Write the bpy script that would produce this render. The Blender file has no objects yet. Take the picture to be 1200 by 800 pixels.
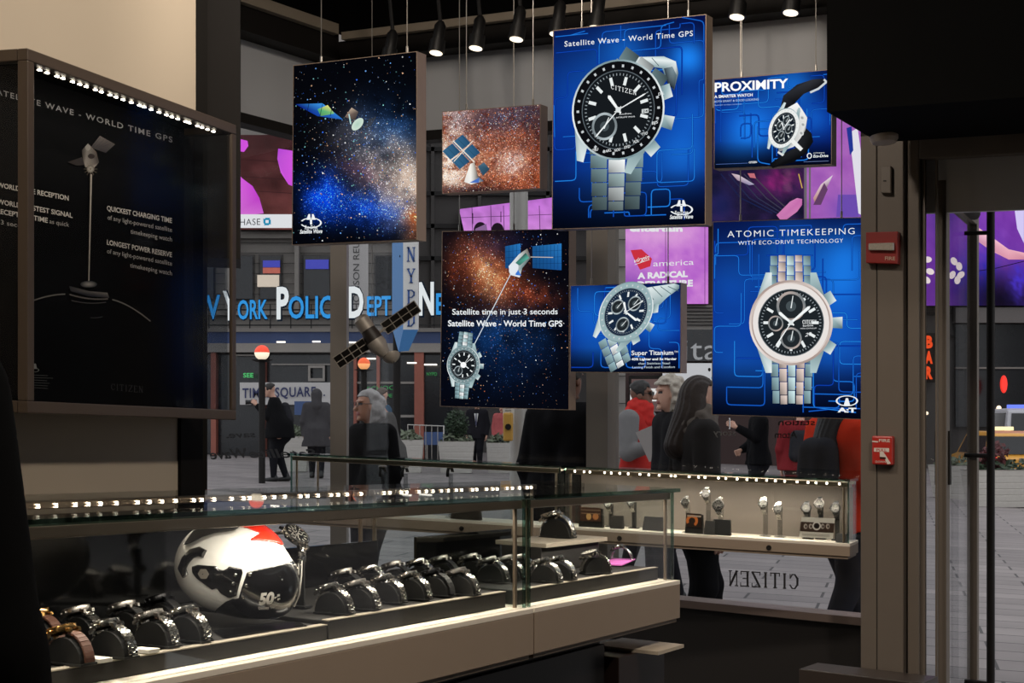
import bpy, bmesh, math, random
import numpy as np
from mathutils import Vector, Matrix
random.seed(7); rng = np.random.default_rng(7)
C = bpy.context.scene.collection
sc = bpy.context.scene
# ---------------------------------------------------------------- camera, world, exposure
F = 1800.0; CZ = 1.5; K = 0.0378          # focal length in px of a 1200 px frame, eye height, fall of the floor
cam_d = bpy.data.cameras.new('camera'); cam = bpy.data.objects.new('camera', cam_d); C.objects.link(cam)
cam.location = (0, 0, CZ); cam.rotation_euler = (math.pi/2, 0, 0)
cam_d.sensor_width = 36; cam_d.lens = 36*F/1200; cam_d.shift_y = 100/1200
cam_d.clip_start = 0.02; cam_d.clip_end = 400
sc.camera = cam
sc.view_settings.view_transform = 'Standard'; sc.view_settings.look = 'None'
sc.view_settings.exposure = 0; sc.view_settings.gamma = 1; sc.view_settings.use_curve_mapping = False
try:
    sc.cycles.transparent_max_bounces = 40; sc.cycles.max_bounces = 10; sc.cycles.sample_clamp_indirect = 4
except Exception: pass
wd = bpy.data.worlds.new('overcast_sky'); sc.world = wd; wd.use_nodes = True
bg = wd.node_tree.nodes['Background']; bg.inputs[0].default_value = (.92, .94, .97, 1); bg.inputs[1].default_value = 1.15

def lamp(name, kind, loc, target, power, color=(1, .88, .75), size=.2, size_y=None, spot=60, blend=.6):
    d = bpy.data.lights.new(name, kind); o = bpy.data.objects.new(name, d); C.objects.link(o)
    o.location = loc; v = Vector(target)-Vector(loc)
    o.rotation_euler = v.to_track_quat('-Z', 'Y').to_euler()
    d.energy = power; d.color = color
    if kind == 'AREA':
        d.size = size
        if size_y: d.shape = 'RECTANGLE'; d.size_y = size_y
    else: d.shadow_soft_size = size
    if kind == 'SPOT': d.spot_size = math.radians(spot); d.spot_blend = blend
    o['kind'] = 'structure'
    return o

# unseen room spots near the dark ceiling, without fittings
lamp('unseen_ceiling_spot', 'SPOT', (0.5, 4.0, 4.05), (-1.75, 4.6, 3.0), 150, spot=55, size=.12)
for x, y, tx, ty, tz, pw in ((-.6, 4.2, .1, 7.2, 2.0, 150), (.9, 3.6, 1.9, 6.2, 1.6, 75), (1.7, 2.0, .1, 3.8, .9, 290), (-.4, 1.8, -1.5, 4.6, .8, 105), (2.2, 3.2, 2.0, 6.0, 1.5, 30)):
    lamp('unseen_ceiling_spot', 'SPOT', (x, y, 4.05), (tx, ty, tz), pw, spot=105, size=.15, blend=.8)  # broad fill spots added to brighten the dim interior

# ---------------------------------------------------------------- helpers
def P(px, py, D):
    return Vector(((px-600)/F*D, D, CZ-(py-500)/F*D))
def W(x, y, z): return Vector((x, y, z-K*x))
def gz(x): return -K*x
def lin(c):
    return tuple((v/12.92 if v <= .04045 else ((v+.055)/1.055)**2.4) for v in [q/255 for q in c])
MATS = {}
def mat(name, rgb=(128, 128, 128), rough=.5, metal=0., emit=0., ergb=None, noise=0., nscale=20., bump=0., coat=0., spec=.5):
    if name in MATS: return MATS[name]
    m = bpy.data.materials.new(name); m.use_nodes = True; nt = m.node_tree
    b = nt.nodes['Principled BSDF']; c = lin(rgb)
    b.inputs['Base Color'].default_value = (*c, 1); b.inputs['Roughness'].default_value = rough
    b.inputs['Metallic'].default_value = metal; b.inputs['Specular IOR Level'].default_value = spec
    if coat: b.inputs['Coat Weight'].default_value = coat; b.inputs['Coat Roughness'].default_value = .05
    if emit:
        b.inputs['Emission Color'].default_value = (*lin(ergb or rgb), 1); b.inputs['Emission Strength'].default_value = emit
    if noise or bump:
        tc = nt.nodes.new('ShaderNodeTexCoord'); n = nt.nodes.new('ShaderNodeTexNoise')
        n.inputs['Scale'].default_value = nscale; n.inputs['Detail'].default_value = 5
        nt.links.new(tc.outputs['Object'], n.inputs['Vector'])
        if noise:
            r = nt.nodes.new('ShaderNodeMapRange'); r.inputs[3].default_value = 1-noise; r.inputs[4].default_value = 1+noise
            mx = nt.nodes.new('ShaderNodeMix'); mx.data_type = 'RGBA'; mx.blend_type = 'MULTIPLY'; mx.inputs[0].default_value = 1
            mx.inputs[6].default_value = (*c, 1)
            nt.links.new(n.outputs['Fac'], r.inputs[0]); nt.links.new(r.outputs[0], mx.inputs[7])
            nt.links.new(mx.outputs[2], b.inputs['Base Color'])
        if bump:
            bp = nt.nodes.new('ShaderNodeBump'); bp.inputs['Strength'].default_value = bump; bp.inputs['Distance'].default_value = .01
            nt.links.new(n.outputs['Fac'], bp.inputs['Height']); nt.links.new(bp.outputs[0], b.inputs['Normal'])
    MATS[name] = m; return m
def glass_mat(name, tint=(.94, .96, .96), base=.035, gain=.7, grough=.0):
    m = bpy.data.materials.new(name); m.use_nodes = True; nt = m.node_tree; nt.nodes.clear()
    out = nt.nodes.new('ShaderNodeOutputMaterial'); mx = nt.nodes.new('ShaderNodeMixShader')
    t = nt.nodes.new('ShaderNodeBsdfTransparent'); t.inputs[0].default_value = (*tint, 1)
    g = nt.nodes.new('ShaderNodeBsdfGlossy'); g.inputs['Roughness'].default_value = grough; g.inputs[0].default_value = (1, 1, 1, 1)
    lw = nt.nodes.new('ShaderNodeLayerWeight'); lw.inputs[0].default_value = .5
    p = nt.nodes.new('ShaderNodeMath'); p.operation = 'POWER'; p.inputs[1].default_value = 5
    a = nt.nodes.new('ShaderNodeMath'); a.operation = 'MULTIPLY_ADD'; a.inputs[1].default_value = gain; a.inputs[2].default_value = base
    nt.links.new(lw.outputs['Facing'], p.inputs[0]); nt.links.new(p.outputs[0], a.inputs[0])
    nt.links.new(a.outputs[0], mx.inputs[0]); nt.links.new(t.outputs[0], mx.inputs[1]); nt.links.new(g.outputs[0], mx.inputs[2])
    nt.links.new(mx.outputs[0], out.inputs[0]); MATS[name] = m; return m
GLASS = glass_mat('clear_glass', (.95, .965, .96), .018, .45); WGLASS = glass_mat('window_glass', (.89, .90, .91), .014, .45)
DGLASS = glass_mat('door_leaf_glass', (.86, .87, .88), .03, .25)
GLASSG = glass_mat('glass_edge', (.45, .62, .58), .10, .6)
def print_mat(name, strength):
    m = bpy.data.materials.new(name); m.use_nodes = True; nt = m.node_tree; nt.nodes.clear()
    out = nt.nodes.new('ShaderNodeOutputMaterial'); e = nt.nodes.new('ShaderNodeEmission'); e.inputs[1].default_value = strength
    a = nt.nodes.new('ShaderNodeVertexColor'); a.layer_name = 'print'
    nt.links.new(a.outputs[0], e.inputs[0]); nt.links.new(e.outputs[0], out.inputs[0]); return m
LIT = print_mat('backlit_print', 1.0); SCREEN = print_mat('led_screen_picture', 1.0)
m = bpy.data.materials.new('printed_panel'); m.use_nodes = True; nt = m.node_tree
a_ = nt.nodes.new('ShaderNodeVertexColor'); a_.layer_name = 'print'; nt.links.new(a_.outputs[0], nt.nodes['Principled BSDF'].inputs[0])
nt.nodes['Principled BSDF'].inputs['Roughness'].default_value = .35; PRINT = m

def mesh_obj(name, verts, faces, mats, parent=None, mi=None, smooth=False):
    me = bpy.data.meshes.new(name)
    if parent is not None:
        L = parent_loc(parent); verts = [(v[0]-L[0], v[1]-L[1], v[2]-L[2]) for v in verts]
    me.from_pydata([tuple(v) for v in verts], [], faces)
    if not isinstance(mats, (list, tuple)): mats = [mats]
    for q in mats: me.materials.append(q)
    if mi is not None and len(mats) > 1: me.polygons.foreach_set('material_index', mi)
    if smooth: me.polygons.foreach_set('use_smooth', [True]*len(me.polygons))
    me.update()
    o = bpy.data.objects.new(name, me); C.objects.link(o)
    if parent is not None: o.parent = parent
    return o
def parent_loc(p):
    v = Vector((0, 0, 0))
    while p is not None: v += p.location; p = p.parent
    return v
class MB:
    def __init__(s): s.v = []; s.f = []; s.m = []; s.cm = 0; s.sm = False
    def add(s, vs, fs):
        b = len(s.v); s.v += [tuple(v) for v in vs]
        for f in fs: s.f.append([i+b for i in f]); s.m.append(s.cm)
    def hexa(s, c):   # bottom 4 ccw, top 4
        s.add(c, [(3, 2, 1, 0), (4, 5, 6, 7), (0, 1, 5, 4), (1, 2, 6, 5), (2, 3, 7, 6), (3, 0, 4, 7)])
    def obox(s, o, u, v, w):
        o, u, v, w = Vector(o), Vector(u), Vector(v), Vector(w)
        s.hexa([o, o+u, o+u+v, o+v, o+w, o+u+w, o+u+v+w, o+v+w])
    def box(s, c, sx, sy, sz, M=None):
        h = [(-1, -1, -1), (1, -1, -1), (1, 1, -1), (-1, 1, -1), (-1, -1, 1), (1, -1, 1), (1, 1, 1), (-1, 1, 1)]
        pts = [Vector((a*sx/2, b*sy/2, d*sz/2)) for a, b, d in h]
        if M is not None: pts = [M @ p for p in pts]
        s.hexa([Vector(c)+p for p in pts])
    def tube(s, pts, r, n=10, cap=True):
        pts = [Vector(p) for p in pts]; rr = r if isinstance(r, (list, tuple)) else [r]*len(pts)
        rings = []; up = Vector((0, 0, 1))
        prev = None
        for i, p in enumerate(pts):
            d = (pts[min(i+1, len(pts)-1)]-pts[max(i-1, 0)]).normalized()
            if prev is None:
                a = d.orthogonal().normalized()
            else:
                a = (prev-d*prev.dot(d)); a = a.normalized() if a.length > 1e-6 else d.orthogonal().normalized()
            prev = a; b = d.cross(a)
            rings.append([p+(a*math.cos(2*math.pi*k/n)+b*math.sin(2*math.pi*k/n))*rr[i] for k in range(n)])
        vs = [q for g in rings for q in g]; fs = []
        for i in range(len(pts)-1):
            for k in range(n):
                k2 = (k+1) % n; fs.append((i*n+k, i*n+k2, (i+1)*n+k2, (i+1)*n+k))
        if cap: fs.append(tuple(range(n-1, -1, -1))); fs.append(tuple((len(pts)-1)*n+k for k in range(n)))
        s.add(vs, fs)
    def lathe(s, prof, n=24, M=None, cap=True):   # prof: (r,z)
        vs = []; fs = []; m = len(prof)
        for r, z in prof:
            for k in range(n):
                a = 2*math.pi*k/n; p = Vector((r*math.cos(a), r*math.sin(a), z)); vs.append(M @ p if M is not None else p)
        for i in range(m-1):
            for k in range(n):
                k2 = (k+1) % n; fs.append((i*n+k, i*n+k2, (i+1)*n+k2, (i+1)*n+k))
        if cap: fs.append(tuple(range(n-1, -1, -1))); fs.append(tuple((m-1)*n+k for k in range(n)))
        s.add(vs, fs)
    def prism(s, front, off):
        n = len(front); off = Vector(off); f = [Vector(p) for p in front]; b = [p+off for p in f]
        s.add(f+b, [tuple(range(n)), tuple(range(2*n-1, n-1, -1))]+[(i, i+n, (i+1) % n+n, (i+1) % n) for i in range(n)])
    def build(s, name, mats, parent=None, smooth=False, bevel=0, seg=2):
        o = mesh_obj(name, s.v, s.f, mats, parent, s.m, smooth)
        bm = bmesh.new(); bm.from_mesh(o.data); bmesh.ops.recalc_face_normals(bm, faces=bm.faces); bm.to_mesh(o.data); bm.free()
        if bevel:
            q = o.modifiers.new('bevel', 'BEVEL'); q.width = bevel; q.segments = seg; q.limit_method = 'ANGLE'
        if smooth:
            try: o.data.set_sharp_from_angle(angle=math.radians(40))
            except Exception: pass
        return o
def one(name, mats, parent, fn, smooth=False, bevel=0, **kw):
    b = MB(); fn(b); o = b.build(name, mats, parent, smooth, bevel)
    for k, v in kw.items(): o[k] = v
    return o
def thing(name, label, cat, loc=(0, 0, 0), group=None):
    o = bpy.data.objects.new(name, None); C.objects.link(o); o.location = loc; o.empty_display_size = .05
    return tag(o, label, cat, group)
def tag(o, label, cat, group=None, kind=None):
    o['label'] = label; o['category'] = cat
    if group: o['group'] = group
    if kind: o['kind'] = kind
    return o
def struct(o): o['kind'] = 'structure'; return o
def dup(root, loc, rotz=0, label=None, scale=1, rot=None):
    r = root.copy(); C.objects.link(r); r.location = loc; r.rotation_euler = rot if rot else (0, 0, rotz); r.scale = (scale,)*3
    if label: r['label'] = label
    for ch in list(root.children):
        c = ch.copy(); C.objects.link(c); c.parent = r
        for g in list(ch.children):
            d = g.copy(); C.objects.link(d); d.parent = c
    return r
# ---- text outlines: built-in face only
_tc = {}
def text_mesh(st, bold=0., space=1., shear=0.):
    key = (st, bold, space, shear)
    if key in _tc: return _tc[key]
    cu = bpy.data.curves.new('t', 'FONT'); cu.body = st; cu.offset = bold; cu.space_character = space; cu.shear = shear
    cu.resolution_u = 3; cu.fill_mode = 'FRONT'
    o = bpy.data.objects.new('t', cu); C.objects.link(o)
    bpy.context.view_layer.update()
    me = bpy.data.meshes.new_from_object(o.evaluated_get(bpy.context.evaluated_depsgraph_get()))
    v = np.array([(q.co.x, q.co.y) for q in me.vertices]) if len(me.vertices) else np.zeros((1, 2))
    f = [list(p.vertices) for p in me.polygons]
    bpy.data.objects.remove(o); bpy.data.curves.remove(cu); bpy.data.meshes.remove(me)
    x0, x1 = v[:, 0].min(), v[:, 0].max(); v[:, 0] -= x0
    _tc[key] = (v, f, x1-x0); return _tc[key]
CAP = None
SER = {  # slab-serif capitals as strokes on a 0..1 cell: (x0,y0,x1,y1,width)
 'I': [(.5, 0, .5, 1, .16), (.25, 0, .75, 0, .08), (.25, 1, .75, 1, .08)],
 'T': [(.5, 0, .5, 1, .16), (.3, 0, .7, 0, .08), (0, 1, 1, 1, .09), (.03, .8, .03, 1, .07), (.97, .8, .97, 1, .07)],
 'Z': [(.05, 1, .95, 1, .09), (.9, 1, .1, 0, .16), (.05, 0, .95, 0, .09), (.08, .8, .08, 1, .07), (.94, 0, .94, .22, .07)],
 'E': [(.2, 0, .2, 1, .16), (.05, 1, .9, 1, .09), (.05, 0, .95, 0, .09), (.2, .52, .7, .52, .08), (.9, .8, .9, 1, .07), (.94, 0, .94, .22, .07)],
 'N': [(.15, 0, .15, 1, .09), (.15, 1, .85, 0, .17), (.85, 0, .85, 1, .09), (0, 1, .25, 1, .08), (0, 0, .32, 0, .08), (.68, 1, 1, 1, .08)],
 'Y': [(.5, 0, .5, .5, .16), (.1, 1, .5, .45, .14), (.9, 1, .5, .45, .1), (.3, 0, .7, 0, .08), (0, 1, .3, 1, .08), (.7, 1, 1, 1, .08)],
 'P': [(.2, 0, .2, 1, .16), (.05, 0, .4, 0, .08), (.05, 1, .6, 1, .09), (.6, 1, .85, .85, .12), (.85, .88, .85, .62, .14), (.85, .65, .6, .48, .12), (.2, .48, .62, .48, .09)],
 'D': [(.2, 0, .2, 1, .16), (.05, 0, .55, 0, .09), (.05, 1, .55, 1, .09), (.5, 1, .85, .75, .12), (.85, .8, .85, .2, .15), (.85, .25, .5, 0, .12)],
 'C': [(.92, .72, .7, .97, .1), (.74, .98, .4, .98, .09), (.42, .98, .14, .7, .13), (.14, .74, .14, .26, .16), (.14, .3, .42, .02, .13), (.4, .02, .74, .02, .09), (.7, .02, .94, .25, .1), (.92, .7, .92, 1, .07)],
}
class Canvas:
    """flat picture in a real plane; shapes are given where they are seen and land on that plane"""
    def __init__(s, A, n, step=.00012):
        s.A = Vector(A); s.n = Vector(n).normalized(); s.v = []; s.f = []; s.c = []; s.off = 0; s.step = step
        s.o = Vector((0, 0, CZ))
    def pt(s, px, py, off=None):
        off = s.off if off is None else off
        d = Vector(((px-600)/F, 1, -(py-500)/F)); A = s.A+s.n*off
        return s.o+d*((A-s.o).dot(s.n)/d.dot(s.n))
    def lift(s): s.off += s.step
    def raw(s, pts, faces, cols):
        b = len(s.v); s.v += [s.pt(*p) for p in pts]
        for f in faces:
            s.f.append([i+b for i in f])
            for i in f: s.c.append(cols[i] if isinstance(cols, list) else cols)
    def poly(s, pts, col, lift=True):
        if lift: s.lift()
        cc = [(*lin(c), 1) for c in col] if isinstance(col[0], (tuple, list)) else (*lin(col), 1)
        s.raw(pts, [list(range(len(pts)))], cc)
    def line(s, pts, w, col, lift=True):
        if lift: s.lift()
        c = (*lin(col), 1)
        for (x0, y0), (x1, y1) in zip(pts[:-1], pts[1:]):
            L = math.hypot(x1-x0, y1-y0) or 1; nx, ny = -(y1-y0)/L*w/2, (x1-x0)/L*w/2; ex, ey = (x1-x0)/L*w*.3, (y1-y0)/L*w*.3
            s.raw([(x0+nx-ex, y0+ny-ey), (x1+nx+ex, y1+ny+ey), (x1-nx+ex, y1-ny+ey), (x0-nx-ex, y0-ny-ey)], [[0, 1, 2, 3]], c)
    def ell(s, cx, cy, rx, ry, col, rot=0, n=40, lift=True, col2=None):
        if lift: s.lift()
        a = math.radians(rot); ca, sa = math.cos(a), math.sin(a)
        pts = [(cx+rx*math.cos(t)*ca-ry*math.sin(t)*sa, cy+rx*math.cos(t)*sa+ry*math.sin(t)*ca) for t in [2*math.pi*k/n for k in range(n)]]
        if col2 is None: s.raw(pts, [list(range(n))], (*lin(col), 1))
        else: s.raw(pts+[(cx, cy)], [[i, (i+1) % n, n] for i in range(n)], [(*lin(col), 1)]*n+[(*lin(col2), 1)])
    def ring(s, cx, cy, rx, ry, w, col, rot=0, n=48, a0=0, a1=360):
        s.lift(); a = math.radians(rot); ca, sa = math.cos(a), math.sin(a); pts = []
        full = (a1-a0) >= 360; m = n if full else n+1
        for k in range(m):
            t = math.radians(a0+(a1-a0)*k/n)
            for q in (0, w):
                x, y = (rx-q)*math.cos(t), (ry-q*ry/rx)*math.sin(t); pts.append((cx+x*ca-y*sa, cy+x*sa+y*ca))
        fs = [[2*k, 2*((k+1) % m), 2*((k+1) % m)+1, 2*k+1] for k in range(n)]
        s.raw(pts, fs, (*lin(col), 1))
    def grid(s, q, nx, ny, fn):
        """q: corners tl,tr,br,bl; fn(px array, py array)->(N,3) display values 0..1"""
        s.lift(); (ax, ay), (bx, by), (cx, cy), (dx, dy) = q
        u, v = np.meshgrid(np.linspace(0, 1, nx+1), np.linspace(0, 1, ny+1)); u = u.ravel(); v = v.ravel()
        px = (ax*(1-u)+bx*u)*(1-v)+(dx*(1-u)+cx*u)*v; py = (ay*(1-u)+by*u)*(1-v)+(dy*(1-u)+cy*u)*v
        col = np.clip(fn(px, py), 0, 1); col = np.where(col <= .04045, col/12.92, ((col+.055)/1.055)**2.4)
        cols = [(float(a), float(b), float(d), 1.) for a, b, d in col]
        fs = [[j*(nx+1)+i, j*(nx+1)+i+1, (j+1)*(nx+1)+i+1, (j+1)*(nx+1)+i] for j in range(ny) for i in range(nx)]
        s.raw(list(zip(px.tolist(), py.tolist())), fs, cols)
    def text(s, st, x0, y0, x1, y1, h, col, bold=0., space=1., shear=0., mirror=False, lift=True):
        """baseline runs (x0,y0)->(x1,y1), capitals h px high"""
        if lift: s.lift()
        v, f, w = text_mesh(st, bold, space, shear); cap = .69
        t = v[:, 0]/w
        if mirror: t = 1-t
        px = x0+(x1-x0)*t; py = y0+(y1-y0)*t-v[:, 1]/cap*h
        s.raw(list(zip(px.tolist(), py.tolist())), f, (*lin(col), 1))
    def serif(s, st, x0, y0, x1, y1, h, col, mirror=False, gap=.28):
        n = len(st); wid = [(.6 if ch == 'I' else 1) for ch in st]; tot = sum(wid)+gap*(n-1); x = 0; s.lift()
        for ch, w in zip(st, wid):
            for a, b, c, d, sw in SER[ch]:
                def mp(u, vv):
                    t = (x+u*w)/tot
                    if mirror: t = 1-t
                    return (x0+(x1-x0)*t, y0+(y1-y0)*t-vv*h)
                s.line([mp(a, b), mp(c, d)], max(sw*h*.9, .25), col, lift=False)
            x += w+gap
    def build(s, name, parent=None, m=None):
        o = mesh_obj(name, s.v, s.f, m or LIT, parent)
        ca = o.data.color_attributes.new('print', 'FLOAT_COLOR', 'CORNER')
        ca.data.foreach_set('color', np.array(s.c, dtype=np.float32).ravel())
        return o
def vnoise(px, py, scale, seed=0, octaves=4):
    out = np.zeros_like(px); amp = 1; tot = 0
    for o in range(octaves):
        r = np.random.default_rng(seed*31+o); g = r.random((64, 64))
        x = px/scale*(2**o); y = py/scale*(2**o); xi = np.floor(x).astype(int); yi = np.floor(y).astype(int)
        fx = x-xi; fy = y-yi; fx = fx*fx*(3-2*fx); fy = fy*fy*(3-2*fy)
        a = g[yi % 64, xi % 64]; b = g[yi % 64, (xi+1) % 64]; c = g[(yi+1) % 64, xi % 64]; d = g[(yi+1) % 64, (xi+1) % 64]
        out += amp*((a*(1-fx)+b*fx)*(1-fy)+(c*(1-fx)+d*fx)*fy); tot += amp; amp *= .55
    return out/tot
def blob(px, py, cx, cy, rx, ry, rot=0):
    a = math.radians(rot); x = (px-cx)*math.cos(a)+(py-cy)*math.sin(a); y = -(px-cx)*math.sin(a)+(py-cy)*math.cos(a)
    return np.exp(-(x/rx)**2-(y/ry)**2)
# ---- implicit surfaces (surface nets)
def cone(p, a, b, ra, rb):
    a = np.array(a, float); b = np.array(b, float); ab = b-a; L = float(ab@ab) or 1e-9
    t = np.clip(((p-a)@ab)/L, 0, 1); q = p-a-t[..., None]*ab
    return np.sqrt((q*q).sum(-1))-(ra+(rb-ra)*t)
def ellip(p, c, r, R=None):
    q = p-np.array(c, float)
    if R is not None: q = q@R
    k = np.sqrt(((q/np.array(r))**2).sum(-1)); return (k-1)*min(r)
def smin(a, b, k):
    h = np.clip(.5+.5*(b-a)/k, 0, 1); return b*(1-h)+a*h-k*h*(1-h)
def sdf_mesh(f, lo, hi, h, raw=False):
    lo = np.array(lo, float); n = np.maximum(np.ceil((np.array(hi)-lo)/h).astype(int)+1, 3)
    ax = [lo[i]+h*np.arange(n[i]) for i in range(3)]
    d = f(ax).astype(np.float32) if raw else f(np.stack(np.meshgrid(*ax, indexing='ij'), -1)).astype(np.float32)
    n = np.array(d.shape); s = d < 0
    cs = [(i, j, k) for i in (0, 1) for j in (0, 1) for k in (0, 1)]
    cn = np.zeros(n-1, np.int8)
    for c in cs: cn += s[tuple(slice(c[q], n[q]-1+c[q]) for q in range(3))]
    act = (cn > 0) & (cn < 8); ijk = np.argwhere(act); idx = -np.ones(act.shape, int); idx[act] = np.arange(len(ijk))
    cv_ = {c: d[tuple((ijk+np.array(c)).T)] for c in cs}; acc = np.zeros((len(ijk), 3)); cnt = np.zeros(len(ijk))
    for c in cs:
        for a in range(3):
            if c[a] == 0:
                e = list(c); e[a] = 1; d0 = cv_[c]; d1 = cv_[tuple(e)]; cr = (d0 < 0) != (d1 < 0)
                t = np.where(cr, d0/np.where(cr, d0-d1, 1), 0); q = np.tile(np.array(c, float), (len(ijk), 1)); q[:, a] = t
                acc += q*cr[:, None]; cnt += cr
    V = lo+h*(ijk+acc/cnt[:, None]); Fs = []
    for a in range(3):
        b, c = (a+1) % 3, (a+2) % 3; s0 = [slice(None)]*3; s1 = [slice(None)]*3; s0[a] = slice(0, -1); s1[a] = slice(1, None)
        A0 = s[tuple(s0)]; A1 = s[tuple(s1)]
        w = np.argwhere(A0 != A1); ok = (w[:, b] > 0) & (w[:, c] > 0) & (w[:, b] < n[b]-1) & (w[:, c] < n[c]-1); w = w[ok]
        fl = A0[tuple(w.T)]
        def at(db, dc):
            z = w.copy(); z[:, b] += db; z[:, c] += dc; return idx[tuple(z.T)]
        q = np.stack([at(-1, -1), at(0, -1), at(0, 0), at(-1, 0)], 1); q[~fl] = q[~fl][:, ::-1]; Fs.append(q)
    return V, np.concatenate(Fs).tolist()
def poly_sd(x, z, pts):
    d = np.full(x.shape, 1e9); ins = np.zeros(x.shape, bool); n = len(pts)
    for i in range(n):
        (ax, az), (bx, bz) = pts[i], pts[(i+1) % n]; ex, ez = bx-ax, bz-az; L = ex*ex+ez*ez
        t = np.clip(((x-ax)*ex+(z-az)*ez)/L, 0, 1); d = np.minimum(d, np.hypot(x-ax-ex*t, z-az-ez*t))
        cnd = ((az > z) != (bz > z)) & (x < (bx-ax)*(z-az)/((bz-az) or 1e-9)+ax); ins ^= cnd
    return np.where(ins, -d, d)
def sdf_sparse(f, lo, hi, h):
    lo = np.array(lo, float); B = 4; n = np.maximum(np.ceil((np.array(hi)-lo)/(h*B)).astype(int)+1, 2)
    c = np.stack(np.meshgrid(*[lo[i]+h*B*(np.arange(n[i])+.5)-h*.5 for i in range(3)], indexing='ij'), -1); dc = f(c)
    d = np.repeat(np.repeat(np.repeat(dc, B, 0), B, 1), B, 2).astype(np.float32); mk = np.abs(dc) < h*B*.98
    mf = np.repeat(np.repeat(np.repeat(mk, B, 0), B, 1), B, 2); ijk = np.argwhere(mf); d[mf] = f(lo+h*ijk)
    it = iter([d]); 
    return sdf_mesh(lambda g: d, lo, lo+h*(np.array(d.shape)-1.0001), h, True)
def near(p, c, R, f):
    sh = p.shape[:-1]; q = p.reshape(-1, 3); dd = np.sqrt(((q-c)**2).sum(-1)); m = dd < R; o = dd-R*.62
    if m.any(): o[m] = f(q[m])
    return o.reshape(sh)
def smin_all(ds, k):
    o = ds[0]
    for x in ds[1:]: o = smin(o, x, k)
    return o
# ---------------------------------------------------------------- the room
R_ = Vector((.861, -.5086, 0)); RN = Vector((-.5086, -.861, 0))       # storefront wall: along it, and its inward normal
L_ = Vector((-.5855, -.8107, 0)); LN = Vector((.8107, -.5855, 0))     # left window run
A_ = Vector((.3656, .931, 0)); AN = Vector((.931, -.3656, 0))         # left wall run and its inward normal
U_ = Vector((.467, .884, 0)); UN = Vector((.884, -.467, 0))           # front counter run (far end = +U)
for v in (R_, L_, A_, U_): v.z = -K*v.x
def plane(A, n):
    A = Vector(A); n = Vector(n); o = Vector((0, 0, CZ))
    def f(px, py, off=0):
        d = Vector(((px-600)/F, 1, -(py-500)/F)); B = A+n*off
        return o+d*((B-o).dot(n)/d.dot(n))
    return f
CORNER = Vector((-.925, 8.2, 0))
WR = plane(CORNER, RN); WL = plane(CORNER, LN)
def Wp(v, z): return Vector((v[0], v[1], z-K*v[0]))

M_black = mat('black_ceiling_paint', (9, 9, 9), .9, noise=.15, nscale=6, spec=.06)
M_dark = mat('dark_bronze', (30, 27, 25), .6, spec=.2, noise=.1, nscale=8)
M_wall = mat('beige_wall_paint', (186, 172, 152), .7, noise=.03, nscale=3, bump=.02)
M_mull = mat('bronze_mullion', (128, 121, 114), .45, .2, noise=.06, nscale=12)
M_frame = mat('storefront_taupe_metal', (112, 102, 92), .5, .1, noise=.05, nscale=9)
M_seam = mat('seam_shadow_gap', (30, 27, 25), .7)
M_floor = mat('dark_floor', (40, 35, 32), .35, noise=.25, nscale=4)
M_grey = mat('grey_transom_panel', (196, 198, 202), .3, noise=.05, nscale=2)
M_strip = mat('pale_cove_lip', (150, 138, 122), .5, noise=.05)
M_sill = mat('window_sill_metal', (150, 132, 124), .4, .2, noise=.05)
M_steel = mat('brushed_steel', (190, 186, 180), .25, .9, noise=.08, nscale=40)
M_knee = mat('dark_knee_wall', (34, 30, 28), .6, noise=.2, nscale=5)

wl0 = Vector((-1.458, 4.103, 0))
wl_end = wl0+A_*1.10
fl = [(-6.5, -4), (4.5, -4), (4.5, 4.6), tuple((CORNER+R_*5.3)[:2]), tuple(CORNER[:2]), tuple((CORNER+L_*2.2)[:2]), (-2.6, 5.6), (-6.5, 5.4)]
def slab(pts, z0, z1, name, m):
    b = MB(); lo = [W(x, y, z0) for x, y in pts]; b.prism(lo, (0, 0, z1-z0)); return struct(b.build(name, m))
FLZ = .2          # floor level; the camera stands 1.3 m above it
slab(fl, FLZ-.08, FLZ, 'floor', M_floor)
q = MB(); q.prism([(x, y, 4.12) for x, y in fl], (0, 0, .1)); struct(q.build('ceiling', M_black))
def vwall(name, a, b, z0, z1, t, n, m):
    q = MB(); n = Vector(n); pts = [Wp(a, z0), Wp(b, z0), Wp(b, z1), Wp(a, z1)]; q.prism(pts, -n*t); return struct(q.build(name, m))
vwall('wall_left', wl0-A_*6.5, wl_end, 0, 4.2, .12, AN, M_wall)
col0 = P(207, 500, 5.34); col1 = P(243, 500, 5.40)
q = MB(); q.prism([Wp(col0, 0), Wp(col1, 0), Wp(col1, 4.06), Wp(col0, 4.06)], Vector((-.25, .45, 0))); struct(q.build('trim_1', mat('black_brown_column', (22, 20, 18), .7, spec=.1)))   # wall-end column
c_ = [wl0+A_*.995+AN*.012, wl0+A_*1.125+AN*.012]; q = MB(); q.prism([Wp(c_[0], FLZ), Wp(c_[1], FLZ), Wp(c_[1], 2.44), Wp(c_[0], 2.44)], -AN*.05); struct(q.build('trim_16', MATS['black_brown_column']))
q = MB(); a, b = P(221.5, 500, 5.33), P(225, 500, 5.335); q.prism([Wp(a, 0), Wp(b, 0), Wp(b, 1.6), Wp(a, 1.6)], (0, -.02, 0)); struct(q.build('trim_2', M_mull))
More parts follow.
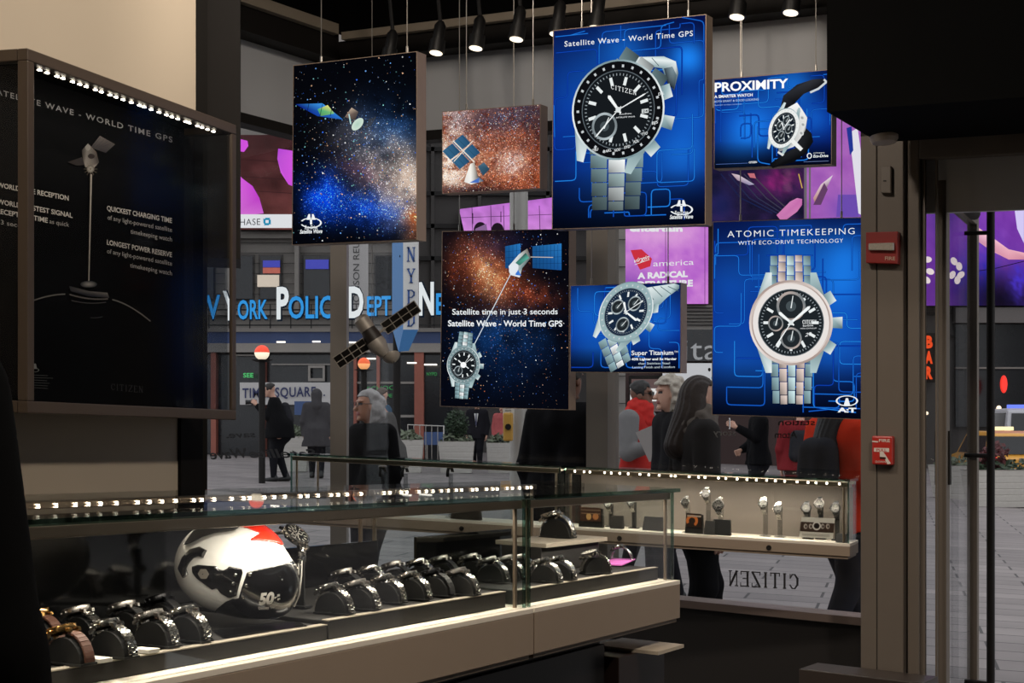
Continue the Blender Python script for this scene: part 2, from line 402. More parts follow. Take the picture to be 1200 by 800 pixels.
# boxed-in bulkhead beside the wall
q = MB(); a, b = P(226, 500, 5.75), P(281.5, 500, 5.75); q.prism([Wp(a, 2.09), Wp(b, 2.09), Wp(b, 4.06), Wp(a, 4.06)], (-.06, .35, 0)); struct(q.build('trim_3', M_dark))
vwall('wall_front', col1+Vector((-.25, .45, 0)), CORNER+L_*2.2, 0, 4.2, -.1, (1, 0, 0), M_black)
vwall('wall_back', (-6.5, -4, 0), (4.5, -4, 0), 0, 4.2, .1, (0, 1, 0), M_black)
vwall('wall_side', (-6.5, -4, 0), (-6.5, 5.4, 0), 0, 4.2, .1, (1, 0, 0), M_black)
vwall('wall_right', (4.5, -4, 0), (4.5, 4.6, 0), 0, 4.2, .1, (-1, 0, 0), M_black)

# ---- storefront: right run
def bar(mb, pl, x0, x1, yt0, yt1, yb0, yb1, n, t, off=0):
    """bar in a wall plane; seen edges x0..x1, tops yt0/yt1, bottoms yb0/yb1"""
    fr = [pl(x0, yb0, off), pl(x1, yb1, off), pl(x1, yt1, off), pl(x0, yt0, off)]; mb.prism(fr, -Vector(n)*t)
def yl(x, z, pl):   # picture row of floor-frame height z on a wall plane at column x
    p = pl(x, 500); D = p.y; return 500-(z-K*p.x-CZ)/D*F
def zbar(mb, pl, x0, x1, z0, z1, n, t, off=0):
    bar(mb, pl, x0, x1, yl(x0, z1, pl), yl(x1, z1, pl), yl(x0, z0, pl), yl(x1, z0, pl), n, t, off)
Z_SILL = .72; Z_TR0, Z_TR1 = 2.96, 3.01; Z_HD = 3.42
def win(name, pl, n, x0, x1):
    w = thing(name, None, None, pl((x0+x1)/2, 500)); del w['label']; del w['category']; w['kind'] = 'structure'
    q = MB(); zbar(q, pl, x0, x1, Z_SILL, Z_TR0, n, .012, -.03); q.build('pane', WGLASS, w)
    q = MB(); zbar(q, pl, x0, x1, Z_TR1, Z_HD, n, .02, -.03); q.build('transom_panel', M_grey, w)
    q = MB(); zbar(q, pl, x0, x1, Z_TR0, Z_TR1, n, .10, .02); q.build('transom_bar', M_dark, w)
    q = MB(); zbar(q, pl, x0, x1, Z_SILL-.035, Z_SILL, n, .16, .06); q.build('sill', M_sill, w)
    return w
win('window_1', WL, LN, 150, 397); win('window_2', WR, RN, 397, 700); win('window_3', WR, RN, 700, 1035)
def wallpart(name, m, pl, n, x0, x1, z0, z1, t, off=0):
    q = MB(); zbar(q, pl, x0, x1, z0, z1, n, t, off); return struct(q.build(name, m))
wallpart('trim_4', M_mull, plane(CORNER+Vector((0, -.1, 0)), (0, -1, 0)), (0, -1, 0), 387, 406, 0, 3.45, .12)       # corner post
wallpart('trim_5', M_mull, WR, RN, 687, 712, Z_SILL, 3.45, .12, .05)
for nm, pl, n, x0, x1 in (('wall_window_left', WL, LN, 150, 397), ('wall_window', WR, RN, 397, 1060)):
    wallpart(nm, M_knee, pl, n, x0, x1, 0, Z_SILL-.035, .14, .02)
wallpart('trim_6', M_dark, WL, LN, 150, 397, Z_HD, 3.56, .3, .10); wallpart('trim_7', M_dark, WR, RN, 397, 1060, Z_HD, 3.52, .3, .10)
wallpart('trim_8', M_strip, WL, LN, 150, 397, 3.56, 3.615, .3, .14); wallpart('trim_9', M_strip, WR, RN, 400, 1060, 3.53, 3.57, .3, .14)
wallpart('wall_header_left', M_black, WL, LN, 150, 397, 3.6, 4.2, .2, .05); wallpart('wall_header', M_black, WR, RN, 397, 1060, 3.56, 4.2, .2, .05)

# ---- pillar, door frame and door
DR = plane(P(1010, 500, 6.30), RN)
q = MB(); zbar(q, DR, 1008.5, 1027, 0, 2.78, RN, .5); zbar(q, DR, 1028, 1058.5, 0, 2.78, RN, .3); struct(q.build('trim_10', M_frame, bevel=.003))
q = MB(); zbar(q, DR, 1027, 1028, 0, 2.78, RN, .3, -.004); zbar(q, DR, 1058, 1064, 0, 2.78, RN, .1, -.05); struct(q.build('trim_11', M_seam))
q = MB(); zbar(q, DR, 1063.5, 1077, 0, 2.74, RN, .05, -.02); zbar(q, DR, 1077, 1300, 2.64, 2.74, RN, .06, -.02); zbar(q, DR, 1300, 1330, 0, 2.74, RN, .2, -.02)
struct(q.build('trim_12', M_frame, bevel=.004))
q = MB(); zbar(q, DR, 1008.5, 1340, 2.745, 4.2, RN, .3, .0); struct(q.build('wall_door', M_black))
q = MB(); zbar(q, DR, 1330, 1700, 0, 2.8, RN, .2, .0); struct(q.build('wall_door_side', M_dark))
q = MB(); zbar(q, DR, 1077, 1300, 2.42, 2.64, RN, .03, -.12); struct(q.build('trim_13', M_grey))
# dropped soffit over the entrance
q = MB(); a = P(969, 131, 5.55); zb = a.z+K*a.x
c = [Wp(v, zb) for v in (a, a+R_*2.6, a+R_*2.6-RN*1.2, a-RN*1.2)]
c = [Wp(a, zb), Wp(a+R_*2.4, zb), Wp(a+R_*2.4-RN*.62, zb), Wp(a-RN*.62, zb)]
q.prism(c, (0, 0, 4.1-zb)); struct(q.build('trim_14', M_black))
# the open door leaf swings outwards from its left stile
H = P(1104, 500, 6.28); E = P(1141, 500, 7.05); dv = (E-H); dv.z = 0; dl = dv.length; du = dv/dl; dn = Vector((du.y, -du.x, 0))
du.z = -K*du.x
door = thing('door_1', 'x', 'x', Wp(H, 0)); del door['label']; del door['category']; door['kind'] = 'structure'
def leaf(mb, s0, s1, z0, z1, t=.045): mb.obox(Wp(H+du*s0, z0)-dn*t/2, du*(s1-s0), dn*t, (0, 0, z1-z0))
M_pink = mat('stile_edge_copper', (176, 140, 132), .3, .5)
q = MB(); leaf(q, -.03, .05, .02, 2.57); leaf(q, dl-.05, dl+.01, .02, 2.57); leaf(q, .05, dl-.05, 2.5, 2.57); leaf(q, .05, dl-.05, .02, .2)
q.build('door_frame', M_frame, door, bevel=.003)
q = MB(); leaf(q, .05, dl-.05, .2, 2.5, .012); q.build('door_glass', DGLASS, door)
hb = H+du*(dl-.07); q = MB(); q.tube([Wp(hb+dn*.085, .08), Wp(hb+dn*.085, 2.56)], .018, 12)
for z in (.42, 1.45, 2.46): q.tube([Wp(hb+dn*.085, z), Wp(hb-dn*.03, z)], .010, 10)
q.build('pull_handle', M_dark, door, smooth=True)
q = MB(); leaf(q, dl+.01, dl+.014, .02, 2.57, .03); q.build('edge_strip', M_pink, door)
q = MB(); leaf(q, .005, .045, 1.33, 1.55, .06); q.build('lock_case', M_dark, door)
for k, z in enumerate((1.30, 1.28, 1.60, 1.58)): pass
q = MB(); q.tube([Wp(H+du*.10+dn*.05, 2.51), Wp(H+du*.52+dn*.05, 2.51)], .028, 14); q.build('closer_body', M_dark, door, smooth=True)
q = MB(); q.tube([Wp(H+du*.14+dn*.05, 2.54), Wp(H+du*.30-dn*.0+Vector((.25, -.1, 0)), 2.62)], .009, 8); q.build('closer_arm', M_steel, door, smooth=True)
# narrow fixed side light between frame and leaf
q = MB(); zbar(q, DR, 1077, 1084, 0, 2.64, RN, .02, -.05); zbar(q, DR, 1096, 1098, 0, 2.64, RN, .02, -.06); struct(q.build('trim_15', M_frame))
q = MB(); zbar(q, DR, 1084, 1096, .1, 2.64, RN, .008, -.056); struct(q.build('window_4', WGLASS))
# ---------------------------------------------------------------- hanging light-box posters
M_case = mat('brushed_lightbox_casing', (158, 138, 122), .42, .35, noise=.05, nscale=30)
M_cable = mat('steel_cable', (170, 165, 158), .35, .8)
def lightbox(label, quad, px0, D, cables, thick=.06):
    A = P(px0, 300, D); pl = plane(A, RN); cs = [pl(*p) for p in quad]
    top = (cs[0]+cs[1])/2
    t = thing('lightbox_poster', label, 'poster', top, 'hanging light-box posters')
    q = MB(); q.prism([cs[3], cs[2], cs[1], cs[0]], -RN*thick); q.build('casing', M_case, t)
    for cx in cables:
        f = (cx-quad[0][0])/(quad[1][0]-quad[0][0]); p = cs[0].lerp(cs[1], f)-RN*thick*.5
        q = MB(); q.tube([p, Vector((p.x, p.y, 4.118))], .0022, 6); q.tube([p+Vector((0, 0, -.002)), p+Vector((0, 0, .03))], .005, 8); q.build('suspension_cable', M_cable, t)
    return t, Canvas(A+RN*.001, RN)
def inset(q, d=1.2):
    cx = sum(p[0] for p in q)/4; cy = sum(p[1] for p in q)/4
    return [(x+(d if x < cx else -d), y+(d if y < cy else -d)) for x, y in q]
def in_quad(q, u, v):
    (ax, ay), (bx, by), (cx, cy), (dx, dy) = q
    return ((ax*(1-u)+bx*u)*(1-v)+(dx*(1-u)+cx*u)*v, (ay*(1-u)+by*u)*(1-v)+(dy*(1-u)+cy*u)*v)
def mixc(base, parts):
    out = np.tile(np.array(base, float)/255, (len(parts[0][0]), 1))
    for w, c in parts: out = out*(1-w[:, None])+np.array(c)/255*w[:, None]
    return out
def stars(cv, q, n, dens=None, pal=((255, 255, 255), (150, 190, 255), (120, 160, 240)), smin_=.25, smax=.75, seed=1, dim=(.35, 1)):
    r = np.random.default_rng(seed); cv.lift()
    k = 0
    while k < n:
        u, v = r.random(2); x, y = in_quad(q, .005+.99*u, .005+.99*v)
        if dens is not None and r.random() > dens(np.array([x]), np.array([y]))[0]:
            k += .25; continue
        s = smin_+(smax-smin_)*r.random()**3; f = r.uniform(*dim); c = pal[r.integers(len(pal))]; col = tuple(a*f for a in c)
        cv.raw([(x-s, y), (x, y-s), (x+s, y), (x, y+s)], [[0, 1, 2, 3]], (*lin(col), 1)); k += 1
def dust(cv, q, n, fn, seed, s0=.22, s1=.6, gain=1.5):
    r = np.random.default_rng(seed); u, v = r.random(n), r.random(n); (ax, ay), (bx, by), (cx, cy), (dx, dy) = q
    px = (ax*(1-u)+bx*u)*(1-v)+(dx*(1-u)+cx*u)*v; py = (ay*(1-u)+by*u)*(1-v)+(dy*(1-u)+cy*u)*v; c = fn(px, py); lum = c.max(1); cv.lift()
    for k in range(n):
        if r.random() > lum[k]*1.6: continue
        s = s0+(s1-s0)*r.random()**2; f = gain*r.uniform(.3, 1.5); col = tuple(min(255, (z*f+.12*f*lum[k])*255) for z in c[k]); x, y = px[k], py[k]
        cv.raw([(x-s, y), (x, y-s), (x+s, y), (x, y+s)], [[0, 1, 2, 3]], (*lin(col), 1))
def circuits(cv, q, n, seed):
    r = random.Random(seed)
    (ax, ay), (bx, by), (cx, cy), (dx, dy) = q; w = bx-ax; h = dy-ay
    for i in range(n):
        u, v = r.random(), r.random(); pts = [(u, v)]; hor = r.random() < .5
        for k in range(r.randint(2, 5)):
            st = r.choice((-1, 1))*r.uniform(.08, .28)
            u2, v2 = (u+st, v) if hor else (u, v+st*w/h*1.1)
            u2 = min(max(u2, .01), .99); v2 = min(max(v2, .03), .95); pts.append((u2, v2)); u, v = u2, v2; hor = not hor
        px = [in_quad(q, *p) for p in pts]; o = [px[0]]
        for k in range(1, len(px)-1):          # rounded corners
            a, b, c = px[k-1], px[k], px[k+1]
            l1 = math.dist(a, b) or 1; l2 = math.dist(b, c) or 1; rr = min(5, l1*.45, l2*.45)
            p1 = (b[0]+(a[0]-b[0])/l1*rr, b[1]+(a[1]-b[1])/l1*rr); p2 = (b[0]+(c[0]-b[0])/l2*rr, b[1]+(c[1]-b[1])/l2*rr)
            for t in (0, .3, .6, 1): o.append(tuple((1-t)**2*p1[m]+2*t*(1-t)*b[m]+t*t*p2[m] for m in (0, 1)))
        o.append(px[-1]); br = r.random()
        cv.line(o, 1.7, (5, 34+34*br, 120+50*br)); cv.line(o, .55, (16+30*br, 70+90*br, 190+50*br))
def blue_bg(q, glows, seed):
    (ax, ay), (bx, by), (cx, cy), (dx, dy) = q
    def f(px, py):
        v = (py-min(ay, by))/(max(cy, dy)-min(ay, by)); base = np.array([6, 14, 58])/255
        out = np.tile(base, (len(px), 1))
        mid = np.exp(-((v-.5)/.30)**2)*.66*(.75+.5*vnoise(px, py, 40, seed))
        out = out*(1-mid[:, None])+np.array([5, 46, 160])/255*mid[:, None]
        for gx, gy, gr, gi in glows:
            w = np.clip(blob(px, py, gx, gy, gr, gr)*gi, 0, 1); out = out*(1-w[:, None])+np.array([30, 140, 255])/255*w[:, None]
        dk = np.clip((v-.72)/.28, 0, 1)*.75; return out*(1-dk[:, None])
    return f
SIL = [(232, 240, 240), (176, 200, 202), (126, 154, 160), (86, 112, 120), (205, 222, 222)]
def watch(cv, cx, cy, R, sx=1, sy=1, rot=0, shx=0, up=((0, -1.5), 3), dn=((0, 1.5), 3), wid=.62, dial=(22, 26, 30), bezel=(14, 15, 18), rose=False,
          subs=((0, -.42, .36), (0, .42, .3), (-.42, 0, .24)), hands=((50, .62), (-60, .45), (210, .7)), links=5, pushers=True, marks=12, name=None, upend=None, dnend=None, fade=None, black=False, lugs=(0, 1)):
    a = math.radians(rot); ca, sa = math.cos(a), math.sin(a)
    def T(x, y):
        x = x*sx+shx*y; y = y*sy; return (cx+R*(x*ca-y*sa), cy+R*(x*sa+y*ca))
    def P4(p, c): cv.poly([T(*k) for k in p], c)
    tones = SIL if not black else [(60, 62, 66), (24, 24, 28), (14, 14, 18), (10, 10, 12), (40, 40, 46)]
    def brace(start, end, n, w0, w1, bend):
        (x0, y0), (x1, y1) = start, end; L = math.hypot(x1-x0, y1-y0); dx, dy = (x1-x0)/L, (y1-y0)/L; nx, ny = -dy, dx
        for i in range(n):
            t0, t1 = i/n, (i+1)/n-.06/n
            def c(t): 
                b = bend*t*t; return (x0+(x1-x0)*t+b*nx, y0+(y1-y0)*t+b*ny)
            for k in range(links):
                wa = (w0+(w1-w0)*t0); e0, e1 = (-1+2*k/links)*wa, (-1+2*(k+1)/links-.06)*wa
                sh = 0 if k % 2 == 0 else .35/n
                p, q = c(min(t0+sh, 1)), c(min(t1+sh, 1)); m = ((p[0]+q[0])/2, (p[1]+q[1])/2)
                cl = tones[(k+i) % 2 if k % 2 else (1 if 0 < k < links-1 else 2)]
                if rose and k in (1, links-2): cl = (196, 180, 172)
                fd = 1 if fade is None else (1-fade*t0)
                cl = tuple(v*fd for v in cl); hi = tuple(min(255, v*1.22) for v in cl); lo = tuple(v*.62 for v in cl)
                P4([(p[0]+e0*nx, p[1]+e0*ny), (p[0]+e1*nx, p[1]+e1*ny), (q[0]+e1*nx, q[1]+e1*ny), (q[0]+e0*nx, q[1]+e0*ny)], [hi, cl, lo, cl])
    brace((up[0][0]*.55, up[0][1]*.55), upend or (up[0][0]*1.15, up[0][1]*1.15), up[1], wid, wid*.9, up[2] if len(up) > 2 else 0)
    brace((dn[0][0]*.55, dn[0][1]*.55), dnend or (dn[0][0]*1.15, dn[0][1]*1.15), dn[1], wid, wid*.84, dn[2] if len(dn) > 2 else 0)
    cs = tones if not black else SIL
    for sgn in (-1, 1):   # lugs
        if (sgn > 0) not in [bool(z) for z in lugs]: continue
        P4([(-.95, sgn*.45), (-.66, sgn*1.28), (-.5, sgn*1.28), (-.5, sgn*.7)], [cs[2], cs[1], cs[0], cs[1]])
        P4([(.95, sgn*.45), (.66, sgn*1.28), (.5, sgn*1.28), (.5, sgn*.7)], [cs[3], cs[1], cs[1], cs[2]])
    if pushers:
        for ang in (-32, 32):
            t = math.radians(ang); ux, uy = math.cos(t), math.sin(t)
            P4([(ux*1.02-uy*.16, uy*1.02+ux*.16), (ux*1.3-uy*.15, uy*1.3+ux*.15), (ux*1.3+uy*.15, uy*1.3-ux*.15), (ux*1.02+uy*.16, uy*1.02-ux*.16)], [cs[2], cs[0], cs[1], cs[3]])
        P4([(1.05, -.13), (1.34, -.15), (1.34, .15), (1.05, .13)], [cs[1], cs[0], cs[3], cs[2]])
    def E(r, c, c2=None, ox=0, oy=0, n=44):
        cv.lift(); pts = [T(ox+r*math.cos(2*math.pi*k/n), oy+r*math.sin(2*math.pi*k/n)) for k in range(n)]
        if c2 is None: cv.raw(pts, [list(range(n))], (*lin(c), 1))
        else:   # across-tone ring of metal
            cols = []
            for k in range(n):
                f = .5+.5*math.cos(2*math.pi*(2*k/n)-2.2); cols.append((*lin(tuple(c[i]*f+c2[i]*(1-f) for i in range(3))), 1))
            cv.raw(pts, [list(range(n))], cols)
    hi, lo = ((236, 226, 220), (166, 146, 138)) if rose else ((238, 244, 244), (120, 146, 152))
    E(1.09, lo, hi); E(1.03, hi, lo); E(.995 if rose else 1.05, bezel if not rose else (232, 226, 222)); E(.86, (90, 100, 106)); E(.84, dial)
    W_ = (232, 238, 238)
    for k in range(60):
        t = math.radians(6*k); P4([(math.sin(t-.012)*.74, -math.cos(t-.012)*.74), (math.sin(t+.012)*.74, -math.cos(t+.012)*.74), (math.sin(t+.012)*.79, -math.cos(t+.012)*.79), (math.sin(t-.012)*.79, -math.cos(t-.012)*.79)], (150, 160, 165))
    if not rose:
        for k in range(26):
            t = math.radians(360/26*k+5); c, s_ = math.cos(t), math.sin(t)
            P4([(s_*.92-c*.02, -c*.92-s_*.02), (s_*.92+c*.03, -c*.92+s_*.03), (s_*.98+c*.03, -c*.98+s_*.03), (s_*.98-c*.02, -c*.98-s_*.02)], (200, 206, 208))
    for k in range(marks):
        t = math.radians(360/marks*k); c, s_ = math.cos(t), math.sin(t); w = .035
        P4([(s_*.54-c*w, -c*.54-s_*w), (s_*.54+c*w, -c*.54+s_*w), (s_*.72+c*w, -c*.72+s_*w), (s_*.72-c*w, -c*.72-s_*w)], W_)
    for ox, oy, r in subs:
        E(r, (190, 172, 164) if rose else (186, 198, 202), (110, 120, 124), ox, oy); E(r*.82, (34, 40, 44), None, ox, oy); E(r*.35, (70, 80, 84), None, ox, oy)
        P4([(ox-.015, oy+.05), (ox+.015, oy+.05), (ox+.06, oy-r*.7), (ox+.04, oy-r*.7)], W_)
    for ang, ln in hands:
        t = math.radians(ang); c, s_ = math.cos(t), math.sin(t); w = .04 if ln < .68 else .016; bk = -.1
        P4([(s_*bk-c*w*.5, -c*bk-s_*w*.5), (s_*bk+c*w*.5, -c*bk+s_*w*.5), (s_*ln*.9+c*w, -c*ln*.9+s_*w), (s_*ln, -c*ln), (s_*ln*.9-c*w, -c*ln*.9-s_*w)], (244, 248, 248))
    E(.06, (220, 226, 226))
    if name:
        nx, ny, nw = name; p0 = T(nx-nw/2, ny); p1 = T(nx+nw/2, ny); cv.serif('CITIZEN', *p0, *p1, R*.10, (236, 240, 240))
def sat_logo(cv, x, y, s, lines, slope=0, atomic=False):
    w = (240, 244, 246)
    cv.ring(x, y, s*1.05, s*.5, s*.16, w, 0, 30, 200 if not atomic else 0, 520 if not atomic else 360)
    if atomic: cv.poly([(x-.10*s, y-.25*s), (x+.10*s, y-.25*s), (x+.3*s, y+.42*s), (x-.3*s, y+.42*s)], w)
    else:
        cv.poly([(x-.45*s, y-.3*s), (x-.25*s, y-.85*s), (x-.08*s, y-.85*s), (x-.08*s, y-.3*s)], w); cv.poly([(x+.45*s, y-.3*s), (x+.25*s, y-.85*s), (x+.08*s, y-.85*s), (x+.08*s, y-.3*s)], w)
        cv.line([(x, y-.3*s), (x, y+.1*s)], .2*s, w)
    for st, dy, wd, h, b, sh in lines: cv.text(st, x-wd*s, y+dy*s, x+wd*s, y+dy*s-slope*2*wd*s, h*s, w, b, 1, sh)

# 1. deep-space picture, leftmost
q = [(343.5, 76.5), (488.7, 60), (488.6, 281), (342, 287)]
t, cv = lightbox('tall light-box poster of a blue galaxy and satellite, leftmost of the hanging posters', q, 343, 5.9, (372, 472.5))
def neb(px, py):
    n = vnoise(px, py, 26, 3, 5); n2 = vnoise(px, py, 14, 9, 4); o = np.tile(np.array([4, 5, 10])/255, (len(px), 1))
    band = np.clip(blob(px, py, 460, 200, 62, 34, 40)*1.2*n*1.5, 0, 1)
    def add(w, c):
        w = np.clip(w, 0, 1)[:, None]; return o*(1-w)+np.array(c)/255*w
    o = add(blob(px, py, 378, 228, 24, 26)*n*1.9, (8, 66, 220)); o = add(blob(px, py, 438, 245, 36, 22)*n*1.8, (10, 70, 220))
    o = add(blob(px, py, 452, 158, 40, 36)*n*1.2, (20, 80, 160)); o = add(band*(.45+n2), (150, 132, 124)); o = add(blob(px, py, 480, 222, 26, 40)*n2*1.5, (214, 190, 172))
    o = add(blob(px, py, 484, 258, 10, 18)*1.2*n2, (180, 80, 30)); o = add(blob(px, py, 420, 200, 30, 12, 30)*n2*.7, (90, 60, 90)); return o
qi = inset(q, .8); cv.grid(qi, 90, 130, neb); dust(cv, qi, 14000, neb, 91, .25, .7, 1.7)
stars(cv, qi, 1500, lambda x, y: np.clip(.16+.5*blob(x, y, 440, 210, 90, 60, 20)*1.6, 0, 1), ((255, 255, 255), (120, 180, 255), (60, 120, 255), (150, 230, 230), (255, 200, 160)), .3, 1.1, 2)
cv.poly([(346, 122), (378, 121), (402, 140), (372, 136)], [(10, 30, 120), (60, 150, 230), (40, 110, 200), (20, 60, 160)])
cv.poly([(372, 128), (384, 123), (392, 133), (376, 136)], [(70, 170, 120), (230, 220, 120), (120, 190, 120), (90, 150, 90)])
for x in (362, 378, 390): cv.line([(x, 121.5), (x-3, 136)], .6, (10, 20, 50))
cv.poly([(404, 137), (412, 126), (420, 131), (416, 141)], [(120, 100, 90), (190, 170, 150), (90, 80, 76), (60, 54, 52)])
cv.ell(419, 145.5, 8.8, 5, (206, 224, 210), -48, col2=(176, 206, 190)); cv.line([(409, 134), (411, 145)], 1.4, (180, 220, 220))
for k in range(3): cv.line([(427+3*k, 150-k), (434+3*k, 139-k)], .9, (70, 70, 70))
sat_logo(cv, 364.5, 261, 12, (('Eco-Drive', .62, .62, .36, .01, .2), ('Satellite Wave', 1.05, 1.1, .38, .02, .25)), .03)
cv.build('printed_face', t)
# 2. small orange galaxy
q = [(518, 130.7), (633.5, 122), (633, 221), (518, 227)]
t, cv = lightbox('small landscape light-box poster of an orange galaxy with a blue-panelled satellite', q, 518, 6.6, (543, 621)); qi = inset(q, .7)
def neb(px, py):
    n = vnoise(px, py, 13, 21, 5); n2 = vnoise(px, py, 6, 22, 4); o = np.tile(np.array([40, 22, 24])/255, (len(px), 1))
    def add(w, c):
        w = np.clip(w, 0, 1)[:, None]; return o*(1-w)+np.array(c)/255*w
    o = add((.35+n*.7)*np.clip(1-np.abs((py-178)/70)**3, 0, 1), (190, 92, 52)); o = add(blob(px, py, 522, 190, 36, 40)*n*1.8, (250, 226, 204)); o = add(blob(px, py, 600, 190, 18, 16)*n2*1.7, (236, 200, 190))
    o = add(blob(px, py, 534, 140, 20, 14)*n*1.3, (210, 200, 200)); o = add(blob(px, py, 598, 136, 60, 22, -8)*(.3+n2), (62, 66, 92)); o = add(blob(px, py, 632, 150, 22, 30)*n2*1.2, (30, 24, 36))
    o = add((n2 > .62)*.5, (90, 30, 14)); o = add(blob(px, py, 560, 226, 50, 9)*.9, (34, 22, 30)); return o
cv.grid(qi, 100, 84, neb); dust(cv, qi, 9000, neb, 92, .25, .8, 1.25); stars(cv, qi, 1900, None, ((255, 220, 190), (255, 160, 90), (220, 90, 40), (255, 255, 255), (110, 40, 20), (180, 190, 230)), .3, .85, 5, (.6, 1))
for dx, dy in ((0, 0), (12.2, -10.6), (11, 11.4), (23.6, .8)):     # four panels
    x, y = 529+dx*.98, 177.5+dy*.98; cv.poly([(x-10.6, y-.4), (x+1.2, y-9.6), (x+10.6, y+.4), (x-1.2, y+9.6)], [(58, 106, 140), (44, 90, 128), (36, 78, 112), (50, 98, 134)])
    for f in (-.4, 0, .4): cv.line([(x-10+11*(.5+f), y-9*(.5+f)), (x-1+11*(.5+f), y+9-9*(.5+f))], .35, (30, 60, 84))
cv.line([(531, 165), (556, 190)], 1.4, (232, 220, 206)); cv.line([(554, 165), (532, 189)], 1, (232, 220, 206))
cv.poly([(546, 206), (551, 192), (556, 190), (560, 206), (567, 212), (552, 216), (544, 213)], [(220, 214, 204), (250, 246, 236), (160, 150, 140), (90, 84, 80), (60, 90, 120), (240, 240, 236), (230, 226, 220)])
cv.poly([(560, 195), (567, 190), (574, 198), (566, 206)], [(60, 96, 120), (80, 112, 132), (40, 70, 90), (46, 76, 96)]); cv.poly([(550, 214), (562, 208), (561, 214)], (70, 110, 190))
cv.build('printed_face', t)
# 3. satellite time poster
q = [(517.8, 270.7), (667.5, 268), (667, 480.3), (515.5, 476.2)]
t, cv = lightbox('square light-box poster with satellite beaming to a watch and two lines of white wording', q, 518, 7.0, (535, 600)); qi = inset(q, .8)
def neb(px, py):
    n = vnoise(px, py, 22, 33, 5); n2 = vnoise(px, py, 9, 34, 4); o = np.tile(np.array([5, 6, 14])/255, (len(px), 1))
    def add(w, c):
        w = np.clip(w, 0, 1)[:, None]; return o*(1-w)+np.array(c)/255*w
    o = add(blob(px, py, 570, 318, 34, 44, -30)*n*1.6, (170, 78, 40)); o = add(blob(px, py, 574, 325, 14, 24, -30)*n2*1.6, (226, 160, 110)); o = add(blob(px, py, 620, 345, 34, 16, 10)*n2*1.2, (130, 56, 34))
    o = add(blob(px, py, 534, 322, 12, 14)*n2, (110, 44, 26)); o = add(blob(px, py, 590, 395, 44, 26)*n*1.2, (16, 70, 140)); o = add(blob(px, py, 596, 288, 40, 16)*n*.8, (34, 40, 90)); o = add(blob(px, py, 590, 430, 60, 34)*n*.6, (8, 40, 90)); return o
cv.grid(qi, 100, 130, neb); dust(cv, qi, 12000, neb, 93, .25, .7, 1.7); stars(cv, qi, 1500, lambda x, y: np.clip(.2+.6*blob(x, y, 580, 350, 60, 80), 0, 1), ((255, 255, 255), (110, 170, 255), (60, 110, 220), (255, 190, 140), (200, 110, 70)), .28, .85, 6)
cv.line([(598, 322), (543, 428)], .9, (214, 226, 236))
for x0, x1 in ((592, 610), (624, 658)):
    cv.poly([(x0, 288.5), (x1, 285.2), (x1, 316.5), (x0, 314)], [(24, 84, 140), (40, 120, 190), (24, 84, 150), (20, 70, 120)]); n = int((x1-x0)/4)
    for k in range(1, n): cv.line([(x0+(x1-x0)*k/n, 287), (x0+(x1-x0)*k/n, 315)], .35, (10, 44, 90))
    for k in (1, 2, 3): cv.line([(x0, 288+7*k), (x1, 285.5+7.6*k)], .35, (10, 44, 90))
cv.line([(622, 301), (648, 301.5)], .9, (200, 190, 180))
cv.poly([(596, 312), (608, 298), (618, 291), (622, 302), (612, 314), (609, 325), (598, 322)], [(236, 240, 244), (210, 216, 214), (120, 110, 100), (80, 90, 90), (120, 140, 140), (240, 240, 244), (220, 226, 236)])
cv.poly([(604, 308), (616, 296), (620, 302), (609, 311)], [(60, 120, 110), (40, 60, 60), (90, 180, 160), (60, 110, 100)]); cv.poly([(606, 314), (611, 323), (604, 322)], (60, 120, 210)); cv.ell(602, 315, 5, 7, (226, 232, 238), 30)
W_ = (238, 242, 244)
cv.text('Satellite time in just 3 seconds', 530, 368.5, 653.5, 368, 6.6, W_, .008); cv.text('Satellite Wave - World Time GPS', 525, 382, 659, 382.4, 6.8, W_, .018)
watch(cv, 543, 427.5, 18.5, .96, 1.1, 4, 0, ((0, -1.55), 5), ((0, 1.55), 5), .5, subs=((-.3, .35, .28),), links=3, bezel=(120, 142, 146), hands=((50, .7), (-55, .45), (35, .72)), upend=(0.05, -1.9), dnend=(0, 1.95))
cv.ell(543, 427.5, 3.4, 3.4, (255, 255, 255)); cv.line([(538, 423), (549, 431.5)], 1, W_)
cv.build('printed_face', t)
# 4. the large one
q = [(648, 35.5), (827.6, 16.5), (826.8, 263), (646.6, 268.7)]
t, cv = lightbox('largest light-box poster, steel watch with black bezel on blue circuits, top centre', q, 648, 6.0, (679, 804)); qi = inset(q, .9)
cv.grid(qi, 60, 80, blue_bg(q, [(732, 60, 30, .5), (806, 68, 24, .9), (690, 100, 60, .35), (800, 180, 40, .6), (720, 215, 60, .3), (812, 130, 30, .4)], 41)); circuits(cv, qi, 34, 11)
cv.text('Satellite Wave - World Time GPS', 661.5, 54.6, 812, 42, 6.2, W_, .006, 1.15)
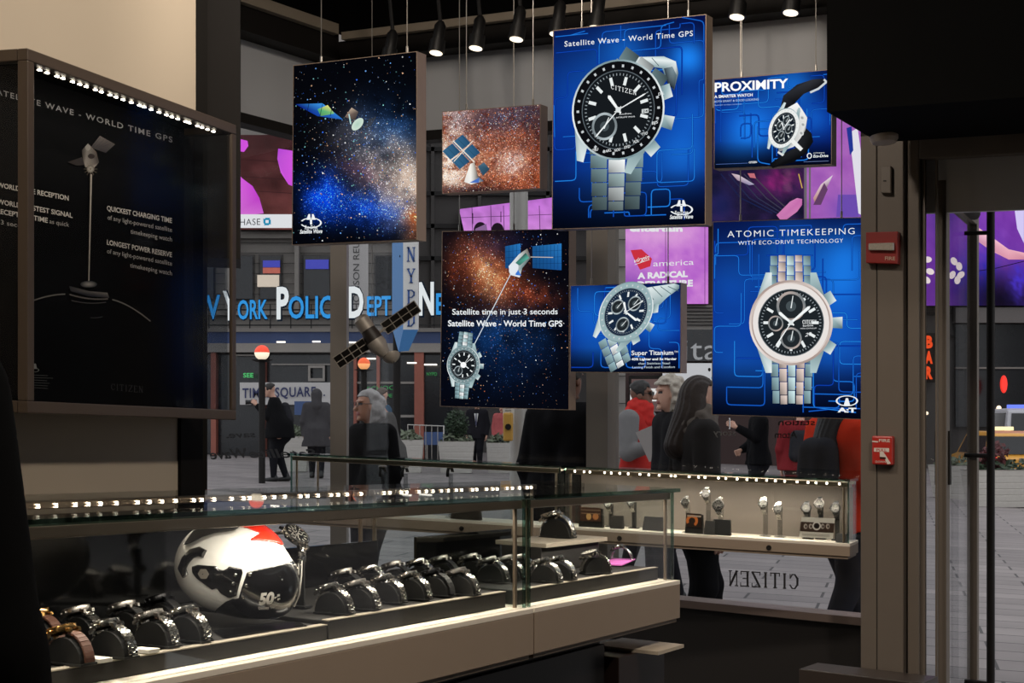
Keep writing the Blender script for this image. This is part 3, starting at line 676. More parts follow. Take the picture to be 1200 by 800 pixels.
# strap at the back, then the head
cv.poly([(722, 74), (738, 67), (778, 66), (792, 72), (795, 86), (790, 106), (782, 96), (776, 80), (750, 76)], [SIL[2], SIL[0], SIL[1], SIL[0], SIL[3], (40, 50, 60), (60, 76, 84), SIL[2], SIL[1]])
cv.poly([(778, 80), (788, 78), (793, 88), (790, 104), (783, 100)], [(50, 60, 70), (130, 150, 158), (90, 110, 118), (34, 44, 54), (20, 26, 34)])
for x in (736, 750, 764): cv.line([(x, 68), (x+8, 77)], .8, (70, 92, 100))
watch(cv, 724.5, 128.5, 49.5, 1.0, 1.10, 14, 0, ((.35, -1.0), 2), ((.25, 1.2), 5, .0), .66, subs=((-.22, .42, .30),), hands=((48, .74), (-52, .40), (208, .8)), links=3, name=(.02, -.40, .62), upend=(.42, -1.16), dnend=(.50, 2.12), fade=.55, lugs=(1,))
cv.text('Eco-Drive', 726, 134.5, 740, 133.5, 1.6, W_, .01); cv.text('SATELLITE WAVE', 722, 138.5, 744, 137.2, 1.5, W_, .01)
cv.poly([(752, 128), (760, 127), (760, 132), (752, 133)], (210, 216, 216)); cv.text('24', 753, 131.8, 759, 131.3, 3, (20, 24, 28), .01)
for st, x, y in (('TYO', 752, 159), ('ADL', 742, 168), ('SYD', 731.5, 174.5), ('NOU', 720, 178), ('AKL', 709.5, 178.8), ('TBU', 694, 178), ('DEL', 771.5, 112), ('BJS', 764, 146)):
    cv.text(st, x, y, x+7, y-1.8, 3.2, (226, 230, 230), .02)
sat_logo(cv, 798.5, 245.5, 13, (('Eco-Drive', .42, .6, .3, .012, .2), ('Satellite Wave', .85, 1.05, .36, .02, .25)), .03)
cv.build('printed_face', t)
# 5. proximity
q = [(836.5, 93), (975, 81), (974.6, 192.5), (836.5, 198)]
t, cv = lightbox('landscape light-box poster of a black-strapped watch under the dark entrance soffit', q, 836, 6.6, (867, 954)); qi = inset(q, .8)
cv.grid(qi, 60, 50, blue_bg(q, [(880, 152, 30, .8), (930, 100, 26, .6), (860, 180, 26, .3), (900, 120, 50, .3), (955, 140, 20, .4)], 43)); circuits(cv, qi, 24, 13)
cv.text('PROXIMITY', 837.5, 107.5, 923.5, 102.5, 10.2, (255, 255, 255), .028, 1.0)
cv.text('A SMARTER WATCH', 837, 115, 882, 112.6, 3.2, W_, .03); cv.text('BOTH SMART & GOOD LOOKING', 837, 120.3, 889, 117.4, 2.4, (190, 214, 240), 0); cv.text('Bluetooth wireless connection', 837, 124, 869, 122.4, 1.6, (150, 180, 220), 0)
bl = (12, 13, 16)
cv.poly([(914, 128), (918, 112), (934, 99), (952, 93), (966, 92), (969, 97), (958, 103), (942, 110), (932, 120), (931, 127)], [(20, 22, 26), (38, 40, 46), (30, 32, 36), (50, 52, 58), (26, 28, 30), bl, bl, (30, 30, 34), bl, bl])
cv.line([(966, 93.5), (968.5, 96), (959, 104), (950, 108)], 2.4, (206, 212, 214))
cv.poly([(940, 146), (951, 156), (953, 166), (944, 180), (930, 190), (905, 197), (902, 192), (922, 178), (934, 172)], [(30, 32, 36), (20, 22, 24), bl, bl, bl, bl, bl, (28, 30, 32), (36, 38, 42)])
cv.poly([(920, 128), (934, 120), (940, 128), (946, 138), (944, 152), (938, 162), (930, 172), (912, 178)], [(240, 240, 238), (250, 250, 248), (190, 190, 188), (230, 230, 228), (150, 150, 150), (220, 220, 218), (240, 240, 238), (130, 130, 130)])
for x, y in ((936, 130), (940, 138), (941, 146), (939, 156)): cv.ell(x, y, 3.2, 2.6, (236, 238, 236), 40, 14, col2=(120, 124, 126))
watch(cv, 918.5, 150.3, 18.5, .84, 1.22, 20, 0, ((0, -.6), 1), ((0, .6), 1), .3, subs=((-.35, -.05, .26), (.36, -.05, .26), (0, .4, .26), (0, -.42, .26)), hands=((20, .6), (-50, .4)), pushers=False, bezel=(236, 238, 236), dial=(18, 26, 36), upend=(0, -.7), dnend=(0, .7))
cv.poly([(930, 163), (941, 174), (938, 177), (926, 166)], (238, 240, 238)); cv.poly([(912, 177), (919, 181), (917, 183), (911, 179)], (220, 222, 220))
cv.ell(948.5, 182.5, 3, 3.4, W_, 0, 20); cv.ell(948.5, 182.5, 2, 2.4, (20, 30, 70), 0, 20); cv.text('Eco-Drive', 953, 184.5, 970.5, 183.8, 3.2, W_, .025, 1, .2); cv.text('CITIZEN', 953, 180, 966, 179.6, 1.3, W_)
cv.text('CITIZEN', 877.5, 191.2, 887, 190.8, 2, W_, .03); cv.line([(839, 192.5), (876, 191)], .4, (90, 120, 190)); cv.line([(942, 189.6), (971, 188.5)], .4, (120, 140, 190))
cv.build('printed_face', t)
# 6. super titanium
q = [(668.2, 334.2), (798, 331), (797.8, 436.8), (668, 436)]
t, cv = lightbox('landscape light-box poster of a tilted steel watch with small white wording at lower right', q, 668, 6.55, (690, 780)); qi = inset(q, .7)
cv.grid(qi, 50, 42, blue_bg(q, [(690, 360, 34, .5), (770, 380, 26, .6), (700, 410, 40, .4), (780, 350, 26, .2)], 47)); circuits(cv, qi, 22, 17)
cv.poly([(742, 352), (752, 338), (770, 335), (790, 332), (796, 334), (796, 338), (782, 348), (770, 360), (766, 366)], [SIL[1], SIL[0], SIL[1], SIL[4], SIL[2], SIL[3], SIL[1], SIL[2], SIL[1]])
for x in (757, 767, 777, 786): cv.line([(x-3, 335.5), (x+9, 351-(x-757)*.35)], .8, (70, 96, 100))
watch(cv, 733.5, 365.5, 29.5, .92, 1.18, 32, 0, ((.3, -.8), 1), ((-.12, 1.75), 4), .5, subs=((.12, -.4, .27), (-.42, .0, .27), (.16, .42, .27)), hands=((95, .6), (-50, .4), (30, .7)), links=3, dial=(24, 40, 62), bezel=(150, 176, 180), upend=(.3, -.95), dnend=(1.06, 1.66), lugs=(1,))
cv.text('Super Titanium', 740, 416, 789, 415.4, 5.2, W_, .012); cv.text('TM', 790, 413, 794.5, 413, 2, W_)
cv.text('40% Lighter and 5x Harder', 740, 422, 793, 421.6, 2.6, W_, .03); cv.text('than Stainless Steel', 748, 427, 785, 426.6, 2.5, (206, 220, 230)); cv.text('Lasting Finish and Comfort', 741, 431.4, 791, 431, 2.5, (206, 220, 230))
cv.build('printed_face', t)
# 7. atomic timekeeping
q = [(835, 259.5), (1018, 254), (1018, 491.6), (834, 486)]
t, cv = lightbox('big light-box poster of a rose-rimmed chronograph watch, beside the taupe entrance pillar', q, 1010, 6.42, (866, 985)); qi = inset(q, .9)
cv.grid(qi, 60, 80, blue_bg(q, [(992, 300, 30, .6), (985, 330, 40, .7), (860, 330, 50, .35), (930, 295, 40, .5), (980, 400, 50, .5), (850, 420, 50, .3), (900, 440, 50, .25)], 51)); circuits(cv, qi, 36, 23)
cv.text('ATOMIC TIMEKEEPING', 852.5, 278, 1001.5, 274.2, 7.4, W_, -.008, 1.2); cv.text('WITH ECO-DRIVE TECHNOLOGY', 865, 287, 988, 284, 4.6, W_, -.006, 1.15)
watch(cv, 927, 378, 45, 1.0, 1.02, 0, 0, ((0, -1.3), 4), ((0, 1.3), 4), .58, rose=True, dial=(30, 36, 40), subs=((0, -.42, .38), (0, .40, .28), (-.40, .02, .2)), hands=((50, .66), (-50, .42), (214, .74)), name=(.48, .03, .36), upend=(0, -1.72), dnend=(0, 2.08))
cv.text('Eco-Drive', 941, 382.5, 953, 382, 1.8, W_, .02); cv.text('RADIO CONTROLLED', 938, 385.5, 957, 385, 1.3, W_); cv.text('21', 943, 394.5, 951, 393, 4, W_, 0, 1, .3)
sat_logo(cv, 992.5, 469.5, 12.5, (), 0, True); cv.text('A:T', 981.5, 482.6, 1003.5, 483, 5, W_, .05)
cv.build('printed_face', t)
# ---------------------------------------------------------------- wall cabinet
M_cab = mat('dark_bronze_cabinet_frame', (84, 72, 62), .38, .25, noise=.06, nscale=15)
M_cabb = mat('black_cabinet_lining', (8, 8, 9), .8, spec=.1)
M_led = mat('led_diode', (255, 246, 230), .5, emit=22, ergb=(255, 240, 216))
def zrow(px, py, D):   # height in the floor frame of a point seen at px,py,D
    p = P(px, py, D); return p.z+K*p.x
C0 = P(32, 500, 4.03); C0.z = 0; Zb, Zt = 1.488, 2.446; CL, CD = 1.03, .19
def cabp(s, d, z): 
    v = C0+A_*s-AN*d; return Vector((v.x, v.y, z-K*v.x))
cab = thing('wall_display_cabinet', 'tall black glass-fronted display cabinet hung on the beige wall at left', 'display cabinet', cabp(0, 0, Zb))
def cbox(mb, s0, s1, d0, d1, z0, z1):
    mb.hexa([cabp(s0, d0, z0), cabp(s1, d0, z0), cabp(s1, d1, z0), cabp(s0, d1, z0), cabp(s0, d0, z1), cabp(s1, d0, z1), cabp(s1, d1, z1), cabp(s0, d1, z1)])
q = MB(); T = .032
cbox(q, 0, CL, 0, T, Zt-T, Zt); cbox(q, 0, CL, 0, T, Zb, Zb+T); cbox(q, 0, T*.9, 0, T, Zb+T, Zt-T); cbox(q, CL-T*.8, CL, 0, .012, Zb+T, Zt-T)
cbox(q, 0, T, T, CD, Zt-T, Zt); cbox(q, 0, T, T, CD, Zb, Zb+T); cbox(q, CL-T, CL, T, CD, Zt-T, Zt); cbox(q, CL-T, CL, T, CD, Zb, Zb+T); cbox(q, 0, T, CD-T*.5, CD, Zb+T, Zt-T)
q.build('frame', M_cab, cab, bevel=.003)
q = MB(); cbox(q, T, CL-T, T, CD, Zb, Zb+.012); cbox(q, T, CL-T, T, CD, Zt-.012, Zt); cbox(q, T, CL-T, CD-.012, CD, Zb+.012, Zt-.012); q.build('lining', M_cabb, cab)
CGL = glass_mat('cabinet_glass', (.82, .83, .84), .006, .15, .09)
q = MB(); cbox(q, T, CL-T, .012, .017, Zb+T, Zt-T); q.build('front_glass', CGL, cab)
for s0, s1, d1 in ((.006, .011, CD-T*.5), (CL-.011, CL-.006, CD-T)):
    q = MB(); cbox(q, s0, s1, T, d1, Zb+T, Zt-T); q.build('side_glass', CGL, cab)
q = MB(); cbox(q, .09, .97, T+.005, T+.009, Zt-T-.002, Zt-T); q.cm = 1
for k in range(26):
    s = .10+.86*k/25+random.uniform(-.008, .008); cbox(q, s-.006, s+.006, T+.004, T+.010, Zt-T-.004, Zt-T)
q.build('led_strip', [M_cab, M_led], cab)
c = cabp(.53, T+.012, Zt-T-.012); l = lamp('led_strip_light', 'AREA', c, c-Vector((0, 0, 1))-AN*.5, .5, (1, .92, .82), .86, .01); zz_ = (Vector((0, 0, 1))+AN*.5); xx = Vector(A_).normalized(); zz_ -= xx*zz_.dot(xx); zz_.normalize(); l.rotation_euler = Matrix((xx, zz_.cross(xx), zz_)).transposed().to_euler()
cv = Canvas(C0-AN*(CD-.0135), AN, .00008); g1 = (236, 226, 212); g2 = (150, 146, 142)
cv.text('SATELLITE WAVE - WORLD TIME GPS', -10, 108.5, 202, 167, 6.4, g2, .012, 1.25)
cv.text('WORLDWIDE RECEPTION', -3, 219, 80.5, 235, 5.6, g1, .02); cv.text('WORLDS FASTEST SIGNAL', -3, 238.5, 85, 255.2, 5.6, g1, .02)
cv.text('RECEPTION TIME', -4, 249.5, 56, 261, 5.6, g1, .02); cv.text('as quick', 58, 261.5, 81, 265.8, 5.2, (200, 192, 182)); cv.text('as 3 seconds', -10, 260.5, 38.5, 269.5, 5.2, (200, 192, 182))
for st, x0, y, b in (('QUICKEST CHARGING TIME', 125.3, 246.4, 1), ('of any light-powered satellite', 126, 257, 0), ('timekeeping watch', 153, 273.4, 0), ('LONGEST POWER RESERVE', 125.3, 286.4, 1), ('of any light-powered satellite', 125.5, 296.4, 0), ('timekeeping watch', 152.5, 313, 0)):
    cv.text(st, x0, y, 201.5, y+(201.5-x0)*.195, 5.6 if b else 5.2, g1 if b else (206, 198, 188), .02 if b else 0)
cv.poly([(106, 173), (117, 159), (135, 169), (124, 179)], [(50, 42, 36), (96, 80, 70), (70, 58, 50), (40, 34, 30)]); cv.poly([(79, 190), (96, 184), (100, 193), (90, 194)], (54, 46, 40))
for k in range(4): cv.line([(109+4*k, 172-2.4*k+k*2.2), (118+4*k, 161+2.3*k)], .4, (24, 20, 18))
cv.poly([(96, 176), (103, 168), (113, 178), (116, 190), (110, 197), (100, 196), (97, 186)], [(60, 50, 44), (150, 140, 128), (110, 90, 70), (70, 60, 52), (210, 200, 186), (170, 160, 148), (90, 80, 70)])
cv.ell(103, 173, 3, 3.6, (176, 168, 156)); cv.ell(107, 183, 4, 3, (60, 46, 36))
cv.ell(106, 198, 4.6, 4.6, (90, 80, 66), 0, 20, col2=(255, 250, 236)); 
for a in range(0, 360, 30): cv.line([(106, 198), (106+8*math.cos(math.radians(a)), 198+8*math.sin(math.radians(a)))], .4, (140, 126, 106))
cv.poly([(105.9, 204), (108, 204), (104.6, 334), (103.4, 334)], (196, 184, 168)); cv.ell(104, 333, 10, 4, (14, 14, 15), 0, 24, col2=(190, 182, 170))
def arc(p0, p1, p2, n=12): return [((1-t)**2*p0[0]+2*t*(1-t)*p1[0]+t*t*p2[0], (1-t)**2*p0[1]+2*t*(1-t)*p1[1]+t*t*p2[1]) for t in [k/n for k in range(n+1)]]
cv.line(arc((34, 354), (56, 345), (76, 344.5)), 1.4, (150, 142, 132)); cv.line(arc((132, 351), (152, 356), (176, 376)), 1.4, (150, 142, 132))
cv.poly([(81, 335), (104, 341), (126, 343), (128, 349), (104, 347), (83, 341)], [(60, 58, 56), (120, 112, 104), (150, 140, 130), (60, 56, 52), (30, 28, 28), (50, 48, 46)])
cv.line(arc((82, 345), (104, 352), (126, 350)), 1.6, (130, 120, 110)); cv.line(arc((84, 352), (104, 357), (124, 354)), 1, (92, 86, 80)); cv.line(arc((106, 372), (112, 373), (120, 371)), .8, (80, 78, 76))
cv.ring(40.5, 433.5, 5.4, 2.4, .9, (170, 166, 160)); cv.poly([(38, 432), (39.5, 426), (42, 426), (43.5, 432)], (170, 166, 160))
for k, (a, b) in enumerate(((32, 56), (32, 62), (38, 55), (36, 58), (39, 56), (39, 56))): cv.line([(a, 439+3*k), (b, 440+3*k)], .5, (110, 108, 104))
cv.serif('CITIZEN', 130, 456.5, 167.5, 460, 7.2, (60, 58, 56)); cv.build('backdrop_print', cab, PRINT)

# ---------------------------------------------------------------- watches
M_gold = mat('gold_plate', (214, 170, 108), .22, 1.0); M_ss = mat('polished_steel', (206, 202, 196), .2, 1.0); M_dss = mat('satin_steel', (150, 146, 142), .35, 1.0)
M_dial = mat('black_dial', (14, 14, 18), .5, spec=.25); M_mark = mat('dial_markers', (230, 226, 216), .4); M_rub = mat('black_rubber', (16, 16, 17), .55); M_lea = mat('brown_leather', (74, 42, 28), .6, noise=.2)
M_cush = mat('black_leatherette', (7, 7, 7), .55, noise=.1, nscale=60); M_wht = mat('white_card', (222, 216, 206), .6); M_cham = mat('champagne_dial', (190, 170, 140), .3)
AX, AZ = .040, .046
def arch(t, g=0): return Vector(((AX+g)*math.cos(t), 0, (AZ+g)*math.sin(t)))
def make_watch(label, group, mcase, mstrap, mdial, strap='link', r=.0235):
    root = thing('wristwatch', label, 'watch', (0, -50, 0), group)
    ht = math.radians(112); c = arch(ht, .006); nrm = Vector((math.cos(ht)*.8, 0, math.sin(ht))).normalized()
    M = Matrix.Translation(c) @ nrm.to_track_quat('Z', 'Y').to_matrix().to_4x4(); O = parent_loc(root); M = Matrix.Translation(O) @ M
    q = MB(); q.lathe([(r*.8, -.005), (r, -.003), (r*1.04, .002), (r*1.0, .0065), (r*.88, .0078), (r*.86, .006)], 28, M, cap=False)
    for k in range(36):
        a = 2*math.pi*k/36; q.box(M @ Vector((r*.99*math.cos(a), r*.99*math.sin(a), .0062)), .0016, .0016, .002)
    for sx in (-1, 1):
        for sy in (-1, 1): q.obox(M @ Vector((sy*r*.42-.003, sx*r*.8, -.004)), (M.to_3x3() @ Vector((.006, 0, 0))), (M.to_3x3() @ Vector((0, sx*r*.42, -.004))), (M.to_3x3() @ Vector((0, 0, .006))))
    q.build('watch_case', mcase, root, smooth=True)
    q = MB(); q.lathe([(r*.9, .0052), (r*.9, .006), (.0001, .006)], 28, M); q.cm = 1
    for k in range(12):
        a = 2*math.pi*k/12; p = M @ Vector((r*.68*math.cos(a), r*.68*math.sin(a), .0063)); R3 = M.to_3x3() @ Matrix.Rotation(a, 3, 'Z'); q.box(p, .006, .0015, .0006, R3)
    for a, l in ((.9, .55), (2.5, .38)):
        R3 = M.to_3x3() @ Matrix.Rotation(a, 3, 'Z'); q.box(M @ Vector((r*l/2*math.cos(a), r*l/2*math.sin(a), .0066)), r*l, .0014, .0006, R3)
    for sx, sy in ((.35, 0), (-.35, 0), (0, -.35)):
        q.lathe([(r*.2, .0061), (r*.2, .0066), (r*.15, .0066)], 14, M @ Matrix.Translation((r*sx, r*sy, 0)), cap=False)
    q.build('dial', [mdial, M_mark], root)
    q = MB(); q.lathe([(.0028, 0), (.0034, .001), (.0034, .004), (.0028, .005)], 12, M @ Matrix.Translation((r*1.0, 0, .001)) @ Matrix.Rotation(math.pi/2, 4, 'Y'))
    for a in (.5, -.5): q.lathe([(.002, 0), (.002, .004)], 10, M @ Matrix.Rotation(a, 4, 'Z') @ Matrix.Translation((r*1.0, 0, .001)) @ Matrix.Rotation(math.pi/2, 4, 'Y'))
    q.build('crown', mcase, root, smooth=True)
    lo, hi = ht-math.radians(27), ht+math.radians(27)
    def strapseg(t0, t1, g0, g1, y0, y1):
        a, b = arch(t0, g0), arch(t1, g0); d, e = arch(t1, g1), arch(t0, g1); s = [O+p+Vector((0, y0, 0)) for p in (a, b, d, e)]; q.prism(s, (0, y1-y0, 0))
    for side in (0, 1):
        q = MB()
        if strap == 'link':
            n = 9; w = .0105
            for k in range(n):
                t0, t1 = (lo*(1-k/n)+math.radians(3)*(k/n), lo*(1-(k+.86)/n)+math.radians(3)*((k+.86)/n)) if side == 0 else (hi+(math.radians(176)-hi)*k/n, hi+(math.radians(176)-hi)*(k+.86)/n)
                sh = abs(t1-t0)*.5*(1 if t1 > t0 else -1)
                strapseg(t0, t1, .0, .0045, -w, -w*.34); strapseg(t0+sh*.9, t1+sh*.9, .0, .0052, -w*.36, w*.36); strapseg(t0, t1, .0, .0045, w*.34, w)
        else:
            a, b = (math.radians(2), lo) if side == 0 else (hi, math.radians(178))
            for k in range(8): strapseg(a+(b-a)*k/8, a+(b-a)*(k+1)/8, .0, .0042, -.0105, .0105)
        q.build('bracelet' if strap == 'link' else 'strap', mstrap, root, bevel=.0008, seg=1)
    return root
W_steel = make_watch('x', None, M_ss, M_ss, M_dial); W_sat = make_watch('x', None, M_dss, M_ss, M_dial, r=.0245)
W_gold = make_watch('x', None, M_gold, M_lea, M_cham, 'band'); W_rub = make_watch('x', None, M_dss, M_rub, M_dial, 'band', .0245); W_blk = make_watch('x', None, mat('black_ion_case', (40, 40, 42), .3, .9), M_rub, M_dial, 'band', .024)
PROTO = [W_steel, W_sat, W_gold, W_rub, W_blk]
def make_cushion():
    root = thing('watch_cushion', 'x', 'watch stand', (0, -50, 0), 'black watch cushions'); O = parent_loc(root)
    q = MB(); n = 14; g = -.0008; out = [O+arch(math.pi*k/n, g)+Vector((0, -.017, 0)) for k in range(n+1)]; inn = [O+Vector((p.x*.25, -.017, p.z*.12)) for p in [arch(math.pi*k/n) for k in range(n, -1, -1)]]
    for k in range(n):
        q.prism([out[k], out[k+1], inn[n-k-1], inn[n-k]], (0, .034, 0))
    q.build('arch', M_cush, root); q = MB(); q.box(O+Vector((0, 0, .002)), .084, .038, .004); q.build('foot', M_cush, root, bevel=.001); return root
CUSH = make_cushion()

# ---------------------------------------------------------------- glass counters
M_base = mat('taupe_counter_laminate', (150, 133, 116), .5, noise=.04, nscale=10); M_ledge = mat('white_counter_ledge', (236, 226, 210), .4); M_rail = mat('satin_rail', (168, 150, 132), .28, .85, noise=.05, nscale=30)
M_panel = mat('black_back_panel', (12, 12, 13), .08, coat=.3); M_tray = mat('charcoal_tray_felt', (24, 22, 21), .75, noise=.15, nscale=40); M_edge = mat('pale_tray_edge', (156, 146, 132), .5); M_plinth = mat('black_counter_plinth', (20, 17, 16), .4)
O1 = P(797, 500, 4.6); O1.z = 0; ZG, ZT = 1.06, 1.335
def cp(s, b, z, O=None, u=None, n=None):
    v = (O or O1)-(u or U_)*s-(n or UN)*b; return Vector((v.x, v.y, z-K*v.x))
class Frame:
    def __init__(s, O, u, n): s.O, s.u, s.n = O, u, n
    def p(s, a, b, z): 
        v = s.O-s.u*a-s.n*b; return Vector((v.x, v.y, z-K*v.x))
    def box(s, mb, a0, a1, b0, b1, z0, z1):
        p = s.p; mb.hexa([p(a0, b0, z0), p(a1, b0, z0), p(a1, b1, z0), p(a0, b1, z0), p(a0, b0, z1), p(a1, b0, z1), p(a1, b1, z1), p(a0, b1, z1)])
    def s_at(s, px, b):    # distance along the counter where depth-line b is seen at column px
        k = (px-600)/F; A = s.O-s.n*b; return (A.x-k*A.y)/(s.u.x-k*s.u.y)
FC = Frame(O1, U_, UN); DEP = .50
def counter(fr, name, label, cat, a0, a1, dep, zg, zt, zb, group=None, leds=True, backled=True, lock=(), front_leds=False):
    t = thing(name, label, cat, fr.p((a0+a1)/2, dep/2, zb), group)
    q = MB(); fr.box(q, a0, a1, 0, dep, zb+.012, zg-.012); fr.box(q, a0+.008, a1-.008, .008, dep-.008, zb, zb+.012); q.build('base', M_base, t, bevel=.002)
    q = MB(); fr.box(q, a0, a1, 0, dep, zg-.012, zg); q.build('ledge', M_ledge, t, bevel=.001)
    q = MB(); fr.box(q, a0+.006, a1-.006, .018, .025, zg, zt-.012); q.build('front_glass', GLASS, t)
    for k, a in enumerate((a0+.006, a1-.012)):
        q = MB(); fr.box(q, a, a+.006, .026, dep-.02, zg, zt-.012); q.build('end_glass', GLASS, t)
        q = MB(); fr.box(q, a, a+.006, .0175, .0255, zg, zt-.012); q.build('glass_edge', GLASSG, t)
    q = MB(); fr.box(q, a0, a1, 0, dep, zt-.011, zt); q.build('top_glass', GLASS, t)
    q = MB(); fr.box(q, a0, a1, -.0012, .0, zt-.011, zt); q.build('top_edge', GLASSG, t)
    q = MB(); fr.box(q, a0+.01, a1-.01, .026, .046, zt-.034, zt-.012); q.build('front_rail', M_rail, t, bevel=.003)
    q = MB(); fr.box(q, a0+.01, a1-.01, dep-.025, dep-.008, zt-.028, zt-.012); q.build('back_rail', M_rail, t, bevel=.003)
    for a in (a0+.03, a1-.03):
        for b in (.036, dep-.016):
            q = MB(); q.tube([fr.p(a, b, zg), fr.p(a, b, zt-.02)], .0055, 10); q.build('post', M_rail, t, smooth=True)
    n = int((a1-a0)/.045); rr = random.Random(n)
    for use, b0, b1, zz in ((leds, .046, .049, zt-.024), (backled, dep-.029, dep-.025, zt-.021), (front_leds, .0251, .0259, zt-.022)):
        if not use: continue
        q = MB(); fr.box(q, a0+.02, a1-.02, b0+.0005, b1, zz-.002, zz+.002); q.cm = 1
        for k in range(n):
            a = a0+.03+(a1-a0-.06)*(k+.5+rr.uniform(-.3, .3))/n; fr.box(q, a-.0035, a+.0035, b0, b1+.0005, zz-.0035, zz+.0035)
        q.build('led_strip', [M_rail, M_led], t)
        if leds and use == leds and b0 == .046:
            c = fr.p((a0+a1)/2, .052, zz-.004); l = lamp('led_strip_light', 'AREA', c, c+Vector((0, 0, -1))-fr.n*.1, 3.0*(a1-a0), (1, .9, .76), a1-a0-.06, .012); xx = Vector(fr.u); zz_ = Vector((0, 0, 1))+fr.n*.1; l.data.spread = 2.7; zz_ -= xx*(zz_.dot(xx)/xx.dot(xx)); xx.normalize(); zz_.normalize(); yy = zz_.cross(xx)
            l.rotation_euler = Matrix((xx, yy, zz_)).transposed().to_euler()
    for px in lock:
        a = fr.s_at(px, 0); c = fr.p(a, 0, (zb+zg)/2-.004); q = MB(); q.tube([c+fr.n*-.002, c+fr.n*.004], .011, 16); q.build('lock', M_dark, t)
    return t
S1 = FC.s_at(626, 0)
c2 = counter(FC, 'display_counter', 'short glass watch counter with a pink card, right of the counter holding the helmet', 'display counter', 0, S1-.003, DEP, ZG, ZT, .935, 'front glass counters')
c1 = counter(FC, 'display_counter', 'long glass watch counter in the foreground with the white helmet inside', 'display counter', S1+.003, 2.75, DEP, ZG, ZT, .935, 'front glass counters')
for t, a0, a1, zt in ((c1, S1+.012, FC.s_at(262, .40), 1.195), (c1, FC.s_at(262, .40)+.01, 2.72, 1.30), (c2, FC.s_at(615, .40), FC.s_at(505, .40), 1.195)):
    q = MB(); FC.box(q, a0, a1, .445, .453, ZG, zt); q.build('back_panel', M_panel, t)
# cabinet body under the counters
t = thing('counter_plinth', 'black cabinet base under the glass counters', 'cabinet', FC.p(1.4, .3, 0))
q = MB(); FC.box(q, .36, 2.75, .10, .46, FLZ, .93); q.build('carcass', M_plinth, t)
q = MB(); FC.box(q, .36, 1.2, .085, .098, FLZ+.08, .90); FC.box(q, 1.21, 2.1, .085, .098, FLZ+.08, .90); q.build('door', M_plinth, t, bevel=.002)
q = MB(); FC.box(q, .02, .22, -.02, .18, .8625, .8725); o = q.build('leaflet_shelf', mat('pale_shelf', (190, 176, 156), .5), None); tag(o, 'small pale shelf tongue sticking out under the right end of the glass counter', 'shelf')
q = MB(); FC.box(q, .0, .34, .05, .44, FLZ, .862); o = q.build('stock_cabinet', mat('dark_walnut_veneer', (36, 24, 20), .4, noise=.3, nscale=6), None, bevel=.003); tag(o, 'low dark brown cabinet under the right end of the glass counter', 'cabinet')
# trays
def tray(label, a0, a1, zt):
    t = thing('display_tray', label, 'tray', FC.p((a0+a1)/2, .25, ZG+.0005), 'display trays inside the counters')
    q = MB(); FC.box(q, a0, a1, .055, .44, ZG+.0005, zt); q.build('body', M_tray, t, bevel=.002)
    q = MB(); FC.box(q, a0, a1, .054, .072, zt, zt+.002); q.build('edge_strip', M_edge, t); return zt+.002
ZA = tray('charcoal tray under the white helmet, nearest the camera', FC.s_at(384, .055)+.002, 2.68, 1.090)
ZB = tray('charcoal tray of steel watches right of the helmet', S1+.045, FC.s_at(384, .055)-.004, 1.098)
ZC = tray('charcoal tray in the short counter with the pink card', FC.s_at(771, .055), S1-.02, 1.096)
def on(px, py, z):
    D = (CZ-z)/(((py-500)-K*(px-600))/F); return Vector(((px-600)/F*D, D, z-K*(px-600)/F*D))
RZ = math.atan2(UN.y, UN.x)
ORD = ['first', 'second', 'third', 'fourth', 'fifth', 'sixth', 'seventh', 'eighth', 'ninth']
ws = 0
def put_watch(proto, px, py, z, label, group, rz=RZ, sc_=1.0, cushion=True, lab2=None, lift=0):
    p = on(px, py, z); w = dup(proto, p+Vector((0, 0, .0045 if cushion else .001+lift)), rz, label, sc_); w['group'] = group; w['category'] = 'watch'
    if cushion:
        c = dup(CUSH, p+Vector((0, 0, .0005)), rz, lab2 or ('black arch cushion under the '+label.split(',')[0].replace('wristwatch', 'watch')), sc_*.985); c['category'] = 'watch stand'
    return w
G = 'watches on cushions along the near tray'
for pr, px, py, la in ((W_gold, 82, 778, 'gold wristwatch with brown strap, nearest the left glass corner'), (W_gold, 50, 757, 'gold wristwatch cut by the left glass post'),
        (W_steel, 133, 770, 'big steel wristwatch by the first white price tag, front row'), (W_sat, 184, 757, 'steel wristwatch by the second white price tag, front row'),
        (W_steel, 222, 751, 'steel wristwatch just left of the helmet, end of the front row'), (W_sat, 98, 752, 'steel wristwatch behind the gold one'),
        (W_rub, 152, 745, 'dark wristwatch between the two price tags, back row'), (W_blk, 194, 735, 'black wristwatch just behind the second front-row steel one')):
    put_watch(pr, px, py, ZA, la, G)
G = 'watches on cushions right of the helmet'
for k, (px, py) in enumerate(((392, 719), (424, 714), (455, 706), (485, 702), (542, 697))):
    put_watch((W_steel, W_sat, W_steel, W_steel, W_sat)[k], px, py, ZB, '%s steel wristwatch from the helmet, front row of the middle tray' % ORD[k] if k < 4 else 'steel wristwatch at the right end of the middle tray, front row', G)
put_watch(W_blk, 512, 698, ZB, 'black strapped wristwatch among the steel ones, front row of the middle tray', G)
for k, (px, py) in enumerate(((408, 699), (438, 694), (466, 688), (494, 684), (521, 680), (556, 677))):
    put_watch((W_rub, W_steel, W_rub, W_steel, W_rub, W_sat)[k], px, py, ZB, '%s wristwatch from the helmet, back row of the middle tray' % ORD[k], G)
G = 'watches on cushions in the short counter'
for k, (px, py) in enumerate(((640, 682), (657, 679))):
    put_watch(W_steel, px, py, ZC, '%s steel wristwatch from the left in the short counter' % ORD[k], G)
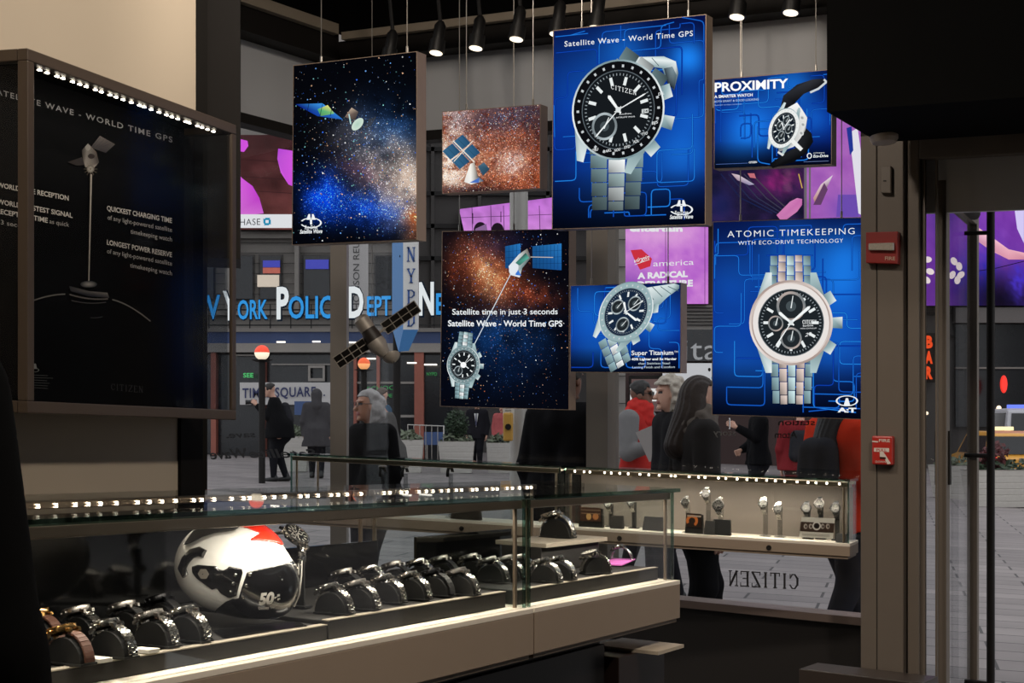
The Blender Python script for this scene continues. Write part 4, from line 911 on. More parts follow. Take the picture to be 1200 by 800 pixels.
for k, (px, py) in enumerate(((578, 681), (597, 679), (613, 677))):
    put_watch(W_sat, px, py, ZC if px > 610 else ZB, '%s steel wristwatch left of the glass joint, beside the middle tray end' % ORD[k], G)
for px, py, la in ((114, 775, 'first'), (170, 764, 'second')):
    p = on(px, py, ZA+.001); q = MB(); ax = UN; b_ = U_
    q.obox(p-ax*.02-b_*.014, ax*.04, b_*.028, (0, 0, .007)); o = q.build('price_tag', M_wht, None, bevel=.0008); tag(o, 'small white price tag, %s from the left glass corner' % la, 'price tag', 'white price tags')
# riser with cushion in the short counter
ra0, ra1 = FC.s_at(712, .2), FC.s_at(640, .2)
t = thing('display_riser', 'dark riser block with a pale top plate inside the short counter', 'display riser', FC.p((ra0+ra1)/2, .3, ZC))
q = MB(); FC.box(q, ra0+.03, ra1, .215, .34, ZC, 1.168); q.build('block', M_tray, t, bevel=.002); q = MB(); FC.box(q, ra0, ra1, .20, .36, 1.168, 1.18); q.build('top_plate', M_edge, t, bevel=.001)
p = FC.p((ra0+ra1)/2-.03, .28, 1.1805); w = dup(W_steel, p+Vector((0, 0, .0045)), RZ, 'steel wristwatch on the raised pale plate', 1.25); w['group'] = G
c = dup(CUSH, p, RZ, 'black arch cushion on the raised pale plate', 1.23)
# pink card and small silver watch
p = on(724, 661, ZC+.001); ax = UN; q = MB(); q.obox(p-ax*.035-U_*.05, ax*.07, U_*.10+Vector((0, 0, .012)), (0, 0, .003)); o = q.build('display_card', mat('pink_card', (226, 120, 206), .5), None); tag(o, 'bright pink display card lying in the short counter', 'display card')
w = dup(W_steel, p+U_*.03+Vector((0, 0, .0105)), RZ, 'small wristwatch lying on the pink card', .8); w['group'] = G
p = on(698, 672, ZC+.0005); w = dup(W_steel, p+Vector((0, 0, .0050)), RZ+.9, 'silver wristwatch on a dark stand left of the pink card', 1.05); w['group'] = G; c = dup(CUSH, p, RZ+.9, 'dark stand under the silver watch left of the pink card', 1.02)
# ================================================================= helmet in the long counter
S_ = 1/597.
hp0 = on(281, 729.5, ZA+.003); t = thing('motorcycle_helmet', 'white full-face helmet with black visor and red flash inside the long glass counter', 'helmet', hp0)
def hx(px): return (px-280)*S_
def hz(py): return (738-py)*S_+.003
def near_(x, y): return x+(600-x)*.026, y-(y-500)*.026     # the near cheek is closer to the eye than the middle
def pg(pts): return [(hx(x), hz(y)) for x, y in [near_(*z) for z in pts]]
E3 = lambda c, r: (np.array([hx(c[0]), 0, hz(c[1])]), np.array(r)*S_)
def shell(p):
    a = ellip(p, *E3((270, 672), (66, 57, 56))); b = ellip(p, *E3((300, 694), (46, 50, 40))); b2 = ellip(p, *E3((322, 698), (24, 36, 32)))
    return smin(smin(a, b, 14*S_), b2, 14*S_)
def base_cut(d, p): return np.maximum(np.maximum(d, hz(736)-p[..., 2]), -(d+9*S_))
hm_h = .0019
def hmesh(name, f, m, x0=200, x1=352, y0=608, y1=742, lab=None):
    V, Fc = sdf_sparse(f, (hx(x0), -.1, hz(y1)), (hx(x1), .1, hz(y0)), hm_h)
    o = mesh_obj(name, [(x+hp0.x, y+hp0.y, z+hp0.z) for x, y, z in V.tolist()], Fc, m, t, None, True)
    return o
M_hw = mat('white_gloss_paint', (236, 233, 228), .18, coat=.6); M_hb = mat('black_gloss_paint', (11, 11, 12), .2, coat=.5); M_hr = mat('red_gloss_paint', (222, 44, 24), .25, coat=.4); M_hg = mat('grey_plate', (120, 114, 106), .4); M_mb = mat('matt_black_vent', (26, 24, 23), .5)
hmesh('shell', lambda p: base_cut(shell(p), p), M_hw)
def patch(pts, th, inner=3, k=1.):
    q = [(hx(x+(600-x)*.026*k), hz(y-(y-500)*.026*k)) for x, y in pts]; return lambda p: np.maximum(np.maximum(np.maximum(shell(p)-th*S_, -(shell(p)+inner*S_)), poly_sd(p[..., 0], p[..., 2], q)), hz(736)-p[..., 2])
hmesh('visor', patch([(289.5, 680), (310, 675.5), (335, 671.5), (356, 670), (360, 700), (352, 745), (236, 745), (248, 727), (262, 716), (272, 711.5), (279, 711)], .9), M_hb)
hmesh('side_mount', patch([(224, 674), (232, 671.5), (254, 672.5), (257, 676), (262, 677.5), (267, 675.5), (269, 672.8), (284, 676), (285, 681), (277, 708), (268, 711), (258, 705), (254, 699), (248, 701), (240, 695), (230, 688), (224.5, 681)], 1.6), M_hb)
hmesh('top_vent', patch([(216, 648), (226, 632), (240, 625), (262, 617.5), (274, 612), (283, 610), (288, 617), (280, 628), (276, 630.5), (258, 632), (240, 638), (226, 645)], 4.6, 3, .5), M_mb)
hmesh('red_flash', patch([(262, 622), (266, 608), (290, 606), (308, 614), (324, 630), (336, 654), (322, 646), (308, 642.5), (295, 641), (305, 634), (290, 628), (276, 625)], 1.1, 3, .35), M_hr)
def yface(x, z):   # nearest surface toward the camera
    ys = np.linspace(-.1, 0, 400); v = shell(np.stack([np.full(400, x), ys, np.full(400, z)], -1)); k = np.argmax(v < 0); return ys[k] if v.min() < 0 else 0.
def surf(px, py, lift=.6): px, py = near_(px, py); x, z = hx(px), hz(py); return Vector((x, yface(x, z)-lift*S_, z))+hp0
q = MB(); pts = [(240, 659), (233, 656.5), (224, 659), (216, 667), (211.5, 677), (216, 686)]; q.tube([surf(x, y, 1.0) for x, y in pts], [5*S_, 6*S_, 6*S_, 6*S_, 6*S_, 4.5*S_], 14); q.build('side_tube', M_hb, t, smooth=True)
for x, y in ((276.5, 683), (274, 693), (271, 703), (293, 683), (289, 696), (285, 709.5)):
    q = MB(); c = surf(x, y, 1.6); M = Matrix.Translation(c) @ Matrix.Rotation(math.pi/2, 4, 'X'); q.lathe([(2.6*S_, -1.5*S_), (2.6*S_, 0), (1.6*S_, 1.4*S_), (.0001, 1.7*S_)], 12, M); q.build('bolt', M_ss, t, smooth=True)
q = MB(); hexp = [surf(239+7*math.cos(math.pi/3*k), 682+6.6*math.sin(math.pi/3*k), 2.2) for k in range(6)]; q.prism(hexp, (0, .002, 0)); q.build('hexagon_plate', M_hg, t)
def surf_text(st, x0, y0, x1, y1, h, m, bold=0, shear=0, serif=False, name='lettering'):
    vs, fs = [], []
    if serif:
        n = len(st); x = x0; w = (x1-x0)/n
        for ch in st:
            for a, b, c, d, sw in SER[ch]:
                p, q_ = (x+a*w*.8, y0+(y1-y0)*(x-x0)/(x1-x0)-b*h), (x+c*w*.8, y0+(y1-y0)*(x-x0)/(x1-x0)-d*h); L = math.hypot(q_[0]-p[0], q_[1]-p[1]); nx, ny = -(q_[1]-p[1])/L*sw*h*.45, (q_[0]-p[0])/L*sw*h*.45
                k = len(vs); vs += [surf(p[0]+nx, p[1]+ny, 1.7), surf(q_[0]+nx, q_[1]+ny, 1.7), surf(q_[0]-nx, q_[1]-ny, 1.7), surf(p[0]-nx, p[1]-ny, 1.7)]; fs.append((k, k+1, k+2, k+3))
            x += w
    else:
        v, f, w = text_mesh(st, bold, 1, shear)
        for a, b in v.tolist(): vs.append(surf(x0+(x1-x0)*a/w, y0+(y1-y0)*a/w-b/.69*h, 1.7))
        fs = f
    mesh_obj(name, vs, fs, m, t)
M_hl = mat('silver_lettering', (214, 210, 204), .4)
surf_text('CITI', 326, 690.5, 345.5, 687, 13, mat('grey_lettering', (150, 146, 140), .4), serif=True)
surf_text('50', 302, 719, 320, 717.5, 13, M_hl, .05, .25); surf_text('+', 320, 716, 329, 715, 9, M_hl, .05); surf_text('Display Seconds', 301, 725.5, 328, 724, 3.6, M_hl, .02)
q = MB(); q.tube([surf(346.5, 671.5, .8), surf(346, 690, .8), surf(343.5, 712, .8), surf(337, 727, .8)], .8*S_, 6); q.build('visor_edge', M_hl, t)
q = MB(); a = on(262, 747, ZA); b = on(360, 734, ZA); b = Vector((b.x, b.y, ZA-K*b.x)); nb_ = Vector((-.35, .85, 0)).normalized()*.10; q.prism([v+Vector((0, 0, .0006)) for v in (a, b, b+nb_, a+nb_)], (0, 0, .0012)); 
o = q.build('base_plate', M_hb, None); tag(o, 'thin black plate under the white helmet', 'display plate')
# ---------------------------------------------------------------- glass counter along the window
O2 = P(996, 500, 6.4); O2.z = 0; u2 = Vector((.940, -.3408, -K*.940)); n2 = Vector((-.3408, -.940, 0)); BC = Frame(O2, u2, n2)
sM = BC.s_at(657, 0); sL = BC.s_at(337, 0)
b1 = counter(BC, 'display_counter', 'slim glass watch counter under the window, right half beside the taupe pillar', 'display counter', 0, sM-.003, .27, 1.066, ZT, 1.0, 'window glass counters', lock=(726, 901), front_leds=True)
b2 = counter(BC, 'display_counter', 'slim glass watch counter under the window, left half behind the foreground counter', 'display counter', sM+.003, sL, .27, 1.066, ZT, 1.0, 'window glass counters', lock=(541,), leds=False)
q = MB(); BC.box(q, .02, sM-.02, .245, .249, 1.067, 1.295); q.build('back_panel', mat('frosted_taupe_panel', (112, 104, 97), .45, noise=.12, nscale=9), b1)
RZ2 = math.atan2(n2.y, n2.x); ZW = 1.0665
M_acr = glass_mat('clear_acrylic', (.75, .76, .76), .08, .6)
def stand_at(p, h, label, m=None, w=.02):
    t = thing('watch_stand', label, 'watch stand', p, 'small watch stands in the window counter')
    q = MB(); q.obox(p-u2*.022-n2*.018, u2*.044, n2*.036, (0, 0, .004)); q.build('foot', m or M_acr, t)
    q = MB(); q.obox(p-u2*w/2-n2*.006+Vector((0, 0, .004)), u2*w, n2*.006, (0, 0, h)); q.build('upright', m or M_acr, t); return t
def up_watch(proto, px, py, b, label, m=None, sc_=1., tilt=98):
    sc_ *= .88
    p = BC.p(BC.s_at(px, b), b, ZW); p2 = P(px, py, p.y)
    stand_at(p+Vector((0, 0, .0005)), max(p2.z-p.z+.0, .02), 'stand under the '+label.split(',')[0], m)
    w = dup(proto, p2+n2*.004, 0, label, sc_, rot=(0, math.radians(tilt), RZ2)); w['group'] = 'watches in the window counter'; return w
up_watch(W_steel, 806, 590, .08, 'round steel watch at the left of the orange picture block', sc_=.9)
up_watch(W_steel, 830, 580, .16, 'tall chrome watch, highest in the window counter', sc_=1.0)
up_watch(W_sat, 845, 594, .10, 'round silver watch just right of the highest chrome one', sc_=1.15)
up_watch(W_steel, 897, 592, .14, 'silver watch on a clear stand, left one of the pair in the counter middle', sc_=1.0)
up_watch(W_steel, 914, 598, .14, 'silver watch on a clear stand, right one of the pair in the counter middle', sc_=1.0)
up_watch(W_blk, 947, 597, .15, 'black watch behind the white picture card, left of three', M_blk if 'M_blk' in globals() else M_cush, 1.0)
up_watch(W_rub, 962, 592, .19, 'dark watch behind the white picture card, middle of three', M_cush, 1.0)
up_watch(W_blk, 981, 597, .15, 'black watch right of the white picture card', M_cush, 1.0)
up_watch(W_steel, 743, 590, .15, 'dark-faced steel watch seen through the end of the short counter', M_cush, .95)
up_watch(W_steel, 716, 592, .16, 'steel watch beside the orange display block', M_cush, .9)
for px, la in ((449, 'leftmost'), (475, 'second'), (528, 'third')):
    up_watch(W_rub, px, 556, .14, '%s small dark ring-shaped watch, left window counter' % la, M_acr, .85, 20)
def block(name, px, base, wpx, hpx, m, label, cat, lean=.02, dep=.03):
    b_ = base; p = BC.p(BC.s_at(px, b_), b_, ZW+.0012); s = p.y/F; w, h = wpx*s, hpx*s; q = MB()
    q.hexa([p-u2*w/2, p+u2*w/2, p+u2*w/2-n2*dep, p-u2*w/2-n2*dep]+[v+Vector((0, 0, h))-n2*o for v, o in ((p-u2*w*.45, lean), (p+u2*w*.45, lean), (p+u2*w*.45-n2*dep, 0), (p-u2*w*.45-n2*dep, 0))])
    o = q.build(name, m, None, bevel=.001); tag(o, label, cat); return o
M_blkbox = mat('black_gloss_block', (26, 24, 23), .25, noise=.2, nscale=30)
block('display_block', 545, .05, 38, 16, M_blkbox, 'low black trapezoid sign block in the left window counter', 'sign block')
o = block('picture_block', 813, .03, 22, 22, M_blkbox, 'dark block with an orange watch picture, under the chrome watch', 'picture block')
block('caption_block', 831, .02, 13, 16, M_blkbox, 'small dark caption block between the orange picture and the silver watch', 'caption block')
block('watch_pillow', 845, .03, 22, 18, M_cush, 'rounded black pillow under the round silver watch', 'watch stand', .012)
o2 = block('picture_block', 692, .04, 30, 22, M_blkbox, 'brown and orange picture block left of the window counter joint', 'picture block')
block('caption_block', 722, .04, 16, 15, M_blkbox, 'small dark caption block beside the brown picture block', 'caption block'); block('display_block', 765, .05, 26, 16, M_blkbox, 'plain dark block behind the right end of the short counter', 'sign block')
block('display_block', 986, .03, 14, 10, M_blkbox, 'little dark block right of the white picture card', 'sign block')
def pic_on(o, A, fn, name):
    cv = Canvas(A+n2*.004, n2, .0002); fn(cv); c = cv.build(name, None, PRINT); c.parent = o; return c
def f1(cv):
    cv.poly([(804, 601), (822, 602), (822, 618), (804, 617)], (46, 34, 28)); cv.ring(811, 610, 7, 7, 3.2, (226, 128, 62), 0, 24, 150, 420); cv.line([(806, 604), (821, 605)], 2, (190, 170, 150))
pic_on(o, BC.p(BC.s_at(813, .03), .03-.004, ZW), f1, 'picture_print')
def f2(cv):
    cv.poly([(680, 594), (704, 595), (704, 611), (680, 610)], (84, 48, 34)); cv.ell(690, 605, 3, 4, (250, 190, 120)); cv.ell(698, 605, 3.4, 4, (232, 150, 90)); cv.line([(681, 597), (703, 598)], 1.4, (150, 120, 100)); cv.line([(681, 601), (703, 602)], .8, (190, 150, 120))
pic_on(o2, BC.p(BC.s_at(692, .04), .04-.004, ZW), f2, 'picture_print')
# white picture card
pC = BC.p(BC.s_at(957, .035), .035, ZW+.0005); A = pC; cv = Canvas(A+n2*.002, n2, .0002)
q = MB(); fr = plane(A, n2); f = [fr(936.5, 629), fr(976, 631), fr(978.5, 607.5), (fr(939.5, 605.5))]; q.prism(f, -n2*.003); card = q.build('picture_card', M_wht); tag(card, 'white card with a watch picture standing in the window counter', 'display card')
cv.poly([(938.3, 611), (977.8, 613), (977, 624), (937.3, 622)], (70, 52, 44)); cv.ring(957, 616, 5, 5, 1.6, (226, 220, 214)); cv.ell(957, 616, 2.4, 2.4, (30, 26, 26))
for x in (944, 950, 964, 970): cv.ell(x, 616.5, 2.2, 3, (190, 178, 168)); cv.ell(x+.5, 616.7, 1.1, 1.6, (60, 46, 40))
for y in (625, 626.6): cv.line([(940, y), (972, y+1.6)], .5, (150, 146, 140))
c = cv.build('picture_print', None, PRINT); c.parent = card
# watch on a stand behind the helmet, and the small clear box beside it
p = FC.p(FC.s_at(351, .22), .22, ZB); p2 = P(351, 655, p.y); stand_at(p+Vector((0, 0, .0005)), p2.z-p.z, 'dark stand behind the helmet', M_cush); w = dup(W_steel, p2-UN*.052, 0, 'big steel watch on a stand just behind the helmet visor', 1.25, rot=(0, math.radians(60), RZ)); w['group'] = 'watches on cushions right of the helmet'
for o in PROTO+[CUSH]:
    for ch in list(o.children): bpy.data.objects.remove(ch)
    bpy.data.objects.remove(o)
# dark plinth by the pillar
p0 = plane(P(1010, 500, 6.05), RN); q = MB(); a = p0(936, 783.5); zt = a.z+K*a.x; c = [Wp(a, FLZ+.001), Wp(a+R_*.5, FLZ+.001), Wp(a+R_*.5-RN*.22, FLZ+.001), Wp(a-RN*.22, FLZ+.001)]
q.prism(c, (0, 0, zt-FLZ)); o = q.build('plinth', mat('brown_black_plinth', (58, 50, 46), .35, noise=.15, nscale=5), None, bevel=.004); tag(o, 'low dark plinth standing against the window base beside the taupe pillar', 'plinth')

# ---------------------------------------------------------------- spot lights on a track
LZ = [(455, 72), (511, 62), (557.5, 56.5), (605, 46), (652, 40), (698, 33), (863.5, 20), (926.5, 15)]
tp = plane(P(511, 60, 6.9), RN); zr = 3.52
a, b = tp(380, 60), tp(1075, 60); q = MB(); q.obox(Wp(a, zr)-RN*.02, (b-a)*Vector((1, 1, 0))+Vector((0, 0, -K*(b.x-a.x))), RN*.04, (0, 0, .035)); o = q.build('lighting_track', M_black, None); tag(o, 'black lighting track hung under the ceiling along the storefront', 'light track')
for f in (.06, .5, .94):
    p = a.lerp(b, f); q = MB(); q.tube([Wp(p, zr+.034), Vector((p.x, p.y, 4.119))], .008, 8); c = q.build('drop_rod', M_black, None); c.parent = o
M_lens = mat('lit_spot_lens', (255, 240, 214), .4, emit=2.2, ergb=(255, 236, 206)); M_spot = mat('black_spot_body', (20, 19, 19), .45)
onames = ['far left', 'second from the left', 'third from the left', 'fourth from the left', 'just left of the largest poster', 'above the largest poster', 'right of the largest poster', 'rightmost, by the black soffit']
for k, (x, y) in enumerate(LZ):
    p = tp(x, y); ax = (RN*.18+Vector((-.05, 0, -1))).normalized(); t = thing('track_spotlight', 'small black track spotlight, %s on the track' % onames[k], 'spotlight', p, 'spotlights on the track')
    q = MB(); s = p-ax*.13; q.tube([p, p-ax*.02, p-ax*.06, p-ax*.062, s, s-ax*.02], [.036, .036, .034, .026, .026, .014], 18); q.build('lamp_head', M_spot, t, smooth=True)
    q = MB(); q.tube([p+ax*.0005, p+ax*.002], [.029, .029], 18); q.build('lens', M_lens, t)
    top = Wp(p, zr); q = MB(); q.tube([s-ax*.01, Vector((top.x, top.y, top.z-.004))], .009, 8); q.box(Vector((top.x, top.y, top.z-.0245)), .03, .06, .04); q.build('mount', M_spot, t)
# ---------------------------------------------------------------- hanging satellite model
Ds = 6.3; t = thing('satellite_model', 'hanging grey model satellite with black panel wings in front of the window', 'model satellite', P(441, 397, Ds))
M_sp = mat('black_solar_panel', (22, 20, 19), .3, coat=.3); M_sg = mat('model_grey_foil', (168, 160, 150), .5, .3, noise=.2, nscale=60); M_sd = mat('model_dark_trim', (48, 42, 38), .5)
def panel(x0, y0, x1, y1, w):
    a, b = P(x0, y0, Ds), P(x1, y1, Ds); d = (b-a); L = d.length; d = d/L; nn = Vector((d.z, 0, -d.x)); ww = w/F*Ds; n = 4; dy = Vector((0, .35, 0))
    o = None; q = MB(); q.obox(a-nn*ww/2-dy*ww/2, d*L, nn*ww+dy*ww, Vector((0, .006, 0))); o = q.build('solar_panel', M_sp, t)
    q = MB()
    for k in range(n+1): q.obox(a+d*(L*k/n-.002)-nn*ww/2-dy*ww/2+Vector((0, -.002, 0)), d*.004, nn*ww+dy*ww, Vector((0, .0025, 0)))
    for s in (0, .5, 1): q.obox(a-nn*ww/2-dy*ww/2+(nn+dy)*ww*s+Vector((0, -.002, 0)), d*L, nn*.003, Vector((0, .0025, 0)))
    c = q.build('panel_frame', M_sg, o); c.location = (0, 0, 0)
panel(394, 425, 429, 402, 14.5); panel(450, 385, 489, 358, 14.5)
ax = (P(462, 432, Ds)-P(424, 372, Ds)).normalized()
def body(name, m, pts):
    q = MB(); q.tube([P(x, y, Ds) for x, y, r in pts], [r/F*Ds for x, y, r in pts], 16); q.build(name, m, t, smooth=True)
body('front_module', M_sg, [(421, 371, 6), (423, 374, 9.5), (431, 386, 9.5), (432, 388, 6)]); body('core', M_sd, [(431, 386, 9), (436, 394, 10.5), (441, 402, 10.5), (446, 408, 8)]); body('rear_module', M_sg, [(439, 399, 11), (443, 405, 11.5), (449, 412, 8), (452, 416, 6)])
body('wing_axle', M_sg, [(428, 402, 1.6), (452, 384, 1.6)])
M = Matrix.Translation(P(461, 424, Ds)) @ (-ax+Vector((.2, .5, 0))).to_track_quat('Z', 'Y').to_matrix().to_4x4()
q = MB(); q.lathe([(.004, .0), (.016, .005), (.032, .018), (.038, .03), (.036, .03), (.028, .02), (.004, .006)], 20, M, cap=False); q.build('dish', M_sg, t, smooth=True)
q = MB(); q.tube([P(436, 392, Ds), (P(436, 392, Ds).x, Ds, 4.119)], .0015, 6); q.build('suspension_cable', M_cable, t)
# ---------------------------------------------------------------- fittings on the pillar
M_red = mat('fire_alarm_red', (150, 34, 30), .4); M_redb = mat('pull_station_red', (186, 44, 36), .35)
t = thing('fire_alarm_strobe', 'dark red fire alarm strobe box on the taupe pillar', 'fire alarm', DR(1035, 290))
q = MB(); bar(q, DR, 1014.5, 1052, 272, 271, 308, 309, RN, .04, .041); q.build('housing', M_red, t, bevel=.003)
q = MB(); bar(q, DR, 1017.5, 1047, 285, 284, 293, 293.5, RN, .02, .06); q.build('strobe_lens', mat('strobe_clear_lens', (190, 184, 176), .2, .5, noise=.4, nscale=300), t, bevel=.003)
cv = Canvas(DR(1035, 290, .0415), RN); cv.text('FIRE', 1037, 304.5, 1049, 304.8, 4, (196, 170, 150), .02); cv.build('lettering', t, PRINT)
t = thing('fire_pull_station', 'red fire alarm pull station with white handle low on the taupe pillar', 'fire alarm', DR(1036, 528))
q = MB(); bar(q, DR, 1021.5, 1045.5, 510.5, 511, 544, 545, RN, .04, .041); q.build('housing', M_redb, t, bevel=.006)
cv = Canvas(DR(1036, 528, .0415), RN); w = (224, 214, 204); cv.line([(1022.5, 517), (1028.5, 517.5)], 1.6, w); cv.text('FIRE', 1030, 517.5, 1043, 518, 3.4, w, .02); cv.poly([(1024, 524.5), (1042, 525), (1042, 529.5), (1024, 529)], w); cv.text('PULL', 1027, 528.6, 1039, 528.8, 3, (186, 44, 36), .02)
cv.poly([(1031, 529), (1035, 529), (1039, 535), (1044, 543), (1040, 544), (1037, 538), (1031, 537)], w); cv.poly([(1031, 535), (1038, 535.5), (1038, 538), (1031, 537.5)], (60, 20, 18)); cv.text('DOWN', 1026, 542, 1038, 542.2, 2.4, w); cv.build('lettering', t, PRINT)
M_plate = mat('taupe_switch_plate', (122, 112, 102), .4); t = thing('wall_sensor', 'small taupe sensor plate high on the pillar above the fire alarm', 'sensor', DR(1039, 210))
q = MB(); bar(q, DR, 1031.5, 1044, 194.5, 194, 226, 226.5, RN, .025, .026); q.build('cover', M_plate, t, bevel=.004); q = MB(); bar(q, DR, 1035, 1038.5, 211, 211, 212.6, 212.7, RN, .003, .0275); q.build('slot', M_seam, t)
p = P(1036, 147, 5.95); zc = P(969, 131, 5.55); zc = zc.z+K*zc.x
t = thing('emergency_light', 'pale rounded light fitting under the black entrance soffit', 'ceiling light', Wp(p, zc))
M = Matrix.Translation(Wp(p, zc-.0005)) @ Matrix.Rotation(math.pi, 4, 'X'); q = MB(); q.lathe([(.055, 0), (.055, .012), (.045, .026), (.001, .030)], 24, M @ Matrix.Diagonal((.95, 1.5, 1, 1))); q.build('diffuser', mat('frosted_diffuser', (190, 176, 158), .5), t, smooth=True)
# ---------------------------------------------------------------- lettering on the window glass (read from the street)
def decal(name, label, pl_pt, n, draws):
    cv = Canvas(pl_pt, n); draws(cv); o = cv.build(name, None, PRINT); tag(o, label, 'window lettering', None); return o
DK = (34, 34, 36)
def f(cv):
    cv.text('Satellite', 246, 519, 352, 531, 9, DK, .02, 1, .25, True, False)
decal('window_lettering', 'dark mirrored italic word on the left window, beside the wall column', WL(330, 500, -.01), LN, lambda cv: cv.text('Wave', 246, 538, 288, 536, 11, DK, .02, 1, .25, True))
decal('window_lettering', 'long dark mirrored italic word on the left window, next to the corner post', WL(330, 500, -.01), LN, lambda cv: cv.text('Satellite', 292, 536, 372, 536, 10, DK, .02, 1, .25, True))
decal('window_lettering', 'short dark mirrored word on the left window, above the two longer ones', WL(330, 500, -.01), LN, lambda cv: cv.text('save.', 265, 513, 300, 512, 7, DK, .02, 1, .2, True))
decal('window_lettering', 'mirrored grey serif brand lettering below the window counter', WR(880, 680, -.01), RN, lambda cv: cv.serif('CITIZEN', 854, 685.5, 936, 690, 17, (112, 110, 110), True, .22))
for st, x0, x1, y, hh, cc, la in (('station', 912, 955, 498, 7, DK, 'small dark mirrored word just under the big rose watch poster'), ('Atom', 908, 934, 513, 8, DK, 'dark mirrored short word, second line under the big rose watch poster'), ('story', 836, 862, 510, 7, (150, 150, 150), 'pale mirrored word on the window by the long haired woman')):
    decal('window_lettering', la, WR(920, 520, -.01), RN, lambda cv: cv.text(st, x0, y, x1, y, hh, cc, .01, 1, 0, True))
# ================================================================= the street
def gy(x, y): return FLZ+.005*max(0, y-8)-K*x
def mat_paving():
    m = mat('street_pavers', (142, 134, 133), .75); nt = m.node_tree; b = nt.nodes['Principled BSDF']
    tc = nt.nodes.new('ShaderNodeTexCoord'); mp = nt.nodes.new('ShaderNodeMapping'); mp.inputs['Rotation'].default_value = (0, 0, math.radians(14))
    br = nt.nodes.new('ShaderNodeTexBrick'); br.inputs['Scale'].default_value = 1; br.inputs['Brick Width'].default_value = 1.15; br.inputs['Row Height'].default_value = .42; br.inputs['Mortar Size'].default_value = .012
    br.inputs['Color1'].default_value = (*lin((140, 132, 130)), 1); br.inputs['Color2'].default_value = (*lin((120, 113, 112)), 1); br.inputs['Mortar'].default_value = (*lin((62, 58, 58)), 1)
    n = nt.nodes.new('ShaderNodeTexNoise'); n.inputs['Scale'].default_value = 1.4; n.inputs['Detail'].default_value = 8
    mr = nt.nodes.new('ShaderNodeMapRange'); mr.inputs[3].default_value = .7; mr.inputs[4].default_value = 1.25
    mx = nt.nodes.new('ShaderNodeMix'); mx.data_type = 'RGBA'; mx.blend_type = 'MULTIPLY'; mx.inputs[0].default_value = 1
    nt.links.new(tc.outputs['Object'], mp.inputs[0]); nt.links.new(mp.outputs[0], br.inputs['Vector']); nt.links.new(tc.outputs['Object'], n.inputs['Vector'])
    nt.links.new(n.outputs['Fac'], mr.inputs[0]); nt.links.new(br.outputs['Color'], mx.inputs[6]); nt.links.new(mr.outputs[0], mx.inputs[7]); nt.links.new(mx.outputs[2], b.inputs['Base Color'])
    return m
M_pave = mat_paving()
q = MB(); e0 = CORNER+L_*1.6-LN*.1; e1 = CORNER+R_*5.2
gp = [(-60, 5.2), (e0.x, 5.2), (e0.x, e0.y), (CORNER.x, CORNER.y+.12), (e1.x, e1.y+.14), (60, 5.4)]
row = [(x, y, gy(x, min(y, 8))) for x, y in gp]
q.add([Vector(v) for v in row]+[Vector((60, 12, gy(60, 12))), Vector((-60, 12, gy(-60, 12))), Vector((120, 110, gy(120, 110))), Vector((-120, 110, gy(-120, 110)))], [(0, 1, 2, 3, 4, 5, 6, 7), (7, 6, 8, 9)])
struct(q.build('street', M_pave))
NF = Vector((0, -1, 0))
def slabq(mb, D, pts, depth): mb.prism([P(x, y, D) for x, y in pts], (0, depth, 0))
def rect(mb, D, x0, y0, x1, y1, depth=.3): slabq(mb, D, [(x0, y1), (x1, y1), (x1, y0), (x0, y0)], depth)
def gline(px, D): p = P(px, 500, D); return 500+(CZ-gy(p.x, D))/D*F
def bld(name, label, m, D, x0, y0, x1, depth, cat='building', y1=None):
    t = thing(name, label, cat, P((x0+x1)/2, gline((x0+x1)/2, D), D)); q = MB(); yb0, yb1 = (gline(x0, D)+2, gline(x1, D)+2) if y1 is None else (y1, y1)
    slabq(q, D, [(x0, yb0), (x1, yb1), (x1, y0), (x0, y0)], depth); q.build('wall', m, t); return t
M_st1 = mat('grey_limestone_facade', (134, 128, 122), .8, noise=.18, nscale=1.2, bump=.1); M_st2 = mat('dark_stone_facade', (84, 80, 78), .8, noise=.2, nscale=.8); M_st3 = mat('brown_dark_facade', (70, 52, 50), .8, noise=.2, nscale=.7)
M_win = mat('dark_street_glazing', (30, 31, 34), .15, noise=.4, nscale=1.5); M_joint = mat('facade_joint', (46, 44, 43), .8); M_con = mat('blue_band_paint', (52, 74, 122), .45, noise=.08); M_fas = mat('pale_fascia', (146, 140, 134), .6, noise=.1); M_rust = mat('red_granite_column', (150, 84, 68), .5, noise=.2, nscale=2)
# -- far left stone building
t = bld('stone_building', 'grey stone building with tall windows behind the rooftop letters', M_st1, 50, -40, -160, 470, 6)
for x0, x1 in ((224, 250), (276, 296), (305, 329), (356, 386), (404, 428), (440, 462)):
    q = MB(); rect(q, 49.9, x0-2, 298, x1+2, 352, .08); q.build('window_surround', M_st2, t); q = MB(); rect(q, 49.78, x0, 300, x1, 350, .06); o = q.build('window', M_win, t)
M_bl = mat('blue_glow_reflection', (54, 58, 170), .3, emit=.55, ergb=(54, 58, 170)); M_or = mat('orange_glow_reflection', (190, 96, 70), .3, emit=.5, ergb=(180, 90, 80), noise=.5, nscale=4); M_wl = mat('warm_glow_reflection', (206, 190, 170), .3, emit=.6, ergb=(206, 190, 170))  # reflections in the windows imitated by glowing coloured sheets
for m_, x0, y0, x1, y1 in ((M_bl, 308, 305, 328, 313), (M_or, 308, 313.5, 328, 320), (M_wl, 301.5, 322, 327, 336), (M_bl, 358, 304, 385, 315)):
    q = MB(); rect(q, 49.7, x0, y0, x1, y1, .05); q.build('painted_reflection', m_, t)
q = MB(); rect(q, 49.6, 200, 274, 470, 279, .5); q.build('cornice', M_st1, t); q = MB(); rect(q, 49.7, 200, 366, 470, 369, .4); q.build('string_course', M_st1, t)
